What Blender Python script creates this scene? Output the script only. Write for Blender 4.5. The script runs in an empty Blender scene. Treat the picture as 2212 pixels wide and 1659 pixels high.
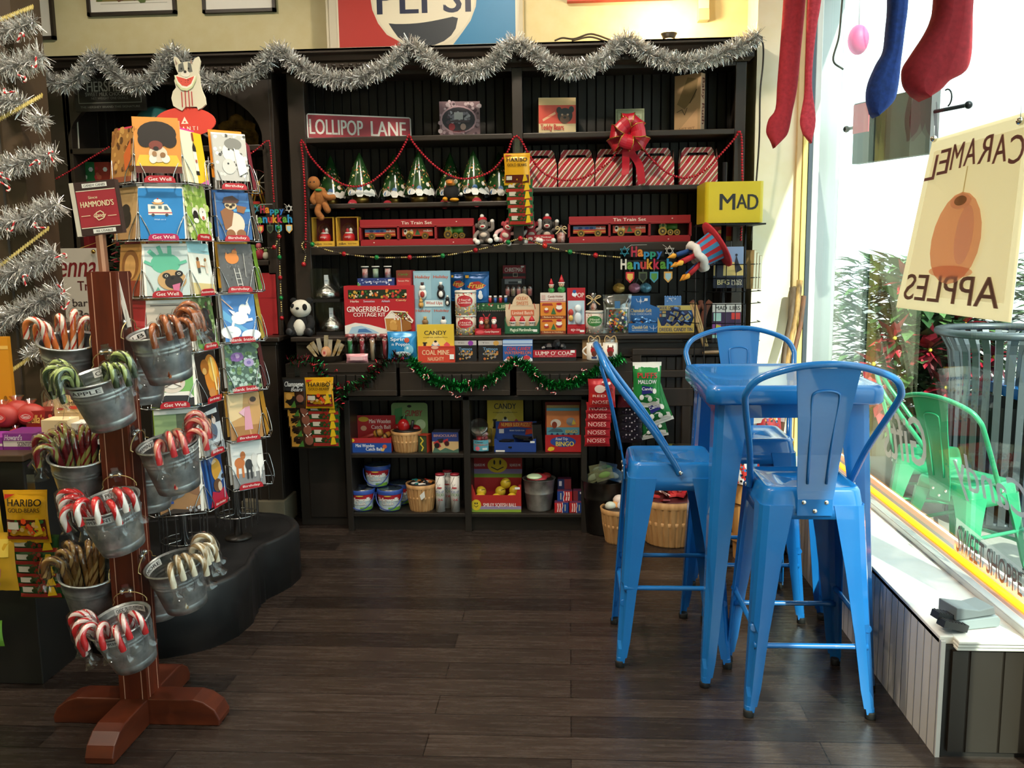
import bpy, bmesh, math, random
from mathutils import Vector, Matrix
from math import sin, cos, pi, radians, sqrt, atan2
S = bpy.context.scene
COL = S.collection
rnd = random.Random(11)

# ---------------------------------------------------------------- camera
FP, PW, PH, CH = 1950.0, 2212, 1659, 1.55
yaw, pitch, roll = -0.06432145, -0.14388402, -0.01362197
_f = Vector((sin(yaw)*cos(pitch), cos(yaw)*cos(pitch), sin(pitch)))
_r = Vector((cos(yaw), -sin(yaw), 0)); _u = _r.cross(_f)
RT = _r*cos(roll) + _u*sin(roll); UP = _u*cos(roll) - _r*sin(roll)
cd = bpy.data.cameras.new('camera'); cam = bpy.data.objects.new('camera', cd); COL.objects.link(cam)
cd.sensor_fit = 'HORIZONTAL'; cd.sensor_width = 36; cd.lens = FP/PW*36; cd.clip_start = .05; cd.clip_end = 200
cm = Matrix((RT, UP, -_f)).transposed().to_4x4(); cm.translation = (0, 0, CH)
cam.matrix_world = cm
S.camera = cam

# ---------------------------------------------------------------- world, sun, exposure
S.view_settings.view_transform = 'Standard'; S.view_settings.look = 'None'
S.view_settings.exposure = 0.14; S.view_settings.gamma = 1; S.view_settings.use_curve_mapping = False
S.cycles.use_denoising = True
S.cycles.max_bounces = 9; S.cycles.transparent_max_bounces = 24; S.cycles.sample_clamp_indirect = 6
S.cycles.caustics_reflective = False; S.cycles.caustics_refractive = False
W = bpy.data.worlds.new('sky'); S.world = W; W.use_nodes = True
wn = W.node_tree; bg = wn.nodes['Background']
bg.inputs[0].default_value = (.86, .93, 1, 1); bg.inputs[1].default_value = 3.4
def light(name, kind, loc, power, colr, size=.3, look=None, sy=None, spot=None):
    d = bpy.data.lights.new(name, kind); d.energy = power; d.color = colr
    if kind == 'AREA':
        d.size = size
        if sy: d.shape = 'RECTANGLE'; d.size_y = sy
    elif kind == 'SUN': d.angle = size
    else: d.shadow_soft_size = size
    if spot: d.spot_size = spot; d.spot_blend = .6
    o = bpy.data.objects.new(name, d); COL.objects.link(o); o.location = loc
    if look is not None: o.rotation_euler = (Vector(look)-Vector(loc)).to_track_quat('-Z', 'Y').to_euler()
    return o
light('sun', 'SUN', (6, 3, 8), 9, (1, .93, .80), .012, look=(6-.27, 3+1, 8-.8))
WARM = (1, .86, .68)
for i, (x, y, e) in enumerate(((-1.2, 2.6, 60), (-3.0, 2.6, 40), (-.2, 1.2, 40), (-1.9, .6, 40), (-.3, 3.7, 48), (-2.2, 4.0, 21))):
    light('ceiling_lamp_light', 'SPOT', (x, y, 3.50), e*2.8, WARM, .07, look=(x, y+(.25 if y < 3.5 else 1.3), 0 if y < 3.5 else 1.2), spot=radians(125))

# ---------------------------------------------------------------- materials
def lin(h):
    h = h.lstrip('#')
    if len(h) == 3: h = ''.join(c*2 for c in h)
    o = []
    for i in (0, 2, 4):
        c = int(h[i:i+2], 16)/255
        o.append(c/12.92 if c <= .04045 else ((c+.055)/1.055)**2.4)
    return (*o, 1)
_mc = {}
def col(h, r=.5, m=0.0, **k):
    key = (h, r, m, tuple(sorted(k.items())))
    if key in _mc: return _mc[key]
    a = bpy.data.materials.new('paint_'+h); a.use_nodes = True
    b = a.node_tree.nodes['Principled BSDF']
    b.inputs['Base Color'].default_value = lin(h); b.inputs['Roughness'].default_value = r; b.inputs['Metallic'].default_value = m
    for n, v in k.items(): b.inputs[n.replace('_', ' ')].default_value = v
    if 'Alpha' in k: a.blend_method = 'HASHED' if hasattr(a, 'blend_method') else None
    _mc[key] = a
    return a
class NT:
    def __init__(s, name):
        s.mat = bpy.data.materials.new(name); s.mat.use_nodes = True; s.t = s.mat.node_tree
        s.b = s.t.nodes['Principled BSDF']; s.out = s.t.nodes['Material Output']
    def n(s, typ, **k):
        nd = s.t.nodes.new('ShaderNode'+typ)
        for a, v in k.items():
            if a.startswith('i'):
                nd.inputs[int(a[1:])].default_value = v
            else: setattr(nd, a, v)
        return nd
    def l(s, a, b): s.t.links.new(a, b)
    def set(s, **k):
        for n, v in k.items(): s.b.inputs[n.replace('_', ' ')].default_value = v
def ramp(nt, fac, stops):
    r = nt.n('ValToRGB'); e = r.color_ramp.elements
    e[0].position, e[0].color = stops[0][0], lin(stops[0][1])
    e[1].position, e[1].color = stops[-1][0], lin(stops[-1][1])
    for p, c in stops[1:-1]: x = e.new(p); x.color = lin(c)
    nt.l(fac, r.inputs[0]); return r.outputs[0]
def noisy(name, c1, c2, scale=(1, 1, 1), ns=5, r=.5, bump=0, m=0, detail=4, **k):
    t = NT(name); tc = t.n('TexCoord'); mp = t.n('Mapping'); mp.inputs[3].default_value = scale
    t.l(tc.outputs['Object'], mp.inputs[0]); no = t.n('TexNoise'); no.inputs['Scale'].default_value = ns; no.inputs['Detail'].default_value = detail
    t.l(mp.outputs[0], no.inputs['Vector']); t.l(ramp(t, no.outputs[0], ((.3, c1), (.7, c2))), t.b.inputs['Base Color'])
    t.set(Roughness=r, Metallic=m, **k)
    if bump:
        bp = t.n('Bump'); bp.inputs['Strength'].default_value = bump; bp.inputs['Distance'].default_value = .01
        t.l(no.outputs[0], bp.inputs['Height']); t.l(bp.outputs[0], t.b.inputs['Normal'])
    return t.mat
def clear(name, tint='ffffff', alpha=.1, r=.05, spec=.5):
    t = NT(name); t.t.nodes.remove(t.b)
    tr = t.n('BsdfTransparent'); tr.inputs[0].default_value = lin(tint)
    g = t.n('BsdfGlossy'); g.inputs['Roughness'].default_value = r
    fr = t.n('LayerWeight'); pw = t.n('Math', operation='POWER'); pw.inputs[1].default_value = 5; t.l(fr.outputs['Facing'], pw.inputs[0])
    ad = t.n('Math', operation='MULTIPLY_ADD'); ad.inputs[1].default_value = spec; ad.inputs[2].default_value = alpha
    t.l(pw.outputs[0], ad.inputs[0]); mx = t.n('MixShader'); t.l(ad.outputs[0], mx.inputs[0])
    t.l(tr.outputs[0], mx.inputs[1]); t.l(g.outputs[0], mx.inputs[2]); t.l(mx.outputs[0], t.out.inputs[0])
    return t.mat
def emit(name, h, s):
    t = NT(name); t.set(Base_Color=lin(h), Emission_Color=lin(h), Emission_Strength=s); return t.mat

# ---------------------------------------------------------------- mesh builder
_tx = {}
def textmesh(s, bold, shear):
    k = (s, bold, shear)
    if k not in _tx:
        c = bpy.data.curves.new('lettering', 'FONT'); c.body = s; c.resolution_u = 3; c.offset = bold; c.shear = shear; c.fill_mode = 'FRONT'
        o = bpy.data.objects.new('lettering', c); me = bpy.data.meshes.new_from_object(o)
        vs = [v.co.copy() for v in me.vertices]; fs = [tuple(p.vertices) for p in me.polygons]
        bpy.data.objects.remove(o); bpy.data.curves.remove(c); bpy.data.meshes.remove(me)
        x0 = min(v.x for v in vs); x1 = max(v.x for v in vs); y0 = min(v.y for v in vs); y1 = max(v.y for v in vs)
        _tx[k] = ([((v.x-x0)/(x1-x0), (v.y-y0)/(y1-y0)) for v in vs], fs)
    return _tx[k]
def I4(): return Matrix.Identity(4)
def TR(x=0, y=0, z=0, rx=0, ry=0, rz=0, s=1):
    return Matrix.Translation((x, y, z)) @ Matrix.Rotation(rz, 4, 'Z') @ Matrix.Rotation(ry, 4, 'Y') @ Matrix.Rotation(rx, 4, 'X') @ Matrix.Scale(s, 4)
class MB:
    def __init__(s, M=None):
        s.v, s.f, s.mi, s.sm, s.ms, s.M = [], [], [], [], [], M or I4()
    def mat(s, m):
        if isinstance(m, str): m = col(m)
        if m not in s.ms: s.ms.append(m)
        return s.ms.index(m)
    def add(s, vs, fs, m, smooth=False):
        k = len(s.v); s.v += [s.M @ Vector(v) for v in vs]
        if not isinstance(m, list): i = s.mat(m); s.mi += [i]*len(fs)
        else: s.mi += [s.mat(x) for x in m]
        s.f += [tuple(k+i for i in f) for f in fs]; s.sm += [smooth]*len(fs)
    def box(s, x0, x1, y0, y1, z0, z1, m):
        s.add([(x, y, z) for x in (x0, x1) for y in (y0, y1) for z in (z0, z1)],
              [(0, 1, 3, 2), (4, 6, 7, 5), (0, 4, 5, 1), (2, 3, 7, 6), (0, 2, 6, 4), (1, 5, 7, 3)], m)
    def rings(s, rs, m, cap0=True, cap1=True, smooth=True, closed=True):
        n = len(rs[0]); vs = [p for r in rs for p in r]; fs = []; ms = []
        for i in range(len(rs)-1):
            for j in range(n if closed else n-1):
                a, b = i*n+j, i*n+(j+1) % n
                fs.append((a, b, b+n, a+n)); ms.append(m[min(i, len(m)-1)] if isinstance(m, (list, tuple)) else m)
        s.add(vs, fs, ms, smooth)
        k = len(s.v)-len(vs)
        for c, r, mm in ((cap0, 0, ms[0]), (cap1, len(rs)-1, ms[-1])):
            if c:
                idx = [k+r*n+j for j in range(n)]
                s.f.append(tuple(idx if r else idx[::-1])); s.mi.append(s.mat(mm)); s.sm.append(False)
    def lathe(s, prof, m, c=(0, 0, 0), n=24, cap0=True, cap1=True, smooth=True, sx=1, sy=1):
        s.rings([[(c[0]+r*sx*cos(2*pi*j/n), c[1]+r*sy*sin(2*pi*j/n), c[2]+z) for j in range(n)] for r, z in prof], m, cap0, cap1, smooth)
    def tube(s, pts, r, m, n=8, closed=False, cap=True, stripe=None, tw=0.0):
        P = [Vector(p) for p in pts]; N = len(P); R = r if isinstance(r, (list, tuple)) else [r]*N
        rs = []; up = None
        for i in range(N):
            t = (P[(i+1) % N]-P[i-1]) if closed else (P[min(i+1, N-1)]-P[max(i-1, 0)])
            if t.length < 1e-9: t = Vector((0, 0, 1))
            t.normalize()
            if up is None: up = t.orthogonal().normalized()
            else:
                up = up-t*up.dot(t)
                up = up.normalized() if up.length > 1e-6 else t.orthogonal().normalized()
            b = t.cross(up)
            rs.append([P[i]+(up*cos(2*pi*j/n+tw*i)+b*sin(2*pi*j/n+tw*i))*R[i] for j in range(n)])
        if closed: rs.append(rs[0])
        if stripe:
            vs = [p for q in rs for p in q]; fs = []; ms = []
            for i in range(len(rs)-1):
                for j in range(n):
                    a, b = i*n+j, i*n+(j+1) % n
                    fs.append((a, b, b+n, a+n)); ms.append(stripe(i, j))
            s.add(vs, fs, ms, True)
        else: s.rings(rs, m, cap and not closed, cap and not closed)
    def prism(s, poly, y0, y1, m, back=None):
        n = len(poly)
        s.add([(x, y, z) for y in (y0, y1) for x, z in poly],
              [tuple(range(n)), tuple(range(2*n-1, n-1, -1))]+[(i, i+n, (i+1) % n+n, (i+1) % n) for i in range(n)],
              [m]+[back or m]*(n+1))
    def zprism(s, poly, z0, z1, m):
        n = len(poly)
        s.add([(x, y, z) for z in (z0, z1) for x, y in poly],
              [tuple(range(n-1, -1, -1)), tuple(range(n, 2*n))]+[(i, (i+1) % n, (i+1) % n+n, i+n) for i in range(n)], m)
    def ell(s, c, r, m, n=14, k=9):
        if not isinstance(r, (tuple, list)): r = (r, r, r)
        vs = [(c[0], c[1], c[2]-r[2])]; fs = []
        for i in range(1, k):
            a = -pi/2+pi*i/k
            for j in range(n): vs.append((c[0]+r[0]*cos(a)*cos(2*pi*j/n), c[1]+r[1]*cos(a)*sin(2*pi*j/n), c[2]+r[2]*sin(a)))
        vs.append((c[0], c[1], c[2]+r[2])); L = len(vs)-1
        for j in range(n):
            q = (j+1) % n
            fs.append((0, 1+q, 1+j)); fs.append((L, L-n+j, L-n+q))
            for i in range(k-2): fs.append((1+i*n+j, 1+i*n+q, 1+(i+1)*n+q, 1+(i+1)*n+j))
        s.add(vs, fs, m, True)
    # flat artwork in unit coordinates: R rect, E ellipse, P polygon, L polyline, D dots, T/t/I lettering
    def art(s, w, h, cmds, y=0.0, fm=None, sub=1, step=.0004, x0=None, z0=0, rough=.45, mf=None):
        if x0 is None: x0 = -w/2
        if fm is None: fm = lambda u, v, l: (x0+u*w, y-l, z0+v*h)
        K = mf or (lambda c: col(c.strip(), rough))
        l = step
        def poly(pts, m):
            s.add([fm(a, b, l) for a, b in pts], [tuple(range(len(pts)))], m)
        for c in cmds.split('|'):
            c = c.strip()
            if not c: continue
            o = c[0]; a = c[2:].split(',', 6 if o in 'TtIi' else -1)
            if o == 'R':
                p, q, e, g = map(float, a[:4]); m = K(a[4])
                for i in range(sub):
                    xa, xb = p+(e-p)*i/sub, p+(e-p)*(i+1)/sub
                    poly([(xa, q), (xb, q), (xb, g), (xa, g)], m)
            elif o == 'E':
                p, q, e, g = map(float, a[:4]); m = K(a[4]); N = 20; Q = 4 if sub > 1 else 1
                s.add([fm(p, q, l)]+[fm(p+e*k/Q*cos(2*pi*i/N), q+g*k/Q*sin(2*pi*i/N), l) for k in range(1, Q+1) for i in range(N)], [(0, 1+i, 1+(i+1) % N) for i in range(N)]+[(1+k*N+i, 1+(k+1)*N+i, 1+(k+1)*N+(i+1) % N, 1+k*N+(i+1) % N) for k in range(Q-1) for i in range(N)], m)
            elif o == 'P':
                z = [float(t) for t in a[1].split()]; poly(list(zip(z[::2], z[1::2])), K(a[0]))
            elif o == 'L':
                z = [float(t) for t in a[2].split()]; pt = list(zip(z[::2], z[1::2])); t = float(a[1])/2; m = K(a[0]); asp = h/w
                for (xa, ya), (xb, yb) in zip(pt, pt[1:]):
                    dx, dy = xb-xa, (yb-ya)*asp; d = sqrt(dx*dx+dy*dy) or 1; nx, ny = -dy/d*t, dx/d*t/asp; ex, ey = dx/d*t*.5, dy/d*t*.5/asp
                    poly([(xa-nx-ex, ya-ny-ey), (xb-nx+ex, yb-ny+ey), (xb+nx+ex, yb+ny+ey), (xa+nx-ex, ya+ny-ey)], m)
            elif o == 'D':
                n = int(a[0]); p, q, e, g, rr = map(float, a[1:6]); cs = [K(t) for t in a[6].split('/')]; R2 = random.Random(n*7+int(p*100)+int(q*1000))
                for i in range(n):
                    cx, cy, q2 = R2.uniform(p, e), R2.uniform(q, g), rr*R2.uniform(.6, 1.2)
                    ph = R2.uniform(0, 6)
                    s.add([fm(cx+q2*cos(ph+i6*pi/3), cy+q2*w/h*sin(ph+i6*pi/3), l+step*.3*(i % 4)) for i6 in range(6)], [tuple(range(6))], cs[i % len(cs)])
                l += step
            else:
                p, q, hh, ww = map(float, a[:4]); m = K(a[4]); tx = a[5] if len(a) == 6 else a[5]+','+a[6]
                vs, fs = textmesh(tx, 0, .3 if o in 'Ii' else 0)
                for du in ((0,) if o in 'ti' else (-.022, .022)): s.add([fm(p+(vx-.5)*ww+du*hh*h/w, q+(vy-.5)*hh, l+(step*.2 if du > 0 else 0)) for vx, vy in vs], fs, m)
            l += step
    def build(s, name, parent=None, loc=None, rot=None, bev=0, seg=2, origin=None):
        if origin is not None: o_ = Vector(origin); s.v = [v-o_ for v in s.v]; loc = origin
        me = bpy.data.meshes.new(name); me.from_pydata([tuple(v) for v in s.v], [], s.f)
        for m in s.ms: me.materials.append(m)
        me.polygons.foreach_set('material_index', s.mi); me.polygons.foreach_set('use_smooth', s.sm); me.update()
        o = bpy.data.objects.new(name, me); COL.objects.link(o)
        if parent: o.parent = parent
        if loc is not None: o.location = loc
        if rot is not None: o.rotation_euler = rot
        if bev:
            b = o.modifiers.new('bevel', 'BEVEL'); b.width = bev; b.segments = seg; b.limit_method = 'ANGLE'; b.angle_limit = radians(40)
        return o
def tag(o, label, cat, group=None, kind=None):
    o['label'] = label; o['category'] = cat
    if group: o['group'] = group
    if kind: o['kind'] = kind
    return o
def thing(name, label, cat, loc=(0, 0, 0), rz=0, group=None, rx=0, ry=0):
    o = bpy.data.objects.new(name, None); o.empty_display_size = .05; COL.objects.link(o); o.location = loc; o.rotation_euler = (rx, ry, rz)
    return tag(o, label, cat, group)
def struct(mb, name, **k):
    o = mb.build(name, **k); o['kind'] = 'structure'; return o
def dup(root, loc=None, label=None, rz=None, group=None, rot=None):
    r = root.copy(); COL.objects.link(r)
    if loc is not None: r.location = loc
    if rz is not None: r.rotation_euler = (0, 0, rz)
    if rot is not None: r.rotation_euler = rot
    if label: r['label'] = label
    if group: r['group'] = group
    for ch in root.children:
        c = ch.copy(); COL.objects.link(c); c.parent = r
        for g in ch.children: d = g.copy(); COL.objects.link(d); d.parent = c
    return r
def at(px, py, Y):                      # where the line of sight through a photo point meets depth Y
    d = RT*((px-PW/2)/FP) - UP*((py-PH/2)/FP) + _f
    return Vector((0, 0, CH)) + d*(Y/d.y)
def atx(px, py, X):
    d = RT*((px-PW/2)/FP) - UP*((py-PH/2)/FP) + _f
    return Vector((0, 0, CH)) + d*(X/d.x)
def atz(px, py, z):
    d = RT*((px-PW/2)/FP) - UP*((py-PH/2)/FP) + _f
    return Vector((0, 0, CH)) + d*((z-CH)/d.z)
def rsq(a, b, r, n=8):                  # rounded rectangle outline
    o = []
    for k, (sx, sy) in enumerate(((1, 1), (-1, 1), (-1, -1), (1, -1))):
        for i in range(n):
            t = pi/2*k+pi/2*i/(n-1); o.append((sx*(a-r)+r*cos(t), sy*(b-r)+r*sin(t)))
    return o
def bez(pts, n=12):                     # Catmull-Rom through the points
    P = [Vector(p) for p in pts]; P = [P[0]*2-P[1]]+P+[P[-1]*2-P[-2]]; o = []
    for i in range(1, len(P)-2):
        for k in range(n):
            t = k/n; a, b, c, d = P[i-1], P[i], P[i+1], P[i+2]
            o.append(.5*((2*b)+(c-a)*t+(2*a-5*b+4*c-d)*t*t+(3*b-a-3*c+d)*t**3))
    o.append(P[-2]); return o
# ---------------------------------------------------------------- surfaces of the room
def floor_mat():
    t = NT('dark_oak_planks'); tc = t.n('TexCoord'); mp = t.n('Mapping'); t.l(tc.outputs['Object'], mp.inputs[0])
    br = t.n('TexBrick', offset=.37, offset_frequency=2)
    br.inputs['Color1'].default_value = lin('4a403b'); br.inputs['Color2'].default_value = lin('2c2624'); br.inputs['Mortar'].default_value = lin('0a0807')
    br.inputs['Scale'].default_value = 1; br.inputs['Mortar Size'].default_value = .0016; br.inputs['Brick Width'].default_value = 1.25; br.inputs['Row Height'].default_value = .13
    t.l(mp.outputs[0], br.inputs['Vector'])
    m2 = t.n('Mapping'); m2.inputs[3].default_value = (2.2, 26, 1); t.l(tc.outputs['Object'], m2.inputs[0])
    no = t.n('TexNoise'); no.inputs['Scale'].default_value = 2.2; no.inputs['Detail'].default_value = 8; no.inputs['Roughness'].default_value = .65; t.l(m2.outputs[0], no.inputs['Vector'])
    gr = ramp(t, no.outputs[0], ((.28, '8a8078'), (.5, 'c8c0b8'), (.75, 'ffffff')))
    mx = t.n('MixRGB', blend_type='MULTIPLY'); mx.inputs[0].default_value = .85; t.l(br.outputs[0], mx.inputs[1]); t.l(gr, mx.inputs[2]); t.l(mx.outputs[0], t.b.inputs['Base Color'])
    rr = t.n('MapRange'); rr.inputs['To Min'].default_value = .17; rr.inputs['To Max'].default_value = .36; t.l(no.outputs[0], rr.inputs[0]); t.l(rr.outputs[0], t.b.inputs['Roughness'])
    ad = t.n('Math', operation='MULTIPLY_ADD'); ad.inputs[1].default_value = -1.2; t.l(br.outputs['Fac'], ad.inputs[0]); t.l(no.outputs[0], ad.inputs[2])
    bp = t.n('Bump'); bp.inputs['Strength'].default_value = .25; bp.inputs['Distance'].default_value = .006; t.l(ad.outputs[0], bp.inputs['Height']); t.l(bp.outputs[0], t.b.inputs['Normal'])
    return t.mat
def bead_mat(name, h, pitch_, axis=0, r=.5, dk=.35, gw=.09):
    t = NT(name); tc = t.n('TexCoord'); sp = t.n('SeparateXYZ'); t.l(tc.outputs['Object'], sp.inputs[0])
    d = t.n('Math', operation='DIVIDE'); d.inputs[1].default_value = pitch_; t.l(sp.outputs[axis], d.inputs[0])
    fr = t.n('Math', operation='FRACT'); t.l(d.outputs[0], fr.inputs[0])
    pp = t.n('Math', operation='PINGPONG'); pp.inputs[1].default_value = .5; t.l(fr.outputs[0], pp.inputs[0])
    mr = t.n('MapRange'); mr.inputs['From Max'].default_value = gw; t.l(pp.outputs[0], mr.inputs[0])
    bp = t.n('Bump'); bp.inputs['Strength'].default_value = 1; bp.inputs['Distance'].default_value = .006; t.l(mr.outputs[0], bp.inputs['Height']); t.l(bp.outputs[0], t.b.inputs['Normal'])
    c1 = t.n('MixRGB'); c1.inputs[1].default_value = [x*dk for x in lin(h)[:3]]+[1]; c1.inputs[2].default_value = lin(h); t.l(mr.outputs[0], c1.inputs[0]); t.l(c1.outputs[0], t.b.inputs['Base Color'])
    t.set(Roughness=r); return t.mat
M_floor = floor_mat()
M_yellow = noisy('pale_yellow_plaster', 'cfc396', 'd4caa2', ns=14, r=.75)
M_cream = noisy('cream_plaster', 'efe6c4', 'f4ecd2', ns=10, r=.7)
M_white = noisy('white_paint', 'e6e2d8', 'efece4', ns=9, r=.6)
M_dark = noisy('dark_brown_paint', '2a221b', '302720', ns=7, r=.42)
M_black = noisy('black_brown_paint', '1c1814', '231d18', ns=7, r=.45)
M_bead = bead_mat('dark_beadboard', '1f1a15', .0533, 0, .42)
M_beadY = bead_mat('end_beadboard', '2b241d', .1, 0, .45, .45, .04)
M_beadW = bead_mat('grey_beadboard', 'd2ccc6', .058, 1, .4, .75)
M_alu = col('a5a6a4', .35, .8)
M_glass = clear('window_glass', 'f4fffb', .016, .0, .6)

# ---------------------------------------------------------------- shell
b = MB(); b.box(-4.2, 1.5, -3, 5.7, -.1, 0, M_floor); struct(b, 'floor')
b = MB(); b.box(-4.2, 1.7, -3, 5.8, 3.55, 3.65, M_white); struct(b, 'ceiling')
b = MB(); b.box(-4.2, 1.02, 5.45, 5.6, 0, 3.55, M_yellow); b.box(1.02, 1.30, 5.16, 5.6, 0, 3.55, M_cream); struct(b, 'wall_back')
b = MB(); b.box(-4.3, -4.2, -3, 5.6, 0, 3.55, M_yellow); struct(b, 'wall_left')
b = MB(); b.box(-4.2, 1.5, -3.1, -3, 0, 3.55, M_yellow); struct(b, 'wall_front')
# window wall: pier by the cabinet, header, low kerb, door posts
b = MB(); b.box(1.30, 1.50, 5.45, 5.6, 0, 3.55, M_white); b.box(1.38, 1.62, -3, 5.6, 3.1, 3.55, M_white); b.box(1.42, 1.62, 2.5, 5.45, 0, .34, M_white)
b.box(1.40, 1.62, -3, .9, 0, .34, M_white); struct(b, 'wall_right')
b = MB()
for y0, y1 in ((5.41, 5.45), (2.42, 2.52), (1.3, 1.4), (-.2, -.1), (-1.7, -1.6)):
    b.box(1.42, 1.55, y0, y1, 0 if y1 < 3 else .34, 3.1, M_alu)
b.box(1.43, 1.54, 2.5, 5.42, .34, .39, M_alu); b.box(1.395, 1.43, 2.6, 5.42, .34, .40, col('8f8d8a', .35, .6)); b.box(1.36, 1.395, 2.6, 5.42, .385, .412, col('c9c6c2', .3, .3))
struct(b, 'trim_1', bev=.004)
b = MB(); b.box(1.475, 1.487, 2.52, 5.42, .39, 3.1, M_glass); struct(b, 'window_1')
b = MB(); b.box(1.475, 1.487, -3, 2.42, .05, 3.1, M_glass); struct(b, 'window_2')
b = MB(); b.box(1.24, 1.27, 5.13, 5.2, 0, 3.5, col('c9a878', .4)); b.box(1.272, 1.298, 5.12, 5.2, 0, 3.5, col('e8d27a', .4)); b.box(1.30, 1.325, 5.12, 5.42, 0, 3.5, col('50555c', .3, .5)); b.box(1.327, 1.36, 5.13, 5.45, .0, 3.5, col('f1efe9', .4)); struct(b, 'trim_2', bev=.003)
# recessed ceiling lamps
for i, (x, y) in enumerate(((-1.2, 2.6), (-3.0, 2.6), (-.2, 1.2), (-1.9, .6), (-.3, 3.7), (-2.2, 4.0))):
    b = MB(); b.lathe([(.09, 0), (.09, .03), (.075, .03), (.07, .005)], col('e8e4da', .4), (0, 0, 0), cap0=False, cap1=False); b.lathe([(.069, .022), (.069, .026)], emit('lamp_glow', 'ffd9a0', 6))
    tag(b.build('ceiling_lamp', loc=(x, y, 3.515)), 'round recessed ceiling lamp with a warm bulb above the shop floor', 'lamp', 'recessed ceiling lamps')
# ---------------------------------------------------------------- window bench
b = MB(); b.box(1.135, 1.37, 2.66, 5.0, .0, .355, M_dark); struct(b, 'bench_body') if 0 else None
bench = thing('window_bench', 'long low window bench with white ledge, grey front panel and dark beadboard end', 'bench', (1.25, 3.8, 0))
b = MB(); b.box(1.13, 1.42, 2.665, 5.12, 0, .36, M_black); o = b.build('body', bench); o.location = (-1.25, -3.8, 0)
b = MB(); b.box(1.15, 1.40, 2.653, 2.665, .02, .345, M_beadY); o = b.build('end_panel', bench); o.location = (-1.25, -3.8, 0)
b = MB(); b.box(1.115, 1.128, 2.655, 5.12, .0, .375, M_beadW); o = b.build('front_panel', bench); o.location = (-1.25, -3.8, 0)
b = MB(); b.box(1.115, 1.40, 2.67, 5.12, .36, .385, M_white)
for k in range(3): b.box(1.155, 1.42, 2.64-.005*k, 2.70, .352+.012*k, .362+.012*k, M_white)
o = b.build('ledge', bench, bev=.003); o.location = (-1.25, -3.8, 0)
# ---------------------------------------------------------------- built-in wall cabinet (one fixed piece per bay)
def crown(b, x0, x1, y, r=True):
    prof = [(0, 2.655), (0, 2.635), (.02, 2.625), (.035, 2.60), (.05, 2.592), (.05, 2.565), (.075, 2.555), (.085, 2.548)]
    for (d0, z0), (d1, z1) in zip(prof, prof[1:]):
        e0, e1 = (.06-d0*.6, .06-d1*.6) if r else (0, 0)
        b.add([(x0, y+d0, z0), (x1+e0, y+d0, z0), (x1+e1, y+d1, z1), (x0, y+d1, z1)], [(0, 3, 2, 1)], M_dark)
        if r: b.add([(x1+e0, y+d0, z0), (x1+e1, y+d1, z1), (x1+e1, 5.44, z1), (x1+e0, 5.44, z0)], [(0, 1, 2, 3)], M_dark)
    b.box(x0, x1+(.06 if r else 0), y, 5.44, 2.645, 2.655, M_dark)
    n = int((x1-x0)/.0455)
    for i in range(n):
        b.ell((x0+(i+.5)*(x1-x0)/n, y+.058, 2.578), (.0175, .016, .0125), M_dark, 8, 5)
hut = thing('wall_cabinet', 'dark brown wall cabinet with open shelves and silver tinsel along its crown', 'cabinet', (-.3, 5.1, 0))
def hp(b, n, **k): o = b.build(n, hut, **k); o.location = (.3, -5.1, 0); return o
b = MB(); crown(b, -1.575, .955, 5.0); hp(b, 'crown_molding')
b = MB()
for x0, x1 in ((-1.558, -1.462), (-.308, -.251), (.898, .955)): b.box(x0, x1, 5.1, 5.13, 1.56 if x0 == -.308 else 1.10, 2.55, M_dark)
b.box(-1.462, -.308, 5.1, 5.13, 2.53, 2.56, M_dark); b.box(-.251, .898, 5.1, 5.13, 2.53, 2.56, M_dark)
b.box(-1.558, -1.53, 5.13, 5.44, 1.1, 2.6, M_dark); b.box(.93, .955, 5.13, 5.44, 1.1, 2.6, M_dark); b.box(-.292, -.267, 5.13, 5.43, 1.58, 2.6, M_dark)
b.box(-1.53, .93, 5.1, 5.44, 2.556, 2.6, M_dark); hp(b, 'face_frame', bev=.003)
b = MB(); b.box(-1.56, .95, 5.43, 5.448, .3, 2.6, M_bead); hp(b, 'back_panel')
SH = ((-1.462, -.308, 2.172, 2.202), (-.251, .898, 2.172, 2.202), (-1.462, -.308, 1.812, 1.839), (-.251, .898, 1.882, 1.909), (-1.462, .898, 1.553, 1.602))
for x0, x1, z0, z1 in SH:
    b = MB(); b.box(x0, x1, 5.095, 5.43, z0, z1, M_dark); hp(b, 'shelf', bev=.005)
b = MB(); b.box(-1.565, .96, 4.97, 5.43, 1.072, 1.10, M_dark); b.box(-1.54, .94, 4.995, 5.03, 1.05, 1.072, M_dark); b.box(-1.55, .95, 5.02, 5.43, .97, 1.072, M_dark); hp(b, 'ledge', bev=.006)
b = MB(); b.box(-1.558, .335, 4.865, 5.1, .935, .965, M_dark); hp(b, 'counter', bev=.004)
for x0, x1 in ((-1.558, -.945), (-.926, -.323), (-.288, .338)):
    b = MB(); b.box(x0, x1, 4.86, 5.05, .785, .945, M_black)
    b.box(x0, x1, 4.845, 4.862, .785, .965, M_dark); b.box(x0, x1, 4.838, 4.848, .915, .965, M_dark)
    b.box(x0, x1, 4.838, 4.848, .785, .815, M_dark); b.box(x0, x0+.12, 4.838, 4.848, .815, .915, M_dark); b.box(x1-.12, x1, 4.838, 4.848, .815, .915, M_dark)
    b.box(x0+.135, x1-.135, 4.842, 4.846, .83, .9, M_bead); hp(b, 'drawer', bev=.003)
b = MB(); b.box(-1.558, -1.27, 5.0, 5.4, 0, .79, M_black); b.box(-1.56, .95, 5.22, 5.43, 0, .97, M_bead)
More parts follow.
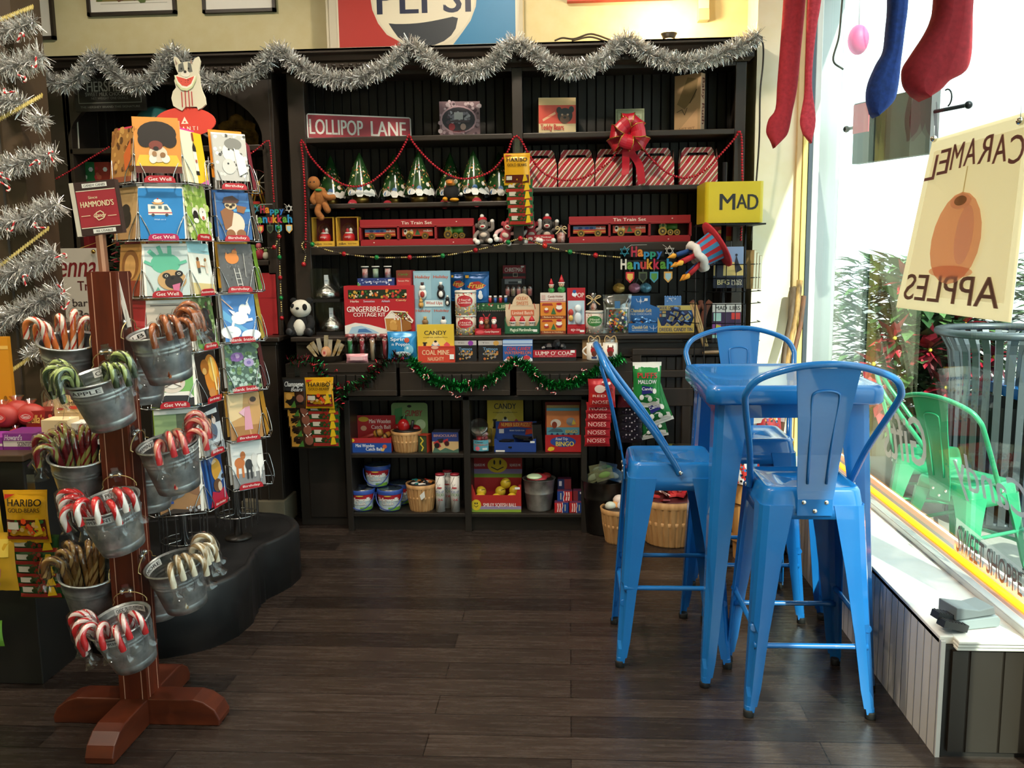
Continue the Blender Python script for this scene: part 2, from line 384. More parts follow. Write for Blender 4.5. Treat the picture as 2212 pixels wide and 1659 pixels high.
b.box(-1.50, -1.29, 4.99, 5.0, .05, .72, M_black); b.box(.335, .95, 5.0, 5.22, .0, .97, M_bead); hp(b, 'lower_body', bev=.003)
b = MB()
for z0, z1 in ((.985, 1.02), (.86, .90), (.70, .80), (.02, .14)): b.box(.345, .95, 4.975, 5.0, z0, z1, M_dark)
for x in (.345, .62, .90): b.box(x, x+.05, 4.978, 5.0, .02, 1.0, M_dark)
hp(b, 'panel_rails', bev=.004)
# open bookcase under the drawers
bk = thing('bookcase', 'low black open bookcase with two bays under the drawers', 'bookcase', (-.58, 5.0, 0))
def bp_(b, n, **k): o = b.build(n, bk, **k); o.location = (.58, -5.0, 0); return o
b = MB()
for x0, x1 in ((-1.257, -1.225), (-.590, -.553), (.062, .094)): b.box(x0, x1, 4.89, 5.2, 0, .772, M_black)
b.box(-1.257, .094, 4.89, 5.2, .75, .775, M_black); bp_(b, 'carcass', bev=.002)
b = MB(); b.box(-1.257, .094, 5.19, 5.21, .0, .772, M_bead); bp_(b, 'back_panel')
for x0, x1 in ((-1.225, -.590), (-.553, .062)):
    for z0, z1 in ((.425, .447), (.085, .105)):
        b = MB(); b.box(x0, x1, 4.892, 5.19, z0, z1, M_black); bp_(b, 'shelf', bev=.002)
b = MB(); b.box(-1.225, .062, 4.93, 4.945, 0, .085, M_black); bp_(b, 'toe_kick')
# left bay with the arch
lb = thing('arched_cabinet', 'dark brown cabinet with an arched opening behind the card spinners', 'cabinet', (-2.3, 5.1, 0))
def lp(b, n, **k): o = b.build(n, lb, **k); o.location = (2.3, -5.1, 0); return o
b = MB(); crown(b, -3.6, -1.64, 5.0, False); b.box(-1.64, -1.575, 5.02, 5.44, 2.56, 2.655, M_dark); lp(b, 'crown_molding')
b = MB()
# arch: flat panel with a half-round opening
ax, az, ar, a2 = -2.27, 2.20, .56, .31
arc = [(ax+ar*cos(pi*i/24), az+a2*sin(pi*i/24)) for i in range(25)]
for (xa, za), (xb, zb) in zip(arc, arc[1:]):
    b.add([(xa, 5.1, za), (xa, 5.1, 2.6), (xb, 5.1, 2.6), (xb, 5.1, zb), (xa, 5.13, za), (xb, 5.13, zb)], [(0, 1, 2, 3), (0, 3, 5, 4)], M_dark)
b.box(-1.712, -1.66, 5.1, 5.13, 1.1, 2.6, M_dark); b.box(-1.66, -1.642, 5.1, 5.4, 1.1, 2.6, M_dark); b.box(-3.4, -2.83, 5.1, 5.13, 1.1, 2.6, M_dark); b.box(-3.6, -1.642, 5.1, 5.13, 2.6, 2.62, M_dark)
b.box(-2.85, -2.81, 5.1, 5.4, 1.1, 2.6, M_dark); lp(b, 'face_frame', bev=.002)
b = MB(); b.box(-3.6, -1.6, 5.43, 5.448, .3, 2.6, M_bead); lp(b, 'back_panel')
for z0, z1, y in ((2.14, 2.172, 5.1), (1.80, 1.83, 5.1), (1.50, 1.53, 5.1)):
    b = MB(); b.box(-2.83, -1.70, y, 5.43, z0, z1, M_dark); lp(b, 'shelf', bev=.004)
b = MB(); b.box(-3.5, -1.63, 4.97, 5.43, 1.072, 1.10, M_dark); b.box(-3.5, -1.65, 4.995, 5.03, 1.05, 1.072, M_dark); lp(b, 'ledge', bev=.006)
b = MB(); b.box(-3.5, -1.66, 5.03, 5.43, 0, 1.072, M_black); b.box(-1.82, -1.66, 5.0, 5.03, .15, 1.05, M_dark); b.box(-1.80, -1.79, 4.99, 5.0, .15, 1.05, M_dark); b.box(-1.75, -1.74, 4.99, 5.0, .15, 1.05, M_dark)
b.box(-2.3, -1.9, 5.015, 5.03, .2, .95, M_dark); b.box(-2.22, -1.98, 5.005, 5.02, .3, .85, M_dark); lp(b, 'lower_body', bev=.003)
b = MB(); b.box(-1.9, -1.645, 4.965, 5.2, 0, .15, noisy('grey_base', '6a6250', '766d5a', ns=6, r=.7)); lp(b, 'plinth', bev=.004)
b = MB(); b.box(-1.642, -1.558, 5.35, 5.44, 0, 2.6, M_black); struct(b, 'trim_3')
# round-edged brown column at the far left
b = MB(); b.box(-3.1, -2.19, 3.6, 3.81, 0, 3.55, bead_mat('brown_column', '4a3a2a', .12, 0, .5)); struct(b, 'column')
# ---------------------------------------------------------------- blue metal stools and table
BLUE = '2580cc'
M_blue = noisy('blue_enamel', '1567b2', '1d74be', ns=3, r=.24)
M_blue.node_tree.nodes['Principled BSDF'].inputs['Coat Weight'].default_value = .4
M_B = M_blue
M_rub = col('111111', .7)
def leg_mb(sx, sy, top, foot, lev, hh, M_blue=M_B):
    b = MB(); rs = []
    for t, w, pin in lev:
        x = sx*(top+(foot-top)*t); y = sy*(top+(foot-top)*t); z = hh*(1-t); th = .004; r = min(.028, w*.4)
        out = [(0, w), (0, r), (r*.3-pin*.0, r*.3), (r, 0), (w, 0)]
        out[2] = (r*.3+pin, r*.3+pin)
        inn = [(w, th), (r+th, th), (r*.3+th+pin, r*.3+th+pin), (th, r+th), (th, w)]
        rs.append([(x-sx*p, y-sy*q, z) for p, q in out+inn])
    if sx*sy < 0: rs = [r[::-1] for r in rs]
    b.rings(rs, M_blue, smooth=False); return b
def bar(p, q, r, m=None):
    P, Q = Vector(p), Vector(q); b = MB(); d = (Q-P)
    b.tube([P, P+d*.06, P+d*.14, P+d*.86, P+d*.94, Q], [r*1.3, r*1.3, r, r, r*1.3, r*1.3], m or M_blue, 8); return b
def stool(label, loc, rz, hz=.775, M_blue=None, nm='bar_stool', cat='stool', grp='blue bar stools', foot=.215, top=.170):
    M_blue = M_blue or M_B; dz = hz-.775
    t = thing(nm, label, cat, loc, rz, grp)
    b = MB(); N = 8
    def rg(a, r, z): return [(x, y, z) for x, y in rsq(a, a, r, N)]
    hole = [(.034*max(-1, min(1, 1.25*x/.05)), .016*max(-1, min(1, 1.25*y/.05)), hz-.008) for x, y in rsq(.05, .05, .045, N)]
    b.rings([[(x, y, z-.02) for x, y, z in hole], hole, rg(.1, .04, hz-.008), rg(.135, .03, hz-.004), rg(.143, .03, hz+.002), rg(.152, .035, hz), rg(.158, .036, hz-.01), rg(.164, .036, hz-.05), rg(.165, .036, hz-.055), rg(.167, .036, hz-.06), rg(.171, .036, hz-.10), rg(.167, .036, hz-.10), rg(.16, .036, hz-.06)], M_blue, False, False)
    b.build('seat', t)
    lev = [(0, .105, 0), (.06, .10, 0), (.3, .078, 0), (.55, .062, 0), (.6, .058, .008), (.86, .046, .008), (.9, .042, 0), (.945, .038, 0), (.947, .032, 0), (.974, .03, 0)]
    for sx in (1, -1):
        for sy in (1, -1):
            lg = leg_mb(sx, sy, .170, .215, lev, hz-.055, M_blue).build('leg', t)
            f = MB(); f.lathe([(.016, 0), (.018, .004), (.018, .022), (.016, .026)], M_rub, (sx*.2, sy*.2, 0), 12); f.build('rubber_foot', lg, bev=0)
    zz = .245 if hz > .6 else .16; q = .170+.045*(1-zz/(hz-.055))-.014
    for p, r in (((-q, -q), (q, -q)), ((-q, q), (q, q)), ((-q, -q), (-q, q)), ((q, -q), (q, q))):
        bar((*p, zz+(.0 if p[1] == r[1] else .06)), (*r, zz+(.0 if p[1] == r[1] else .06)), .0095, M_blue).build('footrest', t)
    for s in (1, -1):
        b = MB(); b.tube([(-.15, s*.15*.9, .66+dz), (.15, -s*.15*.9, .655+dz)], .007, M_blue, 6); b.build('brace', t)
    pts = bez([(-.172, .02, .735), (-.174, .0, .775), (-.195, -.08, .9), (-.235, -.2, 1.06), (-.236, -.235, 1.11), (-.2, -.26, 1.155), (-.1, -.278, 1.19), (0, -.285, 1.2), (.1, -.278, 1.19), (.2, -.26, 1.155), (.236, -.235, 1.11), (.235, -.2, 1.06), (.195, -.08, .9), (.174, 0, .775), (.172, .02, .735)], 5)
    b = MB(); b.tube([p+Vector((0, 0, dz)) for p in pts], .0115, M_blue, 10); br = b.build('back_rail', t)
    for s in (1, -1):
        f = MB(); f.M = TR(s*.184, .02, .745+dz); f.ell((0, 0, 0), (.006, .009, .009), col('d8d8d8', .25, 1), 10, 6); f.build('rivet', br)
    b = MB(TR(0, 0, dz)); rs = []
    for w, y, z in ((.056, -.174, .69), (.056, -.176, .745), (.06, -.18, .775), (.068, -.205, .9), (.080, -.24, 1.03), (.098, -.278, 1.188)):
        rs.append([(-w, y, z), (-w, y-.006, z), (w, y-.006, z), (w, y, z)])
    b.rings(rs, M_blue, smooth=False)
    rp = [(-.03, -.197, .80), (-.036, -.236, .99), (-.042, -.262, 1.085), (-.034, -.270, 1.108), (0, -.2715, 1.115), (.034, -.270, 1.108), (.042, -.262, 1.085), (.036, -.236, .99), (.03, -.197, .80)]
    for off in (0, .006): b.tube([(x, y+.0035+off, z) for x, y, z in bez(rp, 4)], .0045, M_blue, 6)
    sp = b.build('splat', t)
    for x, z in ((-.036, .735), (.036, .735), (0, .706)):
        f = MB(TR(0, 0, dz)); f.ell((x, -.182, z), (.008, .004, .008), col('d8d8d8', .25, 1), 10, 6); f.build('rivet', sp)
    return t
s1 = stool('blue metal bar stool nearest the camera, its back turned to us', (.795, 3.085, 0), 0)
s2 = dup(s1, (.385, 3.44, 0), 'blue metal bar stool at the left side of the table, seen side-on', -pi/2)
s3 = dup(s1, (.765, 3.87, 0), 'blue metal bar stool behind the table, its back toward the dark cabinet', pi)
tb = thing('bar_table', 'square glossy blue metal bar table by the window', 'table', (.77, 3.40, 0))
b = MB()
def rg(a, c, r, z): return [(x, y, z) for x, y in rsq(a, c, r, 8)]
A, Bd, HT = .30, .325, 1.092
b.rings([rg(A-.04, Bd-.04, .03, HT-.006), rg(A-.03, Bd-.03, .035, HT-.001), rg(A-.018, Bd-.018, .04, HT), rg(A-.004, Bd-.004, .045, HT-.006), rg(A, Bd, .048, HT-.02), rg(A, Bd, .048, HT-.058), rg(A-.006, Bd-.006, .045, HT-.066), rg(A-.012, Bd-.012, .04, HT-.062)], M_blue, True, False)
b.build('tabletop', tb)
lev = [(0, .115, 0), (.1, .105, 0), (.3, .085, 0), (.55, .068, 0), (.7, .058, .008), (.9, .046, .008), (.93, .042, 0), (.96, .038, 0), (.962, .032, 0), (.98, .03, 0)]
for sx in (1, -1):
    for sy in (1, -1):
        q = leg_mb(sx, sy, .262, .305, lev, HT-.05); q.v = [Vector((v.x, v.y*1.08, v.z)) for v in q.v]; lg = q.build('leg', tb)
        f = MB(); f.lathe([(.016, 0), (.019, .004), (.019, .02), (.016, .024)], M_rub, (sx*.29, sy*.31, 0), 12); f.build('rubber_foot', lg)
b = MB()
for s in (1, -1): b.box(-.2, .2, s*.262-.004, s*.262+.004, HT-.12, HT-.05, M_blue); b.box(s*.246-.004, s*.246+.004, -.22, .22, HT-.12, HT-.05, M_blue)
b.build('apron', tb)
# ---------------------------------------------------------------- outside the window
M_conc = noisy('pale_concrete', '8f8b84', 'a39f98', ns=4, r=.8)
b = MB(); b.box(1.62, 30, -12, 30, -.12, -.02, M_conc); struct(b, 'ground')
b = MB()
for z in range(7): b.box(1.56, 1.68, 6.0, 6.25, .45*z, .45*z+.445, noisy('cream_stone', 'd8c9a4', 'e2d6b6', ns=8, r=.8))
struct(b, 'pillar', bev=.006)
b = MB(); b.box(9, 9.3, -6, 24, -.02, 5.2, noisy('white_stucco', 'efece6', 'f6f3ee', ns=3, r=.8)); struct(b, 'wall_across_street')
# ---------------------------------------------------------------- candy cane stand
M_mah = noisy('mahogany', '4c1b10', '652714', scale=(6, 6, 1), ns=6, r=.35, detail=6)
M_mahx = noisy('mahogany_feet', '42180d', '5e2814', scale=(1, 1, 5), ns=7, r=.38, detail=6)
M_line = col('c08a72', .5)
PX, PY = -1.4575, 2.7975
st = thing('candy_cane_stand', 'reddish mahogany post stand with four rounded feet carrying metal pails', 'stand', (PX, PY, 0))
b = MB(); b.box(-.0475, .0475, -.0475, .0475, .08, 1.51, M_mah)
for a in range(4):
    b.M = TR(rz=a*pi/2)
    for x in (-.03, .03): b.box(x-.0014, x+.0014, -.0482, -.0474, .09, 1.508, M_line)
b.build('post', st)
for a in range(4):
    b = MB(); b.M = TR(rz=a*pi/2)
    prof = [(-.04, 0), (.285, 0), (.288, .022), (.272, .055), (.235, .082), (.2, .092), (-.04, .092)]
    b.M = b.M @ TR(rz=-pi/2)
    b.prism([(p, q) for p, q in prof], -.046, .046, M_mahx); b.build('foot', st, bev=.004)
sg = thing('brand_sign', 'red and cream candy sign in a dark box frame on a stick above the post', 'sign', (-1.472, 2.80, 1.51), rx=0, ry=-.03)
b = MB(); b.box(-.012, .012, -.01, .01, 0, .13, col('8a5a40', .5)); b.box(.0, .012, -.0105, -.01, 0, .13, col('c59a80', .5)); b.build('stick', sg)
b = MB(); b.M = TR(0, 0, .115, rz=.12, ry=-.06); b.box(-.052, .075, -.012, .02, 0, .165, col('3a2622', .5)); b.box(-.066, -.052, -.012, .02, 0, .165, col('cfc6b4', .6))
b.art(.127, .165, 'R,.02,.14,.98,.84,a5303a|R,.03,.825,.97,.84,e8dcc4|R,.03,.135,.97,.15,e8dcc4|R,.2,.885,.8,.965,e9e6df|T,.5,.925,.045,.52,333,CANDY CANES|R,.3,.03,.85,.11,e9e6df|T,.58,.07,.04,.4,555,RE USABLE|T,.5,.58,.11,.8,f0e2b8,HAMMOND\'S|T,.42,.7,.05,.22,e8d6b0,Since|L,f0e2b8,.02,.62 .4 .55 .44 .45 .41 .42 .33 .48 .27 .6 .3 .66 .36|I,.53,.35,.1,.3,f0e2b8,Candy|R,.08,.36,.3,.372,e8d6b0|R,.72,.33,.93,.342,e8d6b0', -.012, x0=-.052, z0=0)
b.build('sign_box', sg)
b = MB(); b.M = TR(-1.388, 2.77, 1.335, ry=-.19); b.box(-.007, .007, -.001, .001, 0, .175, 'e6e4de'); b.art(.012, .16, 'L,888,.1,.3 .1 .7 .3|L,888,.1,.3 .5 .7 .8', -.0012, z0=.008); tag(b.build('paper_strip'), 'narrow white paper strip slanting down the right side of the mahogany post', 'label')
# ---- galvanised pails
M_galv = noisy('galvanised_steel', '9ba3a7', 'd6dbdd', ns=26, r=.33, m=.86, detail=3)
M_wire = col('c9b07a', .3, .9); M_wrap = clear('cellophane', 'ffffff', .07, .08, .7); M_clip = clear('clear_plastic', 'eef4f6', .22, .15, .5)
M_lab = col('ececea', .5)
def arcfm(rad, z0, z1, a0, a1):
    def f(u, v, l):
        z = z0+(z1-z0)*v; r = rad(z)+l; a = a0+(a1-a0)*u
        return (r*sin(a), -r*cos(a), z)
    return f
prad = lambda z: .095+.027*z/.16
def pail(label, loc, rx, rz, ry, front=None, back=None, small=1.0, grp='metal pails on the stand'):
    t = thing('metal_pail', label, 'pail', loc, rz, grp); t.rotation_mode = 'ZXY'; t.rotation_euler = (rx, ry, rz)
    b = MB(); P = []
    for z in (0, -.035, -.038, -.042, -.046, -.05, -.054, -.058, -.062, -.128, -.131, -.133, -.16):
        bump = .0022 if z in (-.042, -.054) else (-.001 if z in (-.131,) else 0)
        P.append((prad(z)+bump, z))
    b.lathe([(prad(0)-.004, -.002), (prad(0)+.004, -.003), (prad(0)+.005, .002), (prad(0)-.001, .004)]+P[1:]+[(prad(-.16)-.004, -.1605), (prad(-.15)-.004, -.156)]+[(r-.003, z) for r, z in P[::-1][1:]]+[(prad(0)-.005, -.002)], M_galv, (0, 0, 0), 36, False, False)
    b.lathe([(prad(-.15)-.003, -.152), (prad(-.15)-.003, -.150)], M_galv, (0, 0, 0), 36)
    b.build('body', t)
    b = MB(); b.tube([(-.045*1.3, .088, .003)]+[(-.055*cos(pi*i/10), .098-.01*sin(pi*i/10), .008+.04*sin(pi*i/10)) for i in range(11)]+[(.045*1.3, .088, .003)], .0018, M_wire, 6); b.build('handle', t)
    b = MB(); b.box(-.012, .012, .098, .103, .02, .07, M_clip); b.box(-.02, .02, .094, .106, .04, .056, M_clip); b.ell((-.014, .094, .046), .008, col('c8ccd0', .2, .9), 8, 6); b.ell((.014, .094, .046), .008, col('c8ccd0', .2, .9), 8, 6); b.build('hook', t)
    if back:
        b = MB(); f0 = arcfm(lambda z: prad(z)-.0045, -.026, -.004, pi-.12-.75, pi+.35)
        f = lambda u, v, l: (lambda p: (p[0], p[1], p[2]))(arcfm(lambda z: prad(z)-.0035-2*l, -.026, -.004, pi+.62, pi-.62)(u, v, l))
        b.art(.1, .02, 'R,0,0,1,1,ececea|T,.5,.5,.55,.9,222,'+back, fm=f, sub=10); b.build('label_strip', t)
    if front:
        b = MB(); b.art(.1, .02, 'R,0,0,1,1,ececea|T,.5,.5,.55,.9,444,'+front, fm=arcfm(lambda z: prad(z)+.001, -.03, -.008, -.6, .55), sub=10); b.build('label_strip', t)
    return t
def cane(t_loc, label, grp, c1, c2, c3, R_=.0102, hr=.027):
    h = []
    for i in range(7): h.append((0, .03*(1-i/6)-.0*i, -.13+.145*i/6))
    for i in range(1, 13):
        a = pi*i/12; h.append((0, -hr+hr*cos(a), .015+hr*1.1*sin(a)))
    for i in range(1, 4): h.append((0, -2*hr, .015-.012*i))
    pts = []
    P = [Vector(p) for p in h]
    for p, q in zip(P, P[1:]):
        n = max(1, int((q-p).length/.005))
        pts += [p+(q-p)*k/n for k in range(n)]
    pts.append(P[-1])
    cs = [col(c, .22) for c in (c1, c2, c3)]
    pat = [0, 0, 0, 1, 1, 2, 1, 1, 2, 0]
    b = MB(); b.tube(pts, R_, None, 10, stripe=lambda i, j: cs[pat[j]], tw=.33)
    o = b.build('candy_cane')
    tag(o, label, 'candy cane', grp)
    w = MB(); q = pts[len(pts)*5//12:]
    w.tube([p+Vector((0, 0, 0)) for p in q[::2]]+[q[-1]+Vector((0, 0, -.02)), q[-1]+Vector((.004, -.003, -.045))], [R_*1.45+.002*((i*7) % 3) for i in range(len(q[::2]))]+[R_*.9, R_*2.4], M_wrap, 6, cap=False)
    w.build('wrapper', o)
    return o
CAN = {'red': ('f2ece6', 'c8262a', 'c8262a'), 'green': ('31402a', '9fb06a', '27351f'), 'caramel': ('8a4a2a', 'a8633a', '6e3620'), 'maple': ('7a5228', 'a88552', '5e3a1c'),
       'berry': ('7a1c22', 'a8a05a', '8d262c'), 'rose': ('d83a40', 'e9a08a', 'b81f28'), 'cream': ('e6dcc4', 'a58a62', 'efe8d6'), 'orange': ('e0793a', 'f1e4d2', 'c83a22'), 'fill': ('d42c30', 'f0d8d2', 'c01f26')}
def canes(p, kind, desc, phis, grp):
    Mx = Matrix.Translation(p.location) @ p.rotation_euler.to_matrix().to_4x4()
    o0 = None
    for k, ph in enumerate(phis):
        rr = .080-(.01 if k % 3 == 2 else 0); zz = .012*((k*5) % 3)-.004
        L = Mx @ TR(rr*sin(ph), -rr*cos(ph), zz, rz=ph+((k*37) % 7-3)*.06, rx=((k*13) % 5-2)*.05)
        if o0 is None: o0 = o = cane(None, desc, grp, *CAN[kind])
        else:
            o = o0.copy(); COL.objects.link(o)
            for c in o0.children: d = c.copy(); COL.objects.link(d); d.parent = o
        o.matrix_world = L; o.location = L.to_translation()
        o.rotation_mode = 'XYZ'; o.rotation_euler = L.to_euler()
PL = [
 ('metal pail on the left side of the post, topmost, with big red striped canes', (-1.603, 2.80, 1.29), .22, -pi/2, .12, None, None, 'orange', 'red and cream striped candy cane in the top left pail', (-1.5, -1.2, -.8, -.3, .2)),
 ('metal pail on the left side of the post, middle, with dark red and gold canes', (-1.603, 2.80, .916), .22, -pi/2, .1, None, None, 'berry', 'dark red and gold striped candy cane in the middle left pail', (-1.7, -1.45, -1.2, -.9, -.6, -.3, 0, .3, .7)),
 ('metal pail on the left side of the post, lowest, with brown canes', (-1.603, 2.80, .516), .22, -pi/2, .1, None, None, 'maple', 'brown caramel coloured candy cane in the lowest left pail', (-1.6, -1.35, -1.1, -.8, -.5, -.2, .1, .5)),
 ('metal pail labelled caramel with green striped canes on the front of the post', (-1.437, 2.642, 1.195), .24, 0, -.14, 'APPLE', 'CARAMEL', 'green', 'green striped candy cane in the pail labelled caramel', (-1.75, -1.6, -1.4, -1.2, -1.0, -.75, -.45, -.3, .9, 1.1, 1.3, 1.5)),
 ('metal pail labelled peppermint with fat red and white canes on the front of the post', (-1.437, 2.642, .80), .24, 0, -.14, 'PEPPERMINT', 'PEPPERMINT', 'red', 'fat red and white candy cane in the pail labelled peppermint', (-1.7, -1.4, -1.1, -.8, -.1, .25, .6, .95, 1.2)),
 ('metal pail labelled choc filled peppermint, lowest on the front of the post', (-1.43, 2.642, .412), .26, 0, -.16, 'FILLED PEPPERMINT', 'CHOC. FILLED PEPPERMINT', 'fill', 'red candy cane with thin white lines in the lowest front pail', (-1.65, -1.35, -1.0, -.65, -.3, .05, .4, .75, 1.1)),
 ('metal pail on the right side of the post, topmost, with brown wrapped canes', (-1.303, 2.79, 1.318), .2, pi/2, -.1, None, '5 LB', 'caramel', 'brown wrapped candy cane in the top right pail', (-1.2, -.9, -.65, -.4, -.1, .15, .4, .7, 1.0)),
 ('metal pail on the right side of the post, middle, with pink red canes', (-1.30, 2.79, .957), .2, pi/2, -.1, 'CHERRY', 'PEPPERMINT', 'rose', 'pink and red candy cane in the middle right pail', (-1.3, -1.0, -.75, -.2, .1, .35, .6, .85)),
 ('metal pail on the right side of the post, lowest, with cream canes', (-1.305, 2.79, .552), .2, pi/2, -.12, None, 'S MORE', 'cream', 'cream and tan candy cane in the lowest right pail', (-1.15, -.95, -.7, -.45, -.2, 0, .2, .45, .7, 1.0)),
]
for lab, loc, rx, rz, ry, fr, bk_, kind, desc, ph in PL:
    p = pail(lab, loc, rx, rz, ry, fr, bk_); canes(p, kind, desc, ph, desc.replace('candy cane', 'candy canes'))
for lab, z in (('empty looking metal pail behind the post, topmost', 1.225), ('empty looking metal pail behind the post, middle one', .85), ('empty looking metal pail behind the post, lowest', .46)):
    pail(lab, (-1.455, 2.955, z), .06, pi, .03)
# ---------------------------------------------------------------- greeting card spinners on a black base
M_chrome = col('b9bcbf', .25, 1); M_blk = noisy('black_laminate', '17181a', '1f2022', ns=4, r=.42)
S1, S2 = (-1.622, 3.577), (-1.537, 3.958)
bs = []
def lobes(n=72):
    o = []
    for i in range(n):
        a = 2*pi*i/n; best = 0
        dx, dy = cos(a), sin(a); t = 0
        while t < 1.6:
            x, y = -1.7+dx*t, 3.8+dy*t
            f = math.exp(-((x+1.68)**2+(y-3.55)**2)/.085)+math.exp(-((x+1.56)**2+(y-4.12)**2)/.05)+math.exp(-((x+1.95)**2+(y-3.9)**2)/.12)
            if f > .30: best = t
            t += .01
        o.append((-1.7+dx*best, 3.8+dy*best))
    return o
LB = lobes()
b = MB(); b.rings([[(x, y, 0) for x, y in LB], [(x, y, .25) for x, y in LB], [(-1.7+(x+1.7)*.985, 3.8+(y-3.8)*.985, .262) for x, y in LB], [(-1.7+(x+1.7)*.93, 3.8+(y-3.8)*.93, .262) for x, y in LB], [(-1.7+(x+1.7)*.92, 3.8+(y-3.8)*.92, .256) for x, y in LB]], M_blk, True, True)
tag(b.build('display_plinth'), 'low black wavy edged plinth carrying the two card spinners', 'plinth')
ROWZ = [1.84-.2175*i for i in range(7)]
CW, CHt = .165, .2
def spinner(label, xy, a0, faces, CW=CW):
    t = thing('card_spinner', label, 'card rack', (*xy, .256), 0, 'card spinners')
    b = MB(); b.tube([(0, 0, 0), (0, 0, 1.80)], .019, M_chrome, 12); b.lathe([(.06, 0), (.06, .012), (.022, .02)], M_black, (0, 0, 0), 16); b.build('pole', t)
    b = MB()
    for k in range(6):
        a = a0+k*pi/3
        for s in (-.03, 0, .03):
            b.M = TR(rz=a+pi/2); b.tube([(s, -.092, -.05+.12), (s, -.092, 1.72)], .0028, M_chrome, 5)
    for z in (.12, .9, 1.70):
        b.M = I4(); b.tube([(.092*cos(2*pi*i/24), .092*sin(2*pi*i/24), z) for i in range(24)], .0025, M_chrome, 5, closed=True)
        for k in range(3): b.tube([(.09*cos(k*pi/3), .09*sin(k*pi/3), z), (-.09*cos(k*pi/3), -.09*sin(k*pi/3), z)], .0025, M_chrome, 5)
    b.build('uprights', t)
    pm = MB(); w = CW/2+.006
    for s in (1, -1):
        pm.tube(bez([(s*w, .045, .1), (s*w, .0, .1), (s*w*.93, -.012, .095), (s*.052, -.03, .03), (s*.045, -.034, -.006)], 5), .0023, M_chrome, 5)
        pm.tube([(s*w, .045, .1), (s*w, .045, -.004), (s*w, -.03, -.008), (s*w, -.03, .004)], .0023, M_chrome, 5)
    pm.tube([(-w, .03, -.006), (-w, -.034, -.008), (w, -.034, -.008), (w, .03, -.006)], .0023, M_chrome, 5)
    p0 = pm.build('wire_pocket', t); first = True
    for k, ws in faces:
        a = a0+k*pi/3
        for i, word in enumerate(ws):
            z = ROWZ[i]-.256
            Lm = Matrix.Translation((.138*cos(a), .138*sin(a), z)) @ Matrix.Rotation(a+pi/2, 4, 'Z')
            o = p0 if first else p0.copy()
            if not first: COL.objects.link(o); o.parent = t
            first = False; o.location = Lm.to_translation(); o.rotation_euler = Lm.to_euler()
            if word:
                c = 'b8205a' if word == 'Get Well' and i == 1 else 'b3202c'
                m = MB(); m.M = Lm; pl = [(-.056, -.006), (.056, -.006), (.054, .008), (.046, .017), (.03, .02), (-.03, .02), (-.046, .017), (-.054, .008)]
                m.prism(pl, -.038, -.036, col(c, .4)); m.art(.112, .026, 'T,.5,.5,.5,%.2f,f6e9e4,%s' % (.1*len(word)*.9, word), -.038, z0=-.006); m.build('category_plate', t)
    return t
sp1 = spinner('card spinner in front, its cards facing the camera between the pails and the other rack', S1, radians(-65.9), ((0, ['Get Well']*3+['', 'Get Well', '', '']), (1, ['', 'Wedding', 'Anniversary', 'Birthday', 'Birthday', 'Birthday', 'Birthday']), (5, ['']*7)))
sp2 = spinner('card spinner behind, beside the dark cabinet pilaster, with a dog sign on top', S2, radians(-46), ((0, ['Birthday']*3+['Blank Inside', 'Blank Inside', 'Birthday', 'Birthday', ]), (1, ['']*7), (5, [''])), .148)
# topper with the bulldog
tp = MB(); tp.M = TR(-.12, -.02, 1.855); tp.tube([(.12, .02, -.06), (.06, .01, -.02), (0, .006, 0)], .006, M_chrome, 6)
ov = [(.135*cos(2*pi*i/36), .02+.062*sin(2*pi*i/36)) for i in range(36)]
tp.prism(ov, -.004, .004, 'dd4a3c'); tp.art(.27, .124, 'P,f4ead8,.5 .68 .44 .44 .56 .44|E,.5,.5,.018,.03,dd4a3c|T,.5,.28,.13,.42,f4ead8,A V A N T I', -.004, z0=-.042)
tp.M = tp.M @ TR(.042, 0, -.006, s=1.1)
dog = [(-.062, .075), (-.078, .085), (-.084, .115), (-.076, .14), (-.062, .155), (-.068, .18), (-.058, .2), (-.05, .205), (-.058, .225), (-.066, .262), (-.06, .272), (-.048, .262), (-.04, .246), (-.02, .25), (.0, .25), (.01, .246), (.02, .262), (.034, .268), (.04, .25), (.034, .225), (.03, .205), (.034, .19), (.034, .165), (.04, .14), (.05, .115), (.052, .088), (.036, .075), (.02, .068), (.016, .08), (-.03, .08), (-.044, .066)]
tp.prism(dog, -.009, .002, 'd8d2bc'); tp.art(.12, .2, 'P,6a6c66,.22 .72 .24 .86 .4 .9 .44 .72|P,6a6c66,.56 .9 .66 .88 .7 .72 .54 .7|P,9a8478,.14 .97 .16 .84 .22 .88|P,9a8478,.68 .97 .72 .86 .64 .88|E,.46,.68,.15,.06,e6e0d2|E,.34,.78,.03,.02,222|E,.58,.78,.03,.02,222|E,.46,.72,.05,.025,33302c|L,b03a38,.035,.3 .34 .3 .06|L,b03a38,.035,.42 .36 .42 .06|L,b03a38,.035,.54 .36 .54 .06|L,b03a38,.035,.64 .34 .64 .08|P,cdd8a8,.1 .66 .14 .5 .3 .38 .5 .36 .68 .42 .8 .54 .84 .64 .5 .6|P,f0ecd8,.12 .66 .18 .52 .32 .42 .5 .4 .66 .45 .76 .56 .82 .64 .5 .6|P,d8584a,.16 .64 .22 .54 .34 .46 .5 .44 .64 .49 .72 .58 .76 .63 .5 .58|D,9,.3,.48,.65,.58,.012,30201c', -.009, x0=-.076, z0=.068)
tp.build('header_sign', sp2)
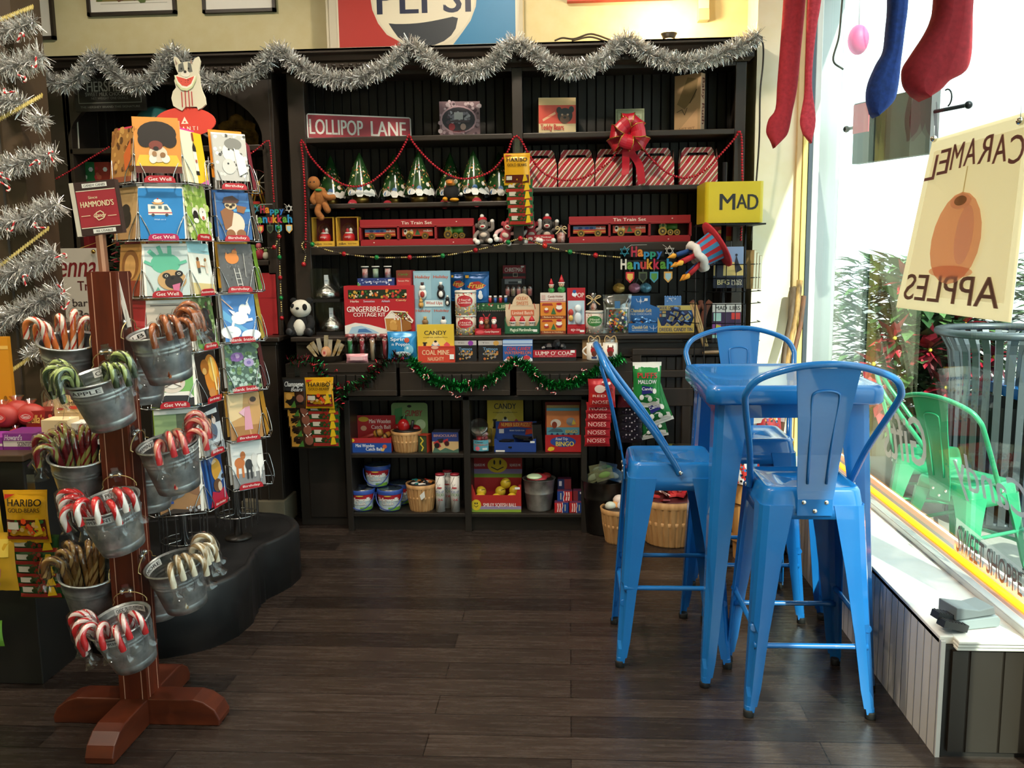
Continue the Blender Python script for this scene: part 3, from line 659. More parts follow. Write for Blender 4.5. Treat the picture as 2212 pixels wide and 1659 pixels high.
# ---- cards
def crd(label, xy, a, z, art, cat='greeting card', dz=0, dx=0, dy=0, grp=None, name='greeting_card', rx=-.12, base='f2efe8', th=.0016):
    CW = .148 if xy is S2 else .165
    Lm = Matrix.Translation((xy[0]+.138*cos(a), xy[1]+.138*sin(a), z)) @ Matrix.Rotation(a+pi/2, 4, 'Z') @ TR(dx, dy, dz, rx=rx)
    b = MB(); b.box(-CW/2, CW/2, 0, th, 0, CHt, base)
    if art: b.art(CW, CHt, art, 0)
    o = b.build(name); o.matrix_world = Lm; o.location = Lm.to_translation(); o.rotation_euler = Lm.to_euler()
    return tag(o, label, cat, grp)
E1 = [
 ('card of a small dog under a huge curly black wig on a yellow chair', 'c98a35', 'R,0,0,1,1,d08a3a|P,e0b83a,0 .12 .1 .34 .9 .34 1 .14 1 .06 0 .06|R,0,0,1,.13,5a2416|E,.5,.74,.42,.24,221a16|E,.24,.62,.16,.14,221a16|E,.76,.62,.16,.14,221a16|E,.5,.36,.2,.16,d8c8b4|E,.38,.26,.08,.08,e8e0d4|E,.66,.27,.09,.08,e8e0d4|E,.46,.52,.15,.09,7a3a30|E,.46,.46,.06,.04,1c1412|E,.6,.34,.06,.05,8a6440|E,.42,.36,.05,.05,9a7450'),
 ('blue card with a white ice cream truck', 'efeeea', 'R,0,0,.97,.97,1f7fc4|P,efe9dc,.2 .46 .2 .66 .62 .66 .7 .56 .72 .46|R,.2,.49,.72,.51,b03040|R,.26,.58,.36,.63,55707c|R,.42,.58,.5,.63,55707c|P,55707c,.55 .56 .55 .63 .61 .63 .65 .56|E,.3,.46,.035,.025,444|E,.6,.46,.035,.025,444|P,d8a060,.28 .7 .34 .66 .5 .66 .56 .7|E,.42,.725,.09,.035,f6efe0|E,.42,.765,.02,.015,b03030|I,.45,.37,.025,.25,cfe4f2,Wish on it'),
 ('card of a pug wearing an inflated green glove as a hat', 'd9a04a', 'R,.05,0,1,.95,c4d4d4|E,.5,.62,.33,.2,5fb89a|L,5fb89a,.1,.3 .74 .16 .86|L,5fb89a,.09,.42 .8 .36 .94|L,5fb89a,.09,.6 .82 .6 .94|L,5fb89a,.07,.2 .6 .05 .66|L,5fb89a,.07,.8 .62 .95 .66|E,.62,.3,.32,.2,c09a68|E,.66,.26,.2,.13,2a211d|E,.5,.38,.09,.06,1e1815|E,.78,.42,.09,.06,1e1815|E,.5,.38,.035,.025,e8e0d0|E,.78,.42,.035,.025,e8e0d0|E,.5,.38,.02,.016,111|E,.78,.42,.02,.016,111|E,.63,.34,.04,.02,0c0a0a|P,c86a90,.62 .2 .8 .24 .76 .08 .64 .1|P,5fa090,.2 .02 .3 .16 .4 .02'),
 ('card of a bicycle beneath an arched window behind the brown canes', 'e0a23c', 'R,0,0,.97,.94,c8bcae|P,6a4a3c,.2 .4 .24 .62 .5 .72 .8 .62 .84 .4|R,.0,0,.97,.3,6a5646|L,3a3230,.02,.1 .9 .9 .9'),
 ('card of a bulldog in a red plaid cap', '3aa8cc', 'R,0,0,.94,.94,78b060|P,c8b898,0 .94 0 .7 .6 .86 .94 .94|R,0,0,.94,.16,262220|P,e8e6e2,.06 .2 .2 .28 .84 .28 .94 .16 .5 .1|P,26262c,.1 .14 .3 .22 .8 .2 .92 .1 .5 .06|E,.46,.46,.3,.2,d8ccc0|E,.3,.54,.14,.11,9a5a2c|E,.62,.54,.12,.09,c08a5a|E,.48,.44,.17,.09,eae4dc|E,.48,.5,.07,.035,2a2422|L,5a4a44,.02,.3 .38 .48 .45 .66 .38|P,a32a3c,.34 .62 .4 .82 .62 .8 .84 .62 .8 .56 .5 .62|E,.46,.86,.08,.05,c03044|L,602030,.02,.4 .68 .8 .6'),
 ('card of a brown and white puppy by a lawn', 'a8cc3c', 'R,0,0,.95,.92,566048|P,88a070,0 .92 0 .5 .5 .6 .5 .92|E,.55,.34,.2,.24,c8b49a|E,.5,.52,.16,.12,b08050|E,.55,.48,.06,.05,1e1814|P,a8804c,.28 .58 .36 .46 .44 .6|R,0,0,.95,.12,7a705c'),
 ('card of a grey cat in a cardboard box', 'c0dc40', 'R,0,0,.93,.95,a87a4e|P,8c6040,0 .95 .4 .5 .93 .3 .93 .95|P,d8ccb0,.4 .9 .8 .92 .84 .72 .55 .66|E,.4,.5,.24,.2,7c8086|E,.24,.38,.2,.13,4c4c50|E,.44,.62,.1,.07,90959a|P,3a2a20,0 0 .3 .1 .7 .05 .93 .14 .93 0|D,16,.5,.02,.92,.12,.03,d0d0d4/8a8a90|R,.2,.2,.32,.25,2a4a9a'),
]
EB = [
 ('yellow and white card with an upright dark marker pen', 'd8368a', 'R,.0,0,1,1,f6f0d0|P,f2c21e,.5 0 1 0 1 1 .56 1|P,d070b0,.6 0 1 0 1 .1|R,.46,.22,.62,.66,efece4|R,.46,.16,.62,.24,1c1c20|R,.46,.62,.62,.7,1c1c20|P,1c1c20,.46 .7 .62 .7 .54 .8|R,.5,.82,.58,.98,8a3020|R,.5,.4,.58,.46,b06048'),
 ('card of two white puppies walking over grass', 'e8e8e4', 'R,0,0,1,1,94b850|D,40,0,.6,1,1,.09,b8d070/86a848/d8e0a8|D,30,0,0,1,.4,.08,a8c468/7c9c40/d8dcb0|E,.36,.52,.15,.1,f0ece4|E,.36,.44,.13,.12,22201e|E,.7,.5,.17,.13,f4f0e8|E,.7,.42,.06,.04,c86a5a|E,.34,.36,.12,.05,f0ece4|E,.36,.54,.02,.014,222|E,.7,.54,.02,.014,222'),
 ('pale card of two children holding hands on a beach', 'a8dce0', 'R,0,0,1,1,eaf0e8|P,a8dce6,0 1 1 1 1 .78 0 .84|P,d8c890,0 0 1 0 1 .18 0 .24|R,.3,.52,.46,.66,c08a5a|E,.38,.7,.06,.04,6a4a30|R,.32,.42,.44,.52,4a5a5a|R,.66,.52,.8,.64,e0d8c8|E,.73,.68,.05,.035,a07040|R,.68,.4,.78,.52,e8e0d4|L,c08a5a,.03,.46 .56 .66 .54|T,.75,.84,.03,.3,8a9a9a,Together'),
 ('card of a dark gorilla among green leaves', 'b4d040', 'R,0,0,1,1,5c7a44|D,60,0,.3,1,1,.07,88a868/3c5430/a8c088/6a4a44|E,.5,.42,.32,.3,1d1d1f|E,.56,.66,.2,.15,222224|E,.6,.66,.11,.08,3a3a3c|E,.5,.2,.36,.16,1a1a1c|R,0,0,1,.1,6a9a4a'),
 ('dark orange card of puppies in glowing firelight', 'e0a02c', 'R,0,0,1,1,1c1410|E,.7,.5,.36,.44,d8862c|E,.76,.62,.2,.26,f0b850|E,.4,.7,.2,.16,a8641e|E,.36,.62,.1,.07,d8a860|E,.56,.16,.16,.1,c88a4c|R,.55,.0,1,.08,b03a1c|L,f8dc90,.08,.8 .2 .74 .86'),
 ('card of a cat sitting against deep snow and dark water', '38a8cc', 'R,0,0,1,1,c8d0d8|R,0,.6,1,1,20242c|P,e8eaec,.1 .86 .9 .9 .9 .8 .1 .8|E,.5,.44,.28,.18,5c6c84|E,.42,.64,.12,.09,c89a78|E,.66,.66,.1,.08,d8c8c0|P,8a6a50,.3 .68 .34 .8 .42 .7|P,8a6a50,.56 .72 .62 .8 .68 .7|R,0,0,1,.2,8a9096|L,222,.06,.6 .1 .9 .2'),
 ('blue card of a golden dog in a red scarf by curtains', 'e0a02c', 'R,0,0,1,1,1a4488|L,14305c,.06,.1 1 .1 0|L,14305c,.06,.3 1 .3 0|L,3c74b8,.06,.2 1 .2 0|E,.66,.7,.24,.24,d8a040|P,a8c0d8,.6 .5 .9 .66 .96 .48 .7 .4|E,.6,.38,.2,.14,6a4a34|E,.7,.34,.1,.1,d8c0a8|P,b02440,.1 0 .3 .3 .6 .22 .9 .3 1 0|E,.9,.52,.08,.05,2a2a2e'),
]
EC = [
 ('black and white card of a laughing girl with an animal', 'e08a1e', 'R,0,0,1,.97,b8b8b4|D,50,0,.1,1,.96,.05,e8e8e4/50504e/d0d0cc|E,.5,.6,.24,.2,dcdcd8|E,.6,.78,.26,.12,7c7c78|E,.42,.3,.2,.16,c8c8c4|E,.46,.66,.03,.02,333|E,.6,.66,.03,.02,333|E,.4,.36,.03,.02,333|P,e4e4e0,.6 .7 .9 .5 .95 .2 .7 .1'),
 ('card of a sloth in a cap sitting on blue stadium seats', '2f5f9c', 'R,0,0,1,1,2f5f9c|R,0,.8,1,.84,4a80bc|R,0,.3,1,.34,24507e|R,.5,.6,1,.66,4a9ad0|E,.5,.34,.3,.24,d8c8b4|P,8a5a34,.1 .6 .3 .7 .5 .6 .4 .3 .2 .2|P,8a5a34,.9 .7 .6 .74 .6 .6 .8 .56|E,.42,.74,.18,.1,d0b890|E,.32,.73,.06,.03,3a2a20|E,.5,.74,.06,.03,3a2a20|E,.42,.7,.05,.03,1c1410|P,5a3a30,.18 .78 .24 .9 .5 .94 .7 .84 .62 .78|E,.34,.12,.14,.1,8a5a34|E,.66,.12,.14,.1,8a5a34'),
 ('grey card of an orange chicken on a ladder', 'e8b030', 'R,0,0,1,1,5a5a5c|D,60,.2,.2,1,.9,.04,6c6c6e/4a4a4c/646466|E,.38,.7,.2,.12,d8843a|E,.46,.82,.08,.07,d8843a|P,d8843a,.16 .7 .2 .84 .3 .74|P,b03a2c,.44 .88 .5 .92 .52 .86|L,c8c8c4,.025,.4 .48 .5 0|L,c8c8c4,.025,.54 .48 .64 0|L,c8c8c4,.02,.42 .38 .58 .38|L,c8c8c4,.02,.46 .26 .6 .26|L,c8c8c4,.02,.48 .14 .62 .14|L,a8a8a4,.02,.72 .8 .74 .3'),
 ('sky blue card of a white unicorn made of cloud', 'f2f2f0', 'R,0,0,1,1,4a86cc|P,6ab0e0,0 .7 .6 .3 1 .1 1 0 0 .5|E,.2,.2,.3,.14,eef4fa|E,.8,.12,.3,.12,e4eef8|E,.5,.5,.26,.14,f6f9fc|E,.62,.66,.14,.14,f6f9fc|P,f6f9fc,.6 .7 .78 .84 .86 .66 .8 .56|P,fff,.72 .82 .84 .96 .76 .8|L,f6f9fc,.08,.3 .44 .2 .22|L,f6f9fc,.08,.66 .44 .86 .46|P,f0f4fa,.3 .56 .16 .7 .36 .64|L,e8c0a8,.03,.0 .92 .3 .7'),
 ('card of purple flowers over blue green succulents', 'f2f2f0', 'R,0,0,1,1,4a6458|D,120,0,0,1,1,.07,86a89c/b4ccc4/3c5248/688a58|E,.36,.74,.2,.1,8a62a8|E,.36,.76,.08,.05,c0a0cc|P,7a549c,.16 .66 .3 .8 .34 .66|P,7a549c,.4 .66 .5 .84 .56 .7|E,.7,.6,.16,.09,a89ac8|E,.7,.6,.07,.04,7a6ab0'),
 ('tan card of a small child wrapped in a pink towel', 'e8b04a', 'R,0,0,1,1,c89a60|P,e4c898,0 1 0 .4 .4 .5 .5 1|R,0,0,1,.3,a87844|P,d89ab0,.5 .7 .66 .72 .7 .2 .44 .2|E,.74,.82,.1,.08,c8956a|E,.78,.86,.1,.06,3a2418|L,c8956a,.05,.6 .2 .62 .06|P,e0b0c4,.3 .6 .5 .7 .46 .5'),
 ('white card of five dogs seen from behind, one orange', 'f2f2f0', 'R,0,0,1,1,e8e8e6|R,0,0,1,.32,88888a|E,.24,.56,.16,.12,c8743a|L,c8743a,.07,.16 .5 .14 .24|L,c8743a,.07,.32 .5 .32 .24|E,.36,.72,.08,.09,c8743a|E,.52,.5,.12,.12,303032|L,303032,.06,.46 .44 .46 .2|L,303032,.06,.58 .44 .58 .2|E,.7,.58,.09,.16,d8d8d6|L,cfcfcd,.06,.68 .46 .68 .22|E,.87,.54,.09,.16,f4f4f2|L,9a9a98,.02,.8 .7 .94 .7|L,eee,.06,.86 .4 .86 .16'),
]
import re
def pockets(lst, xy, a, tagw):
    for i, (lab, env, art) in enumerate(lst):
        z = ROWZ[i]; hi = .03 if (tagw == 'front' and i == 0) else 0
        sh = re.split(' (?:with|under|in|over|by|on|among|against|wearing|sitting|seen|beneath|holding|made|wrapped|walking) ', lab)[0]
        if tagw == 'side' and 'left side' in lab: sh = lab.replace('left side pocket, ', 'left ')
        crd(lab, xy, a, z, art, dy=-.026, dz=hi)
        crd('coloured envelope tucked behind the '+sh, xy, a, z, None, 'envelope', dy=.004, dz=hi+.014, dx=-.004, name='envelope', base=env, rx=-.1)
        g = 'spare copies behind the '+sh
        for k in range(2 if tagw == 'front' else 4):
            crd('spare card tucked behind the '+sh, xy, a, z, art if k == 0 else None, dy=-.02+.0055*k, dz=.002+hi, dx=(-.003 if tagw != 'front' else .001)*k, grp=g, base='ece8de' if k % 2 else 'd8d2c4')
A1 = radians(-65.9); A2 = radians(-46)
pockets(E1, S1, A1, 'front'); pockets(EB, S1, A1+pi/3, 'side'); pockets(EC, S2, A2, 'front')
EL = [('brown card of a striped animal in the left side pocket, top row', 'c83a58', 'R,0,0,1,1,a8783c|D,40,0,.2,1,1,.08,c89a54/5a3a1c/8a5a2c|P,c8642c,.6 .5 .9 .8 .95 .3 .7 .2|R,0,0,1,.1,8a4a30'), ('tan card of a dark dog in the left side pocket, second row', '8a9aa4', 'R,0,0,1,1,b89868|R,0,0,1,.3,a88458|E,.5,.4,.26,.2,241e1a|E,.5,.56,.2,.12,2e2824'),
      ('brown card of a lion face in the left side pocket, third row', 'a02a34', 'R,0,0,1,1,b88848|E,.5,.6,.4,.3,8a5a2c|E,.5,.56,.26,.24,d0a060|E,.5,.4,.1,.07,5a2a1c|R,0,0,1,.3,8a3a24'), ('red card in the left side pocket, fourth row', 'b89858', 'R,0,0,1,1,a82a30|R,0,.5,1,.6,c04048')]
pockets(EL, S1, A1-pi/3, 'side')
for i in range(7):
    for k in range(5):
        c = ('8a3040', '5a5048', '78a838', 'c8b040', '5a1c24', 'd89a30', 'e8e4dc')[i]
        crd('thin card seen edge-on in the right-hand side rack, row %s from the top' % ('one two three four five six seven'.split()[i]), S2, A2+pi/3, ROWZ[i], None, dy=-.022+.008*k, dx=.0, grp='edge-on cards in row %s of the rear rack' % ('one two three four five six seven'.split()[i]), base=c if k % 2 == 0 else 'e0d8c8') if i < 6 else None
# ---------------------------------------------------------------- garlands
M_tin = [col('eeeeec', .3, .5), col('d0cec8', .35, .7), col('ffffff', .25, .35), col('b8b6b0', .3, .9)]
M_grn = [col('1f8a3c', .28, .9), col('2aa64c', .25, .9), col('0f5a28', .3, .9), col('1a7434', .3, .9)]
M_rgn = [col('16542a', .3, .9), col('7a1622', .3, .9), col('22482c', .3, .9), col('3a1418', .3, .9), col('1d7a3c', .28, .9)]
def tinsel(pts, R, mats, per_m=900, w=.0028, seed=1, mb=None):
    b = mb or MB(); r = random.Random(seed); P = bez(pts, 8)
    for p, q in zip(P, P[1:]):
        d = q-p; L = d.length
        if L < 1e-6: continue
        t = d/L; u = t.orthogonal().normalized(); v = t.cross(u)
        for _ in range(max(1, int(L*per_m))):
            c = p+d*r.random(); a = r.uniform(0, 2*pi); e = (u*cos(a)+v*sin(a)+t*r.uniform(-.7, .7)).normalized(); g = e.cross(Vector((r.uniform(-1, 1), r.uniform(-1, 1), r.uniform(-1, 1)))).normalized()*w*r.uniform(.6, 1.3)
            ln = R*r.uniform(.75, 1.15); m = c+e*ln*.55+g*.4; z = c+e*ln+Vector((r.uniform(-1, 1), r.uniform(-1, 1), r.uniform(-1, 1)))*R*.18
            b.add([c-g, c+g, m+g, m-g, z+g*.6, z-g*.6], [(0, 1, 2, 3), (3, 2, 4, 5)], mats[r.randrange(len(mats))])
    return b
def minicane(b, c, s, a, m1='c42a30', m2='efe6e0'):
    M0 = b.M; b.M = b.M @ TR(c[0], c[1], c[2], ry=a, rz=(a*7) % 3-1.5, s=s)
    pts = [(0, 0, -1+.2*i) for i in range(8)]+[(.4-.4*cos(pi*i/8), 0, .5+.42*sin(pi*i/8)) for i in range(9)]
    A, B_ = col(m1, .3), col(m2, .3)
    b.tube(pts, .19, None, 6, stripe=lambda i, j: A if j < 3 else B_, tw=.9); b.M = M0
YG = 4.965
MG = [(30, 128), (70, 150), (112, 178), (150, 180), (182, 152), (205, 122), (226, 132), (250, 164), (290, 184), (330, 170), (355, 132), (373, 110), (395, 128), (430, 165), (475, 180), (520, 170), (570, 138), (600, 104), (632, 134), (680, 160), (740, 172), (800, 160), (850, 132), (886, 97), (912, 114), (960, 148), (1005, 157), (1060, 138), (1100, 95), (1120, 92), (1142, 106), (1190, 140), (1240, 151), (1300, 130), (1345, 86), (1366, 92), (1400, 115), (1450, 132), (1505, 133), (1560, 116), (1610, 94), (1638, 74)]
b = tinsel([at(x, y, YG) for x, y in MG], .056, M_tin, 3600, .0019, 3)
tag(b.build('tinsel_garland'), 'silver tinsel garland swagged along the top of the dark cabinets', 'garland')
b = MB()
for k, (pl, R) in enumerate((([(-20, 78), (35, 60), (75, 45)], .05), ([(-20, 150), (40, 140), (95, 122)], .06), ([(-20, 225), (25, 218), (55, 232)], .055), ([(70, 275), (95, 250)], .05), ([(-20, 375), (50, 350), (120, 332)], .055), ([(-20, 488), (60, 470), (128, 440)], .06), ([(-20, 610), (50, 580), (122, 545)], .062), ([(-20, 705), (50, 670), (132, 628)], .058), ([(60, 770), (120, 738)], .045))):
    tinsel([at(x, y, 3.55+(0 if i < 2 else .03)) for i, (x, y) in enumerate(pl)], R, M_tin, 3400, .0015, 20+k, b)
for k, (x, y) in enumerate(((42, 80), (48, 165), (78, 135), (20, 200), (110, 340), (72, 352), (12, 400), (28, 490), (86, 492), (52, 606), (130, 552), (132, 622), (145, 660), (10, 385))):
    minicane(b, at(x, y, 3.49), .022, .6+k*1.3)
tag(b.build('column_garland'), 'silver tinsel with small candy canes wound around the brown column', 'garland')
def ricrac(pts, Y, h, name, label):
    b = MB(); P = [at(x, y, Y) for x, y in pts]; n = 26
    for i in range(n):
        p = P[0]+(P[1]-P[0])*i/n; q = P[0]+(P[1]-P[0])*(i+1)/n; m = (p+q)/2
        up = Vector((0, 0, h))
        b.add([p-up*.3, m-up, q-up*.3, q+up*.3, m+up, p+up*.3], [(0, 1, 2, 3, 4, 5)], 'c8b468' if i % 2 else 'd8c880')
        b.add([p-up*.3+Vector((0, .004, 0)), m-up+Vector((0, .004, 0)), q+up*.3+Vector((0, .004, 0)), m+up+Vector((0, .004, 0))], [(0, 1, 2, 3)], 'a89450')
    return tag(b.build(name), label, 'paper chain', 'gold paper chains on the column')
for pts, w in ((((-20, 50), (72, 14)), 'top of the column'), (((-20, 268), (92, 205)), 'column beside the framed print'), (((-20, 590), (106, 492)), 'column left of the white treats poster'), (((18, 805), (104, 746)), 'column above the red candy bags')):
    ricrac(pts, 3.54, .011, 'paper_chain', 'zigzag gold paper chain slanting across the '+w)
def beads(pts, Y, r, cols, label, name='bead_garland', gap=2.3, big=None, fine=14):
    P = bez([at(x, y, Y) if not callable(Y) else at(x, y, Y(x)) for x, y in pts], fine); b = MB(); acc = 0; k = 0
    b.tube(P, r*.18, 'b8a888', 4)
    for p, q in zip(P, P[1:]):
        L = (q-p).length; d = 0
        while acc+L-d >= gap*r:
            d += gap*r-acc; acc = 0; c = p+(q-p)*min(1, d/L)
            rr = r*(big[1] if big and k % big[0] == 0 else 1)
            b.ell(c, rr, cols[k % len(cols)] if not (big and k % big[0] == 0) else big[2][(k//big[0]) % len(big[2])], 8, 6); k += 1
        acc += L-d
    return tag(b.build(name), label, 'garland')
RB = [col('b01a28', .2, .5), col('c4283a', .18, .5)]
beads([(660, 540), (660, 450), (655, 350), (650, 306), (658, 312), (672, 340), (710, 380), (755, 402), (800, 394), (850, 350), (875, 310), (884, 292), (894, 310), (930, 350), (970, 378), (1010, 386), (1060, 370), (1095, 330), (1105, 305), (1115, 294), (1127, 305), (1140, 330)], 5.075, .0072, RB, 'red bead garland swagged over the tree shaped tins on the left bay', gap=2.05)
beads([(1140, 330), (1170, 370), (1210, 388), (1260, 384), (1310, 355), (1345, 315), (1375, 300), (1400, 335), (1440, 372), (1480, 384), (1520, 370), (1560, 330), (1590, 295), (1596, 283), (1602, 300), (1603, 360), (1604, 420), (1600, 520)], 5.075, .0072, RB, 'red bead garland swagged over the striped gable boxes on the right bay', gap=2.05)
GB = [col('c8b070', .25, .8)]*3+[col('d8c890', .2, .8)]*2+[col('2a2018', .5)]*3
beads([(655, 575), (660, 550), (652, 530), (662, 522), (690, 535), (740, 548), (810, 556), (880, 556), (950, 553), (1020, 542), (1080, 528), (1120, 516)], 5.06, .0055, GB, 'gold bead string with red and green balls below the toy train boxes', gap=2.0, big=(17, 2.6, (col('a81c24', .2, .3), col('157a3c', .2, .3))))
beads([(1120, 516), (1135, 516), (1180, 532), (1240, 546), (1290, 552), (1340, 556)], 5.06, .0055, GB, 'gold bead string with red balls running toward the right hanukkah sign', gap=2.0, big=(13, 2.8, (col('b01c24', .2, .3), col('c82a20', .2, .3), col('157a3c', .2, .3))))
beads([(118, 388), (150, 370), (190, 345), (235, 318)], 5.06, .006, RB, 'red and white bead string hanging across the left shelves')
beads([(530, 340), (555, 322), (578, 304), (584, 320), (588, 380), (592, 435)], 5.07, .006, RB, 'red bead string on the right edge of the arched cabinet')
beads([(545, 540), (570, 536), (596, 530), (602, 480), (604, 560), (606, 620), (609, 690)], 5.03, .0055, GB, 'gold and green bead string hanging down the dark pilaster', big=(9, 2.4, (col('157a3c', .2, .3), col('a81c24', .2, .3))))
# drawer garland
b = MB()
tinsel([at(x, y, 4.825) for x, y in ((622, 778), (650, 778), (690, 790), (708, 830), (740, 842), (780, 830), (820, 790), (850, 772), (880, 772))], .038, M_rgn, 800, .0026, 41, b)
tinsel([at(x, y, 4.80) for x, y in ((706, 826), (735, 850), (730, 880))], .035, M_rgn, 600, .0026, 42, b)
tinsel([at(x, y, 4.825) for x, y in ((885, 775), (910, 800), (945, 824), (1000, 834), (1060, 820), (1095, 790), (1112, 778), (1140, 790), (1160, 815), (1195, 832), (1240, 826), (1280, 805), (1310, 788), (1345, 772))], .034, M_grn, 2600, .002, 43, b)
rr = random.Random(5)
for x, y in ((700, 790), (725, 800), (800, 790), (812, 778), (868, 774), (752, 824), (680, 788)): minicane(b, at(x, y, 4.79), .014, rr.uniform(-2, 2), 'b01c2a', 'c8303a')
for x, y in ((915, 815), (925, 812), (955, 836), (975, 848), (990, 858), (1012, 828), (1018, 842), (1045, 838), (1072, 822), (1086, 790), (1115, 790), (1158, 812), (1170, 830), (1160, 838), (1182, 842), (1195, 848), (1228, 820), (1240, 816), (1262, 800), (1325, 808), (890, 798)): minicane(b, at(x, y, 4.785), .015, rr.uniform(-2.5, 2.5), 'b8242e', 'efd8d4')
tag(b.build('drawer_garland'), 'green and red tinsel garland with small candy canes draped over the three drawers', 'garland')
# ---------------------------------------------------------------- helpers for goods on shelves
def carton(name, label, cat, x0, x1, yt, Y, z0, D, face, art='', side=None, rz=0, grp=None, yb=None, top=None, sideart=None, rx=0, build=True, step=.0005, bev=.0012):
    a = at(x0, yt, Y); c = at(x1, yt, Y); w = (c-a).length; h = ((a+c)/2).z-z0
    b = MB(); b.box(-w/2, w/2, 0, D, 0, h, side or face)
    if face != (side or face): b.add([(-w/2, -.0002, 0), (w/2, -.0002, 0), (w/2, -.0002, h), (-w/2, -.0002, h)], [(0, 1, 2, 3)], face)
    if top: b.add([(-w/2, 0, h+.0003), (w/2, 0, h+.0003), (w/2, D, h+.0003), (-w/2, D, h+.0003)], [(0, 1, 2, 3)], top)
    if art: b.art(w, h, art, -.0003, step=step)
    if sideart:
        M0 = b.M; sd, dsl = sideart
        b.M = M0 @ (TR(w/2, D/2, 0, rz=pi/2) if sd > 0 else TR(-w/2, D/2, 0, rz=-pi/2)); b.art(D, h, dsl, 0); b.M = M0
    if not build: return b, ((a.x+c.x)/2, Y, z0), w, h
    o = b.build(name, loc=((a.x+c.x)/2, Y, z0), rot=(rx, 0, rz))
    return tag(o, label, cat, grp)
Z1, Z2L, Z2R, Z3, ZL, ZC, ZB1, ZB2 = 2.202, 1.839, 1.909, 1.602, 1.10, .965, .447, .105
# ---------------------------------------------------------------- wall above the cabinets
def frame(label, x0, x1, yb, art):
    a = at(x0, yb, 5.44); c = at(x1, yb, 5.44); w = c.x-a.x; h = w*.62 if w > .3 else .55
    t = thing('framed_picture', label, 'picture', ((a.x+c.x)/2, 5.448, a.z)); b = MB()
    for p, q, r, s in ((-w/2, w/2, 0, .018), (-w/2, w/2, h-.018, h), (-w/2, -w/2+.018, 0, h), (w/2-.018, w/2, 0, h)): b.box(p, q, -.028, 0, r, s, '2a2018')
    b.build('frame', t); b = MB(); b.box(-w/2+.01, w/2-.01, -.012, -.002, .01, h-.01, 'e8e4dc'); b.art(w, h, art, -.0125); b.build('print', t)
frame('dark framed picture, leftmost of the three on the yellow wall, cut by the frame', 36, 122, 88, 'R,.0,.2,.62,.9,c89a70|D,30,0,.2,.6,.9,.07,5a7a90/d8c090/8a5a40')
frame('dark framed picture with white mat, middle of the three on the yellow wall', 192, 383, 36, 'R,.1,.24,.9,.9,8a7a48|D,50,.1,.26,.9,.88,.05,5a6a3a/b89a5a/6a4a30|L,9a948a,.004,.15 .2 .9 .2')
frame('dark framed picture with white mat, rightmost of the three on the yellow wall', 440, 597, 30, 'R,.14,.4,.86,.9,b8b0a0')
a = at(707, 103, 5.24); c = at(1130, 103, 5.24); w = c.x-a.x
t = thing('cola_sign', 'large red, white and blue cola sign standing on top of the cabinet', 'sign', ((a.x+c.x)/2, 5.24, 2.656)); h = 1.0
b = MB(); b.box(-w/2, w/2, 0, .16, 0, h, noisy('sign_frame', 'b0a890', 'c8c0a8', ns=5, r=.6)); b.box(-w/2+.02, w/2-.02, -.012, .01, .02, h-.02, 'bfb7a4'); b.build('case', t)
b = MB(); b.box(-w/2+.065, w/2-.03, -.016, -.011, .035, h-.03, 'cdc5b0')
W2 = w-.10; zc = at(917, -12, 5.24).z-2.656; rc = .288; xc = (at(917, 40, 5.24).x-(a.x+c.x)/2)
b.M = TR(0, -.0165, 0); X0 = -w/2+.065; XE = w/2-.03
L_, R_ = [], []
for i in range(13):
    ang = -pi/2+pi*i/12; L_.append((xc-(rc+.012)*cos(ang), zc+(rc+.012)*sin(ang))); R_.append((xc+(rc+.012)*cos(ang), zc+(rc+.012)*sin(ang)))
xo, xp = .11, .10
zl = .05
b.add([(x, 0, z) for x, z in [(X0+.01, zl), (xc-.10, zl)]+[q for q in L_ if q[1] > zl+.02 and q[1] < 2*zc-zl-.02]+[(xc-.10, 2*zc-zl), (X0+.01, 2*zc-zl)]], [tuple(range(2+len([q for q in L_ if zl+.02 < q[1] < 2*zc-zl-.02])+2))], 'a82c26')
b.add([(x, 0, z) for x, z in [(XE-.01, zl), (xc+.16, zl)]+[q for q in R_ if q[1] > zl+.03 and q[1] < 2*zc-zl-.03]+[(xc+.16, 2*zc-zl), (XE-.01, 2*zc-zl)]], [tuple(range(2+len([q for q in R_ if zl+.03 < q[1] < 2*zc-zl-.03])+2))], '2478a8')
b.M = TR(xc, -.017, zc)
b.add([(rc*cos(2*pi*i/40), 0, rc*sin(2*pi*i/40)) for i in range(40)], [tuple(range(40))], 'd6ceb8')
wv = [(-.2, -.152)]+[(-.2+.4*i/10, -.155-.012*sin(pi*i/10*1.2)+.028*(i/10)) for i in range(1, 10)]+[(.19, -.135)]+[(.25*cos(-pi*i/10*1.0)*.74, -.15-.13*sin(pi*i/10)) for i in range(1, 10)]
b.add([(x, -.0006, z) for x, z in wv], [tuple(range(len(wv)))], '2a3038')
b.add([(x, -.0006, -z) for x, z in wv], [tuple(range(len(wv)))], 'b8332c')
b.art(.52, .17, 'T,.5,.5,1,1,1c2440,PEPSI', -.0008, z0=-.105)
b.build('face', t)
a = at(1225, 6, 5.43); c = at(1510, 6, 5.43)
b = MB(); b.box(a.x, c.x, 5.40, 5.448, a.z, a.z+.5, 'b03a26'); b.art(c.x-a.x, .5, 'R,.03,.05,.97,.95,c85a3a', 5.40, x0=a.x, z0=a.z)
tag(b.build('red_wall_sign'), 'red framed wall sign cut off by the top of the photo', 'sign')
a = at(1508, 45, 5.4); b = MB(); b.box(a.x, a.x+.058, 5.38, 5.448, a.z, a.z+.2, 'd8c8a0'); b.box(a.x-.002, a.x+.06, 5.376, 5.38, a.z, a.z+.06, 'c0a878')
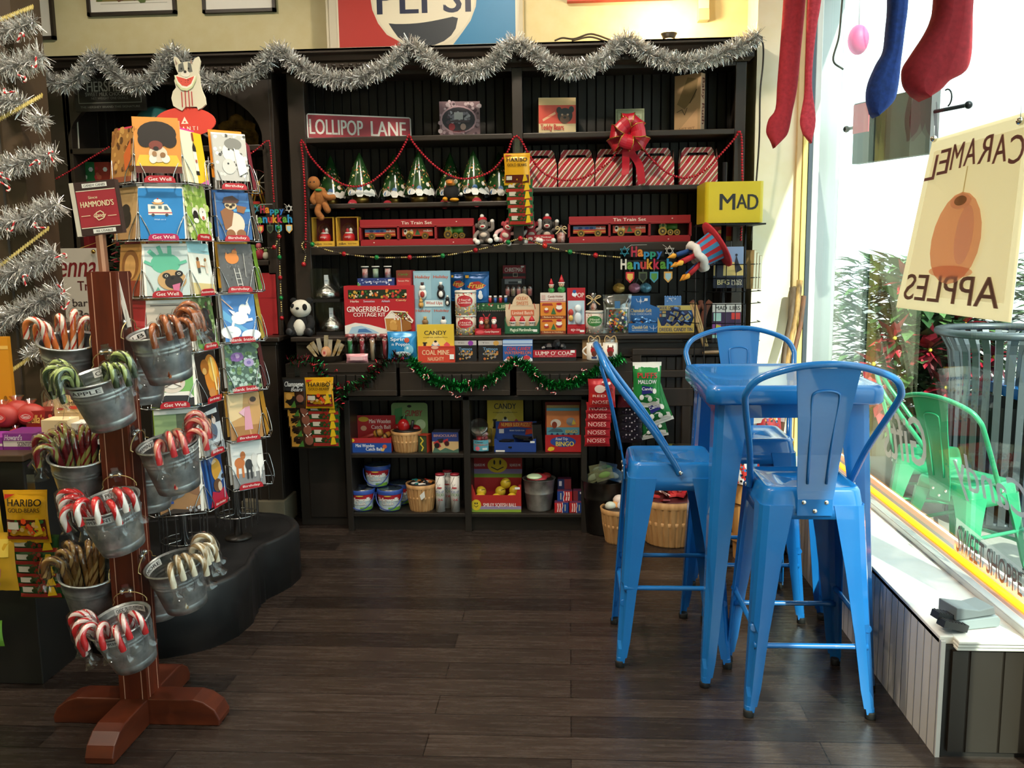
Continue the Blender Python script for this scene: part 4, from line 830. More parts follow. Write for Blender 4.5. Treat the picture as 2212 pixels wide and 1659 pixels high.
tag(b.build('wall_speaker', bev=.008), 'small cream box fixed to the yellow wall beside the red sign', 'speaker')
b = MB(); b.tube(bez([at(1198, 88, 5.3), at(1215, 82, 5.3), at(1240, 84, 5.28), at(1270, 74, 5.27), at(1290, 76, 5.28), at(1320, 87, 5.3)], 6), .005, '3a3020', 6); b.tube(bez([at(1235, 88, 5.26), at(1275, 80, 5.25), at(1310, 90, 5.25)], 6), .005, '3a3020', 6)
tag(b.build('cable'), 'loose brown cable coiled on top of the cabinet', 'cable')
b = MB(); b.tube(bez([at(1636, 80, 5.0), at(1648, 95, 5.0), at(1648, 140, 5.02), at(1642, 200, 5.02), at(1640, 300, 5.03), at(1633, 400, 5.05), at(1622, 520, 5.05)], 6), .0045, '2a241c', 6)
tag(b.build('cable'), 'thin black cable hanging from the cabinet corner down the white wall', 'cable')
u = thing('picture_lamp', 'small lamp on top of the cabinet washing the yellow wall', 'lamp', (.55, 5.2, 2.656))
b = MB(); b.lathe([(.05, 0), (.05, .02), (.02, .025), (.02, .04)], '3a3020', (0, 0, 0), 16); b.build('base', u)
b = MB(); b.lathe([(.03, .04), (.045, .07), (.043, .07), (.028, .042)], '3a3020', (0, 0, 0), 16, cap0=False, cap1=False); b.ell((0, 0, .06), .022, emit('bulb_glow', 'ffd08a', 20), 10, 6); b.build('lamp_head', u)
light('picture_lamp_light', 'POINT', (.55, 5.2, 2.79), 20, (1, .74, .40), .05)
# ---------------------------------------------------------------- left cabinet contents
carton('chocolate_sign', 'dark chocolate sign with silver lettering hung on the arched cabinet', 'sign', 156, 310, 150, 5.08, at(230, 240, 5.08).z, .012, '24211e', 'R,.02,.03,.98,.97,1d1b19|L,8a8a84,.008,.06 .2 .06 .84 .94 .84 .94 .2 .06 .2|T,.5,.6,.26,.62,a9a9a2,HERSHEY\'S|T,.5,.41,.09,.68,8f8f88,SWEET MILK CHOCOLATE|t,.5,.31,.06,.52,7c7c76,NET WEIGHT ONE OUNCE|t,.5,.76,.05,.6,7c7c76,MORE SUSTAINING THAN MEAT|t,.5,.1,.05,.84,7c7c76,THE HERSHEY BRAND THIS SIGNATURE|L,8a8a84,.01,.08 .7 .12 .78 .2 .8|L,8a8a84,.01,.92 .7 .88 .78 .8 .8')
carton('art_print', 'white art print with colourful panel standing on the arched cabinet shelf', 'print', 92, 160, 196, 5.16, 2.172, .01, 'd8d2c2', 'R,.05,.22,.55,.95,b89a6a|D,40,.06,.24,.54,.94,.08,8a5a30/d8b860/5a3a24/a83a2a/6a7a4a|I,.45,.8,.12,.3,3a2a1c,F', rx=-.05)
b = MB(); b.ell((0, 0, .125), .125, noisy('globe_blue', '24506a', '3f8a66', ns=2.2, r=.3, detail=6), 24, 14); b.lathe([(.06, 0), (.05, .012), (.02, .02)], '4a3820', (0, 0, 0), 16)
tag(b.build('globe', loc=(at(340, 280, 5.28).x, 5.28, 2.172)), 'blue and green globe on the shelf inside the arch', 'globe')
a = at(512, 262, 5.22); b = MB()
cp = [(-.12, -.09), (.12, -.09), (.125, -.03), (.105, .0), (.11, .03), (.08, .05), (.05, .055), (.03, .08), (0, .092), (-.03, .08), (-.05, .055), (-.08, .05), (-.11, .03), (-.105, 0), (-.125, -.03)]
mb_ = noisy('aged_brass', '3a2c14', '7a6030', ns=30, r=.35, m=.9); b.prism(cp, -.01, .02, mb_)
for i in range(5): b.tube([(-.09+.02*i, -.012, -.07+.02*i), (-.04+.02*i, -.014, -.03+.01*i), (.0+.02*i, -.012, -.06+.015*i)], .004, mb_, 5)
b.box(-.125, .125, -.014, .03, -.095, -.085, mb_)
tag(b.build('brass_crest', loc=(a.x, 5.22, 2.172+.0955)), 'ornate brass crest from an old cash register inside the arch', 'ornament')
carton('tin_sign', 'cream sign with gold letters behind the brown column', 'sign', 100, 162, 378, 5.15, 1.83, .012, 'b8a468', 'R,.03,.05,.97,.95,c4b078|T,.45,.32,.34,.9,8a7028,ATE|T,.3,.75,.22,.6,5a4424,ERY|L,8a7028,.012,.04 .08 .96 .08 .96 .9 .04 .9')
for x0, x1, lab, c1, c2 in ((172, 203, 'small green and red patterned card box on the left shelf', '2f7a44', 'c8d0c0'), (203, 234, 'small red card box beside the green one on the left shelf', 'b03a30', 'd86a50')):
    carton('gift_box', lab, 'box', x0, x1, 350, 5.22, 1.83, .05, c1, 'D,8,.1,.1,.9,.9,.16,%s/d03040/eee' % c2)
fw = thing('ferris_wheel', 'small yellow toy ferris wheel on the shelf right of the cards', 'toy', (at(556, 410, 5.2).x, 5.2, 1.83))
b = MB(); b.box(-.052, .052, -.03, .03, 0, .018, '1f6a3a'); b.build('base', fw)
b = MB()
for s in (-.025, .025):
    for q in (1, -1): b.tube([(q*.036, s, .018), (q*.004, s, .14)], .005, 'c89a30', 5)
    b.tube([(-.02, s, .08), (.02, s, .08)], .004, 'c89a30', 5)
b.prism([(-.024, .125), (.024, .125), (.03, .15), (.018, .145), (0, .152), (-.018, .145), (-.03, .15)], -.032, -.028, 'd0a038'); b.box(-.02, .02, -.03, .03, .018, .034, 'b03028'); b.build('stand', fw)
b = MB()
for s in (-.012, .012): b.tube([(.072*cos(2*pi*i/24), s, .14+.072*sin(2*pi*i/24)) for i in range(24)], .002, '7a2a2a', 5, closed=True)
for i in range(8): b.tube([(0, 0, .14), (.072*cos(pi*i/4), 0, .14+.072*sin(pi*i/4))], .0035, col('a8a49a', .4, .4), 5)
b.build('wheel', fw)
carton('red_carton', 'dark red box standing on the ledge behind the card racks', 'box', 534, 596, 590, 5.1, 1.10, .16, '9a2428', 'R,.02,.02,.98,.98,a3272b|R,.0,.6,1,.606,7a1a1e')
carton('red_carton', 'dark red box above the white treats poster on the left shelf', 'box', 112, 190, 488, 5.14, 1.53, .12, '7a1c20')
b, lc, w_, h_ = carton('', '', '', 128, 222, 536, 4.75, at(170, 695, 4.75).z, .008, 'cfc8bc', 'I,.36,.71,.2,.85,7a1a22,enna|T,.68,.49,.13,.66,5a1418,Treats|T,.38,.26,.1,.34,3a3030,bar|T,.5,.1,.12,.4,3a3030,Bar', build=False)
[b.tube([(sx_*w_, .004, h_-.02), (sx_*w_*.8, .34, h_+.05)], .002, 'b8904a', 5) for sx_ in (-.3, .3)]; b.ell((.3*w_, -.02, h_*.95), .012, col('b8904a', .2, 1), 10, 7); tag(b.build('treats_poster', loc=lc, rot=(-.02, .0, .03)), 'white poster with red script lettering behind the mahogany post', 'poster')
for x, y, r, c1, c2, lab in ((556, 480, .03, 'b02a3c', 'd86a70', 'small pink and red ornament below the left hanukkah sign'), (572, 508, .02, 'd8d0b8', '8aa060', 'small pale ornament beside the pink ornament on the left shelf')):
    b = MB(); p = at(x, y, 5.16); b.ell((0, 0, r*1.2), (r, r, r*1.2), c1, 12, 8); b.ell((0, 0, r*2.7), (r*.6, r*.6, r*.6), c2, 10, 6); tag(b.build('ornament', loc=(p.x, 5.16, 1.53)), lab, 'ornament')
b = tinsel([at(255, 490, 5.05), at(270, 540, 5.05), at(258, 590, 5.05)], .07, [col('1c3a22', .6), col('2a4a2c', .6), col('8a1c24', .5)], 700, .006, 77)
tag(b.build('pine_wreath'), 'dark green pine wreath with red bow behind the stand', 'wreath')
# ---- black gondola at the far left with sweets on and below it
M_gon = noisy('black_slat_panel', '141312', '1c1a18', ns=6, r=.5)
gd = thing('candy_counter', 'black candy counter at the far left below the brown column', 'counter', (-2.5, 3.3, 0))
b = MB(); b.box(-.7, .56, -.28, .25, 0, .84, M_gon); b.build('body', gd, bev=.004)
b = MB(); b.box(-.72, .58, -.31, .26, .845, .87, noisy('brown_edge', '3a2a1c', '4a3624', ns=5, r=.4)); b.build('top', gd, bev=.004)
ZG = .87; ZR = at(85, 925, 3.22).z
b = MB(); b.box(-2.6, at(186, 920, 3.22).x, 3.21, 3.5, ZG, ZR, '3a2a1c'); tag(b.build('display_step'), 'brown step at the back of the candy counter carrying the red cherry box', 'riser')
carton('candy_box', 'red chocolate cherry box with gold script lettering behind the left pails', 'candy box', 53, 118, 888, 3.22, ZR, .1, 'a02a20', 'R,0,0,1,1,9a261e|P,6a1a14,.6 0 1 0 1 1 .7 1|E,.86,.6,.12,.25,5a2018|E,.86,.72,.07,.12,c84a3c|I,.34,.55,.5,.6,e8c060,Cella\'s', top='7a1c16', rz=-.06)
carton('gum_box', 'purple and white scented gum box on the candy counter', 'candy box', 5, 88, 936, 3.08, ZG, .12, 'd8ccc8', 'R,0,0,1,.2,7a2a80|R,0,.55,1,1,8a3490|R,.82,.66,.98,.9,cdbbc8|I,.28,.76,.34,.46,e0d0e0,Howard\'s|T,.68,.36,.26,.6,4a3a48,SCENTED GUM', side='6a2470')
carton('gum_box', 'second purple gum box cut off by the left edge', 'candy box', -50, 4, 945, 3.08, ZG, .12, '8a3490', 'R,0,.3,1,.5,d8ccc8')
carton('candy_carton', 'tall cream carton with red lips logo on the candy counter', 'candy box', 115, 182, 850, 3.22, ZR, .08, 'dcb982', 'R,0,0,1,.5,e4c48e|T,.6,.72,.1,.4,3a2a20,SMILE|E,.62,.6,.16,.05,c84030|E,.2,.56,.1,.035,c84030|L,8a6a40,.01,.1 .44 .9 .44', rz=.05)
carton('candy_carton', 'low cream carton in front of the lips carton', 'candy box', 88, 145, 908, 3.1, ZG, .08, 'e6cfa4', 'E,.2,.2,.12,.08,c84030')
carton('candy_carton', 'white carton with red lips logo nearest the pails', 'candy box', 144, 214, 915, 3.12, ZG, .08, 'dcdad6', 'T,.3,.62,.2,.3,3a3a3a,SMILE|E,.32,.42,.14,.12,c8303a|R,.55,.1,1,.5,e8e8e6', rz=-.08)
carton('orange_carton', 'orange yellow carton on the counter cut off by the left edge', 'candy box', -60, 15, 728, 3.3, ZR, .02, 'd8901c', 'R,0,.86,1,.9,f0c060|E,.8,.3,.05,.03,8a5a10')
M_red_bag = clear('red_bag', 'c83030', .35, .12, .5)
for i, (x, y, r) in enumerate(((30, 905, .055), (62, 868, .05), (10, 868, .05), (45, 925, .03))):
    b = MB(); p = at(x, y, 3.24); b.ell((0, 0, r*.9), (r*1.15, r*.7, r*.9), 'a83a34', 14, 9); b.art(r*1.3, r, 'E,.5,.5,.44,.4,c83a38|L,f0d0c8,.03,.2 .5 .3 .62 .5 .68 .7 .62 .8 .5 .7 .38 .5 .32 .3 .38 .2 .5|I,.5,.5,.24,.44,f0d8d0,Sweet', -r*.72, z0=r*.4)
    b.lathe([(r*.2, r*1.7), (r*.5, r*2.1)], clear('bag_neck', 'ffe0e0', .3, .1), (0, 0, 0), 10, False, False)
    tag(b.build('candy_bag', loc=(p.x, 3.27-.02*i, ZR if i < 3 else ZG)), 'round red candy bag on the counter, ' + ('nearest the purple gum box', 'in the back row beside the cherry box', 'back row, cut by the left edge', 'smallest, in front')[i], 'candy bag')
b = MB(); b.lathe([(.06, 0), (.065, .02), (.065, .11), (.05, .13), (.052, .135)], clear('jar_glass', 'f4f0ea', .16, .05, .8), (0, 0, 0), 20); b.lathe([(.055, .004), (.058, .07), (.02, .085)], noisy('mixed_sweets', 'a84a3a', 'd8c0a0', ns=60, r=.4), (0, 0, 0), 16)
tag(b.build('candy_jar', loc=(at(95, 870, 3.3).x, 3.40, ZR)), 'clear jar of sweets behind the red candy bags', 'jar')
# ---- bags
def bagmesh(w, h, T, m, art=None, seam=None, rough=.25, seed=0):
    b = MB(); nu, nv = 10, 12; R2 = random.Random(seed); cr = [[R2.uniform(-1, 1)*.002 for _ in range(nu+1)] for _ in range(nv+1)]
    pf = lambda u, v: max(0, (1-abs(2*u-1)**5))*max(0, 1-abs((v-.07)/.86*2-1)**5 if .07 < v < .93 else 0)
    def pt(u, v, s):
        e = .012*w*sin(v*40) if (v < .07 or v > .93) else 0
        iu, iv = min(nu, int(u*nu+.5)), min(nv, int(v*nv+.5))
        return ((u-.5)*w*(1-.06*sin(pi*v)), -s*(T/2*pf(u, v)+.0008)+cr[iv][iu]*(1 if 0 < u < 1 else 0)*min(1, T*40), v*h+e*(u-.5))
    for s in (1, -1):
        vs = [pt(i/nu, j/nv, s) for j in range(nv+1) for i in range(nu+1)]
        b.add(vs, [((j*(nu+1)+i), (j*(nu+1)+i+1), ((j+1)*(nu+1)+i+1), ((j+1)*(nu+1)+i))[::s] for j in range(nv) for i in range(nu)], [(seam or m) if j in (0, nv-1) else m for j in range(nv) for i in range(nu)], True)
    if art: b.art(w, h, art, fm=lambda u, v, l: (lambda q: (q[0], q[1]-.0028-l*1.5, q[2]))(((u-.5)*w*(1-.06*sin(pi*v)), -T/2*pf(u, v)-.0008, v*h)), sub=8, rough=rough)
    return b
def bag(name, label, cat, x0, x1, yt, yb, Y, T, m, art=None, grp=None, rot=(0, 0, 0), seam=None, seed=0):
    a = at(x0, yb, Y); c = at(x1, yb, Y); t_ = at((x0+x1)/2, yt, Y); w = c.x-a.x; h = t_.z-(a.z+c.z)/2
    mm = col(m, .25, .15) if isinstance(m, str) else m
    return tag(bagmesh(w, h, T, mm, art, col(seam, .3) if seam else None, seed=seed).build(name, loc=((a.x+c.x)/2, Y, (a.z+c.z)/2), rot=rot), label, cat, grp)
HAR = 'R,.04,.08,.96,.93,d8a01c|R,.04,.08,.96,.46,5a2418|D,30,.08,.16,.92,.44,.06,a02a1c/2a5a24/c8a060/d8481c|T,.52,.78,.13,.78,1a1410,HARIBO|T,.5,.64,.08,.74,3a2a14,GOLD-BEARS|R,.08,.28,.36,.42,c8c0b0|P,d8b020,.68 .14 .78 .5 .84 .5 .9 .2|R,.04,.08,.96,.14,a8342c|P,b02a20,.06 .84 .3 .93 .06 .93'
LOW = 'R,.03,.1,.97,.9,1e4a26|R,.03,.1,.97,.34,a8342c|R,.1,.42,.36,.72,c0b8a8|P,d8b020,.68 .2 .74 .75 .84 .75 .9 .25|D,14,.36,.4,.66,.75,.05,7a2018/2a3a1c'
def strip(nm, x, y0, y1, Y):
    p = at(x, y0, Y); q = at(x, y1, Y); b = MB(); b.box(p.x-.014, p.x+.014, Y, Y+.002, q.z, p.z, M_clip)
    tag(b.build('clip_strip'), nm, 'strip')
strip('clear clip strip holding the bags hung on the candy counter', 65, 1025, 1290, 3.008)
bag('gummy_bag', 'gold gummy bear bag hung on the candy counter, topmost', 'candy bag', 17, 112, 1058, 1172, 2.96, .03, 'd8a01c', HAR, seed=2)
for i, (y0, y1) in enumerate(((1155, 1195), (1185, 1222), (1210, 1250), (1235, 1270), (1255, 1292))):
    bag('gummy_bag', 'gummy bag hung below the gold one on the candy counter, %s down' % ('second', 'third', 'fourth', 'fifth', 'lowest')[i], 'candy bag', 24+5*i, 132+2*i, y0, y1, 2.975, .018, '2a4a24', LOW, seed=i+4)
bag('gummy_bag', 'yellow gummy bag cut off by the left edge', 'candy bag', -70, 8, 1040, 1150, 2.97, .03, 'd8b030', 'R,.1,.1,.9,.5,c8a040', seed=9)
bag('gummy_bag', 'yellow bag with pink candy picture low at the left edge', 'candy bag', -50, 42, 1150, 1275, 2.965, .03, 'd8a830', 'P,c87a88,.3 .1 .6 .1 .7 .4 .5 .5 .25 .4|R,.1,.6,.9,.9,e0c050', seed=8)
bag('gummy_bag', 'green bag near the floor cut off by the left edge', 'candy bag', -60, 10, 1340, 1395, 2.96, .03, '6aa03a', 'R,.6,.5,.9,.8,222', seed=7)
# ================================================================ goods in the wall cabinet
# ---- top shelf
p, q = at(664, 292, 5.14), at(889, 292, 5.385); wL = (Vector((q.x-p.x, q.y-p.y))).length
b = MB(); b.zprism and b.prism([(x+wL/2, z+.07) for x, z in rsq(wL/2, .07, .014, 5)], 0, .004, 'e8e4de')
b.art(wL, .14, 'R,.012,.05,.988,.95,a8202e|T,.275,.49,.6,.5,e8e2da,LOLLIPOP|T,.775,.49,.6,.34,e8e2da,LANE|E,.02,.5,.005,.02,3a1418|E,.98,.5,.005,.02,3a1418', 0, x0=0)
tag(b.build('street_sign', loc=(p.x, 5.14, Z1), rot=(-.04, 0, atan2(q.y-p.y, q.x-p.x))), 'red LOLLIPOP LANE street sign with white border on the top shelf', 'sign')
carton('vintage_box', 'pink and grey box with an oval candy shop picture on the top shelf', 'box', 949, 1036, 219, 5.24, Z1, .06, '8a6a70', 'D,70,0,0,1,1,.05,b898a0/5a4048/d0b8bc|E,.47,.5,.45,.38,c8a0a8|E,.47,.5,.41,.34,3a343c|D,40,.2,.4,.74,.7,.04,b8b4bc/5a4a54/8a8490|R,.36,.5,.58,.7,c8c4c4|R,.2,.42,.74,.48,5a4a50|E,.3,.3,.08,.1,a83a40|E,.58,.3,.07,.09,b89a90|T,.47,.17,.05,.3,a83a40,SWEETS', side='b090a0', rz=.1)
carton('candy_box', 'cinnamon teddy bears box in red and cream on the top shelf', 'candy box', 1163, 1244, 211, 5.2, Z1, .1, 'e0c898', 'R,0,.3,1,.8,d8503c|R,0,.8,1,1,e0bc84|R,.02,.98,.3,1,e8cc98|P,e8b088,.1 .42 .44 .62 .46 .56 .12 .36|T,.28,.5,.05,.3,d8503c,CINNAMON|E,.55,.66,.07,.09,2e2a28|E,.88,.68,.07,.09,2e2a28|E,.71,.52,.2,.2,2e2a28|E,.7,.42,.13,.12,6a4a34|E,.63,.54,.03,.025,c8a080|E,.78,.54,.03,.025,c8a080|E,.7,.46,.04,.03,111|T,.36,.18,.2,.62,c83a30,Teddy Bears', side='5a4420', rz=.12)
carton('tin_box', 'small pale green tin behind the red bow', 'tin', 1330, 1392, 235, 5.24, Z1, .05, '9aa080', 'R,0,.84,1,1,8a9070|R,.1,.6,.9,.78,b4b896|T,.5,.69,.1,.7,6a7050,MINTS|L,6a7050,.015,.06 .06 .06 .94 .94 .94 .94 .06 .06 .06')
b, lc, w_, h_ = carton('', '', '', 1508, 1526, 158, 5.18, Z1, .2, 'd8b898', build=False)
b = MB(); b.box(-.16, 0, 0, .045, 0, h_, 'b08c64'); M0 = b.M
b.art(.16, h_, 'R,0,0,1,1,b8946a|P,8a7048,.1 .5 .5 .95 .9 .9 .8 .6 .4 .4|P,d0a478,.1 0 .9 .4 .9 0|L,3a3020,.03,.6 .5 .85 .72|L,3a3020,.02,.1 .36 .3 .4 .4 .3 .5 .42|T,.5,.06,.04,.6,8a6a44,NET WT', 0, x0=-.16)
b.M = M0 @ TR(0, .022, 0, rz=pi/2); b.box(-.023, .023, -.002, 0, 0, h_, 'd8b494')
b.M = M0 @ TR(.0025, .022, h_/2, rz=pi/2) @ Matrix.Rotation(pi/2, 4, 'Y'); b.art(h_*.8, .036, 'T,.5,.5,1,1,6a2a22,Baby Ruth', 0, z0=-.018, x0=-h_*.42); b.M = M0
tag(b.build('candy_box', loc=(at(1512, 158, 5.2).x, 5.16, Z1), rot=(0, 0, -.62)), 'tall tan candy bar box turned on edge at the right end of the top shelf', 'candy box')
# bow
bw = thing('gift_bow', 'large red ribbon bow with gold edges on the right bay shelf edge', 'bow', tuple(at(1358, 290, 5.06)))
M_rib = noisy('red_ribbon', 'a8182a', 'c22234', ns=8, r=.35); M_gold = col('d8a850', .25, .8)
b = MB()
for k in range(9):
    a = 2*pi*k/9+.2; b.M = Matrix.Rotation(-a, 4, 'Y') @ Matrix.Rotation((-.5, .15, .6)[k % 3], 4, 'Z'); sc = (1, .9, 1.08)[k % 3]
    pr = [(0, -.01, 0), (.035, -.05, .0), (.075, -.062, 0), (.108, -.03, 0), (.085, .0, 0), (.04, .004, 0), (0, 0, 0)]
    L = [p_*sc for p_ in bez(pr, 4)]; wd = .036; f = lambda p_: .22+.78*min(1, p_.x/.085)
    for s_, e_ in zip(L, L[1:]):
        b.add([(s_.x, s_.y, -wd*f(s_)), (e_.x, e_.y, -wd*f(e_)), (e_.x, e_.y+.006, 0), (s_.x, s_.y+.006, 0)], [(0, 1, 2, 3)], M_rib, True)
        b.add([(s_.x, s_.y+.006, 0), (e_.x, e_.y+.006, 0), (e_.x, e_.y, wd*f(e_)), (s_.x, s_.y, wd*f(s_))], [(0, 1, 2, 3)], M_rib, True)
    for sg_ in (1, -1): b.tube([(p_.x, p_.y-.001, sg_*wd*f(p_)) for p_ in L], .0022, M_gold, 5)
b.M = I4(); b.ell((0, -.03, 0), (.018, .015, .02), M_rib, 10, 7); b.build('loops', bw)
for s_, e_ in (((-.02, -.22), -1), ((.07, -.27), 1)):
    b = MB(); L = bez([(0, -.01, -.01), (s_[0]*.3-.01, -.03, -.1), (s_[0]*.8, -.02, -.17), (s_[0], -.025, s_[1]), ], 5); wd = .02
    for i, (u_, v_) in enumerate(zip(L, L[1:])): b.add([(u_.x-wd, u_.y, u_.z), (v_.x-wd, v_.y, v_.z), (v_.x+wd, v_.y-.006, v_.z+.008), (u_.x+wd, u_.y-.006, u_.z+.008)], [(0, 1, 2, 3)], M_rib, True)
    b.build('tail', bw)
# ---- tree shaped tins
def cone_fm(u, v, l):
    z = .05+.235*v; r = .086*(1-v)**.85+.004+l*2; a = (u-.5)*2*pi*.8
    return (r*sin(a), -r*cos(a), z)
M_tree = noisy('tree_tin_green', '16301a', '2c5226', ns=18, r=.18)
M_gtin = noisy('gold_tin', '8a6a30', 'a88848', ns=3, r=.3, m=.9)
def tree(label, x, Y, s=1.0, tagd=1):
    t = thing('tree_tin', label, 'tin', (at(x, 430, Y).x, Y, Z2L), 0, 'tree shaped tins on the left bay')
    b = MB(); b.lathe([(.05, 0), (.05, .052)], M_gtin, (0, 0, 0), 24); b.build('base_tin', t)
    b = MB(); b.lathe([(.088, .045), (.09, .048), (.09, .052)]+[(.086*(1-v)**.85+.004, .05+.235*v) for v in [i/12 for i in range(1, 13)]]+[(.001, .292)], M_tree, (0, 0, 0), 28)
    b.art(.4, .235, 'D,60,.1,.12,.9,.85,.014,d8c878/b83a30/e8e0c8/d8a040/c84040|D,14,.12,.02,.88,.22,.04,8a7050/b83a34/efe6da/3a6aa0|D,20,.05,0,.95,.06,.05,e8e6e0/d8d8d4', fm=cone_fm, sub=4); b.build('cone', t)
    if tagd:
        b = MB(); b.M = TR(-.025*tagd, -.0985, -.032); b.prism([(.027*cos(2*pi*k/20), .027+.027*sin(2*pi*k/20)) for k in range(20)], 0, .002, 'a8202e')
        b.art(.054, .054, 'E,.5,.5,.44,.44,b02a38|E,.7,.5,.13,.13,8aa050|T,.42,.6,.12,.5,f0d8d0,Tin|T,.42,.4,.1,.55,f0d8d0,Candy'); b.build('round_tag', t)
for lab, x, Y, tg in (('tree shaped green tin first from the left, in the back row', 717, 5.33, 0), ('tree shaped green tin second from the left, in the front row', 779, 5.2, 1), ('tree shaped green tin third from the left, in the back row', 853, 5.33, 1), ('tree shaped green tin fourth from the left, in the front row', 906, 5.2, 0), ('tree shaped green tin behind the black bird plush', 974, 5.33, 1), ('tree shaped green tin right of the black bird plush', 1024, 5.2, -1), ('tree shaped green tin partly hidden by the hanging gummy bags', 1079, 5.33, 0)): tree(lab, x, Y, 1, tg)
def plush(name, label, cat, loc, spec, rot=(0, 0, 0), grp=None):
    b = MB()
    for kind, *a in spec:
        if kind == 'e': b.ell(a[0], a[1], a[2], 14, 9)
        else: b.tube(bez(a[0], 4), a[1], a[2], 8); [b.ell(e, a[1]*1.02, a[2], 8, 6) for e in (a[0][0], a[0][-1])]
    return tag(b.build(name, loc=loc, rot=rot), label, cat, grp)
GP = noisy('ginger_plush', '8a5426', 'a86a34', ns=40, r=.9)
p = at(698, 425, 5.06)
plush('gingerbread_plush', 'brown gingerbread man plush slumped over the left end of the tins shelf', 'plush toy', tuple(p), [('e', (-.05, 0, .075), (.036, .028, .038), GP), ('e', (-.015, 0, .0), (.042, .03, .055), GP), ('t', [(.0, -.01, .02), (.03, -.02, -.005), (.062, -.02, -.005)], .016, GP), ('t', [(-.04, -.0, .02), (-.055, -.02, -.01), (-.05, -.02, -.03)], .015, GP), ('t', [(-.02, 0, -.04), (-.03, -.02, -.08), (-.01, -.02, -.115)], .018, GP), ('t', [(.005, 0, -.035), (.02, -.02, -.06), (.028, -.02, -.075)], .018, GP), ('e', (-.018, -.028, .035), (.02, .008, .008), '2f7a3a'), ('e', (-.062, -.026, .08), .004, '222'), ('e', (-.04, -.027, .08), .004, '222')])
BK = noisy('black_plush', '0c0c0e', '18181a', ns=40, r=.9)
plush('bird_plush', 'small black bird plush with orange feet in front of the tree tins', 'plush toy', (at(975, 430, 5.12).x, 5.12, Z2L+.002), [('e', (0, 0, .05), (.045, .035, .045), BK), ('e', (0, -.005, .108), (.03, .028, .028), 'c88a3c'), ('e', (.0, 0, .12), (.033, .03, .024), BK), ('e', (0, -.034, .1), (.016, .014, .009), 'd8761c'), ('e', (.028, -.018, .108), (.012, .008, .012), 'e0d0b0'), ('e', (-.03, -.04, .012), (.014, .03, .012), 'e09a20'), ('e', (.022, -.042, .008), (.026, .02, .01), 'e09a20'), ('e', (.055, 0, .04), (.01, .01, .01), 'e8e4dc')])
# ---- gable boxes with diagonal stripes
def stripes():
    t = NT('gift_stripes'); tc = t.n('TexCoord'); sp = t.n('SeparateXYZ'); t.l(tc.outputs['Object'], sp.inputs[0])
    mu = t.n('Math', operation='MULTIPLY_ADD'); mu.inputs[1].default_value = -.8; t.l(sp.outputs[2], mu.inputs[0]); t.l(sp.outputs[0], mu.inputs[2])
    ml = t.n('Math', operation='MULTIPLY'); ml.inputs[1].default_value = 17.5; t.l(mu.outputs[0], ml.inputs[0]); fr = t.n('Math', operation='FRACT'); t.l(ml.outputs[0], fr.inputs[0])
    r = t.n('ValToRGB'); r.color_ramp.interpolation = 'CONSTANT'; e = r.color_ramp.elements; e[0].position, e[0].color = 0, lin('b02a34'); e[1].position, e[1].color = .34, lin('e6d8cc')
    for pz, c in ((.52, 'b83840'), (.66, '8a7a4a'), (.82, 'e0d2c4'), (.92, 'b02a34')): x = e.new(pz); x.color = lin(c)
    t.l(fr.outputs[0], r.inputs[0]); t.l(r.outputs[0], t.b.inputs['Base Color']); t.set(Roughness=.4); return t.mat
M_str = stripes()
for i, (x0, x1, wd) in enumerate(((1122, 1203, 'first from the left, behind the gummy bags'), (1206, 1284, 'second from the left'), (1286, 1366, 'beneath the left tail of the red bow'), (1374, 1456, 'just right of the red bow'), (1469, 1550, 'rightmost in its row'))):
    a = at(x0, 390, 5.15); c = at(x1, 390, 5.15); w = c.x-a.x; d = .13
    t = thing('gable_box', 'red, white and green striped gable box, '+wd, 'gift box', ((a.x+c.x)/2, 5.15, Z2R), 0, 'striped gable boxes')
    b = MB(); b.rings([[(-w/2, 0, 0), (w/2, 0, 0), (w/2, d, 0), (-w/2, d, 0)], [(-w/2, 0, .12), (w/2, 0, .12), (w/2, d, .12), (-w/2, d, .12)], [(-w/2*.9, d/2-.004, .168), (w/2*.9, d/2-.004, .168), (w/2*.9, d/2+.004, .168), (-w/2*.9, d/2+.004, .168)]], M_str, smooth=False); b.build('body', t)
    b = MB(); o_ = [(-w*.45, .165), (-w*.42, .195), (-w*.36, .21), (w*.36, .21), (w*.42, .195), (w*.45, .165), (w*.3, .165), (w*.26, .182), (-w*.26, .182), (-w*.3, .165)]; b.prism(o_, d/2-.003, d/2+.003, M_str); b.build('handle', t)
    for s in (1, -1): b = MB(); b.add([(s*w/2, 0, .12), (s*w/2, d, .12), (s*w*.49, d*.7, .2), (s*w*.49, d*.3, .2)], [(0, 1, 2, 3)], '9a8a80'); b.build('side_flap', t)
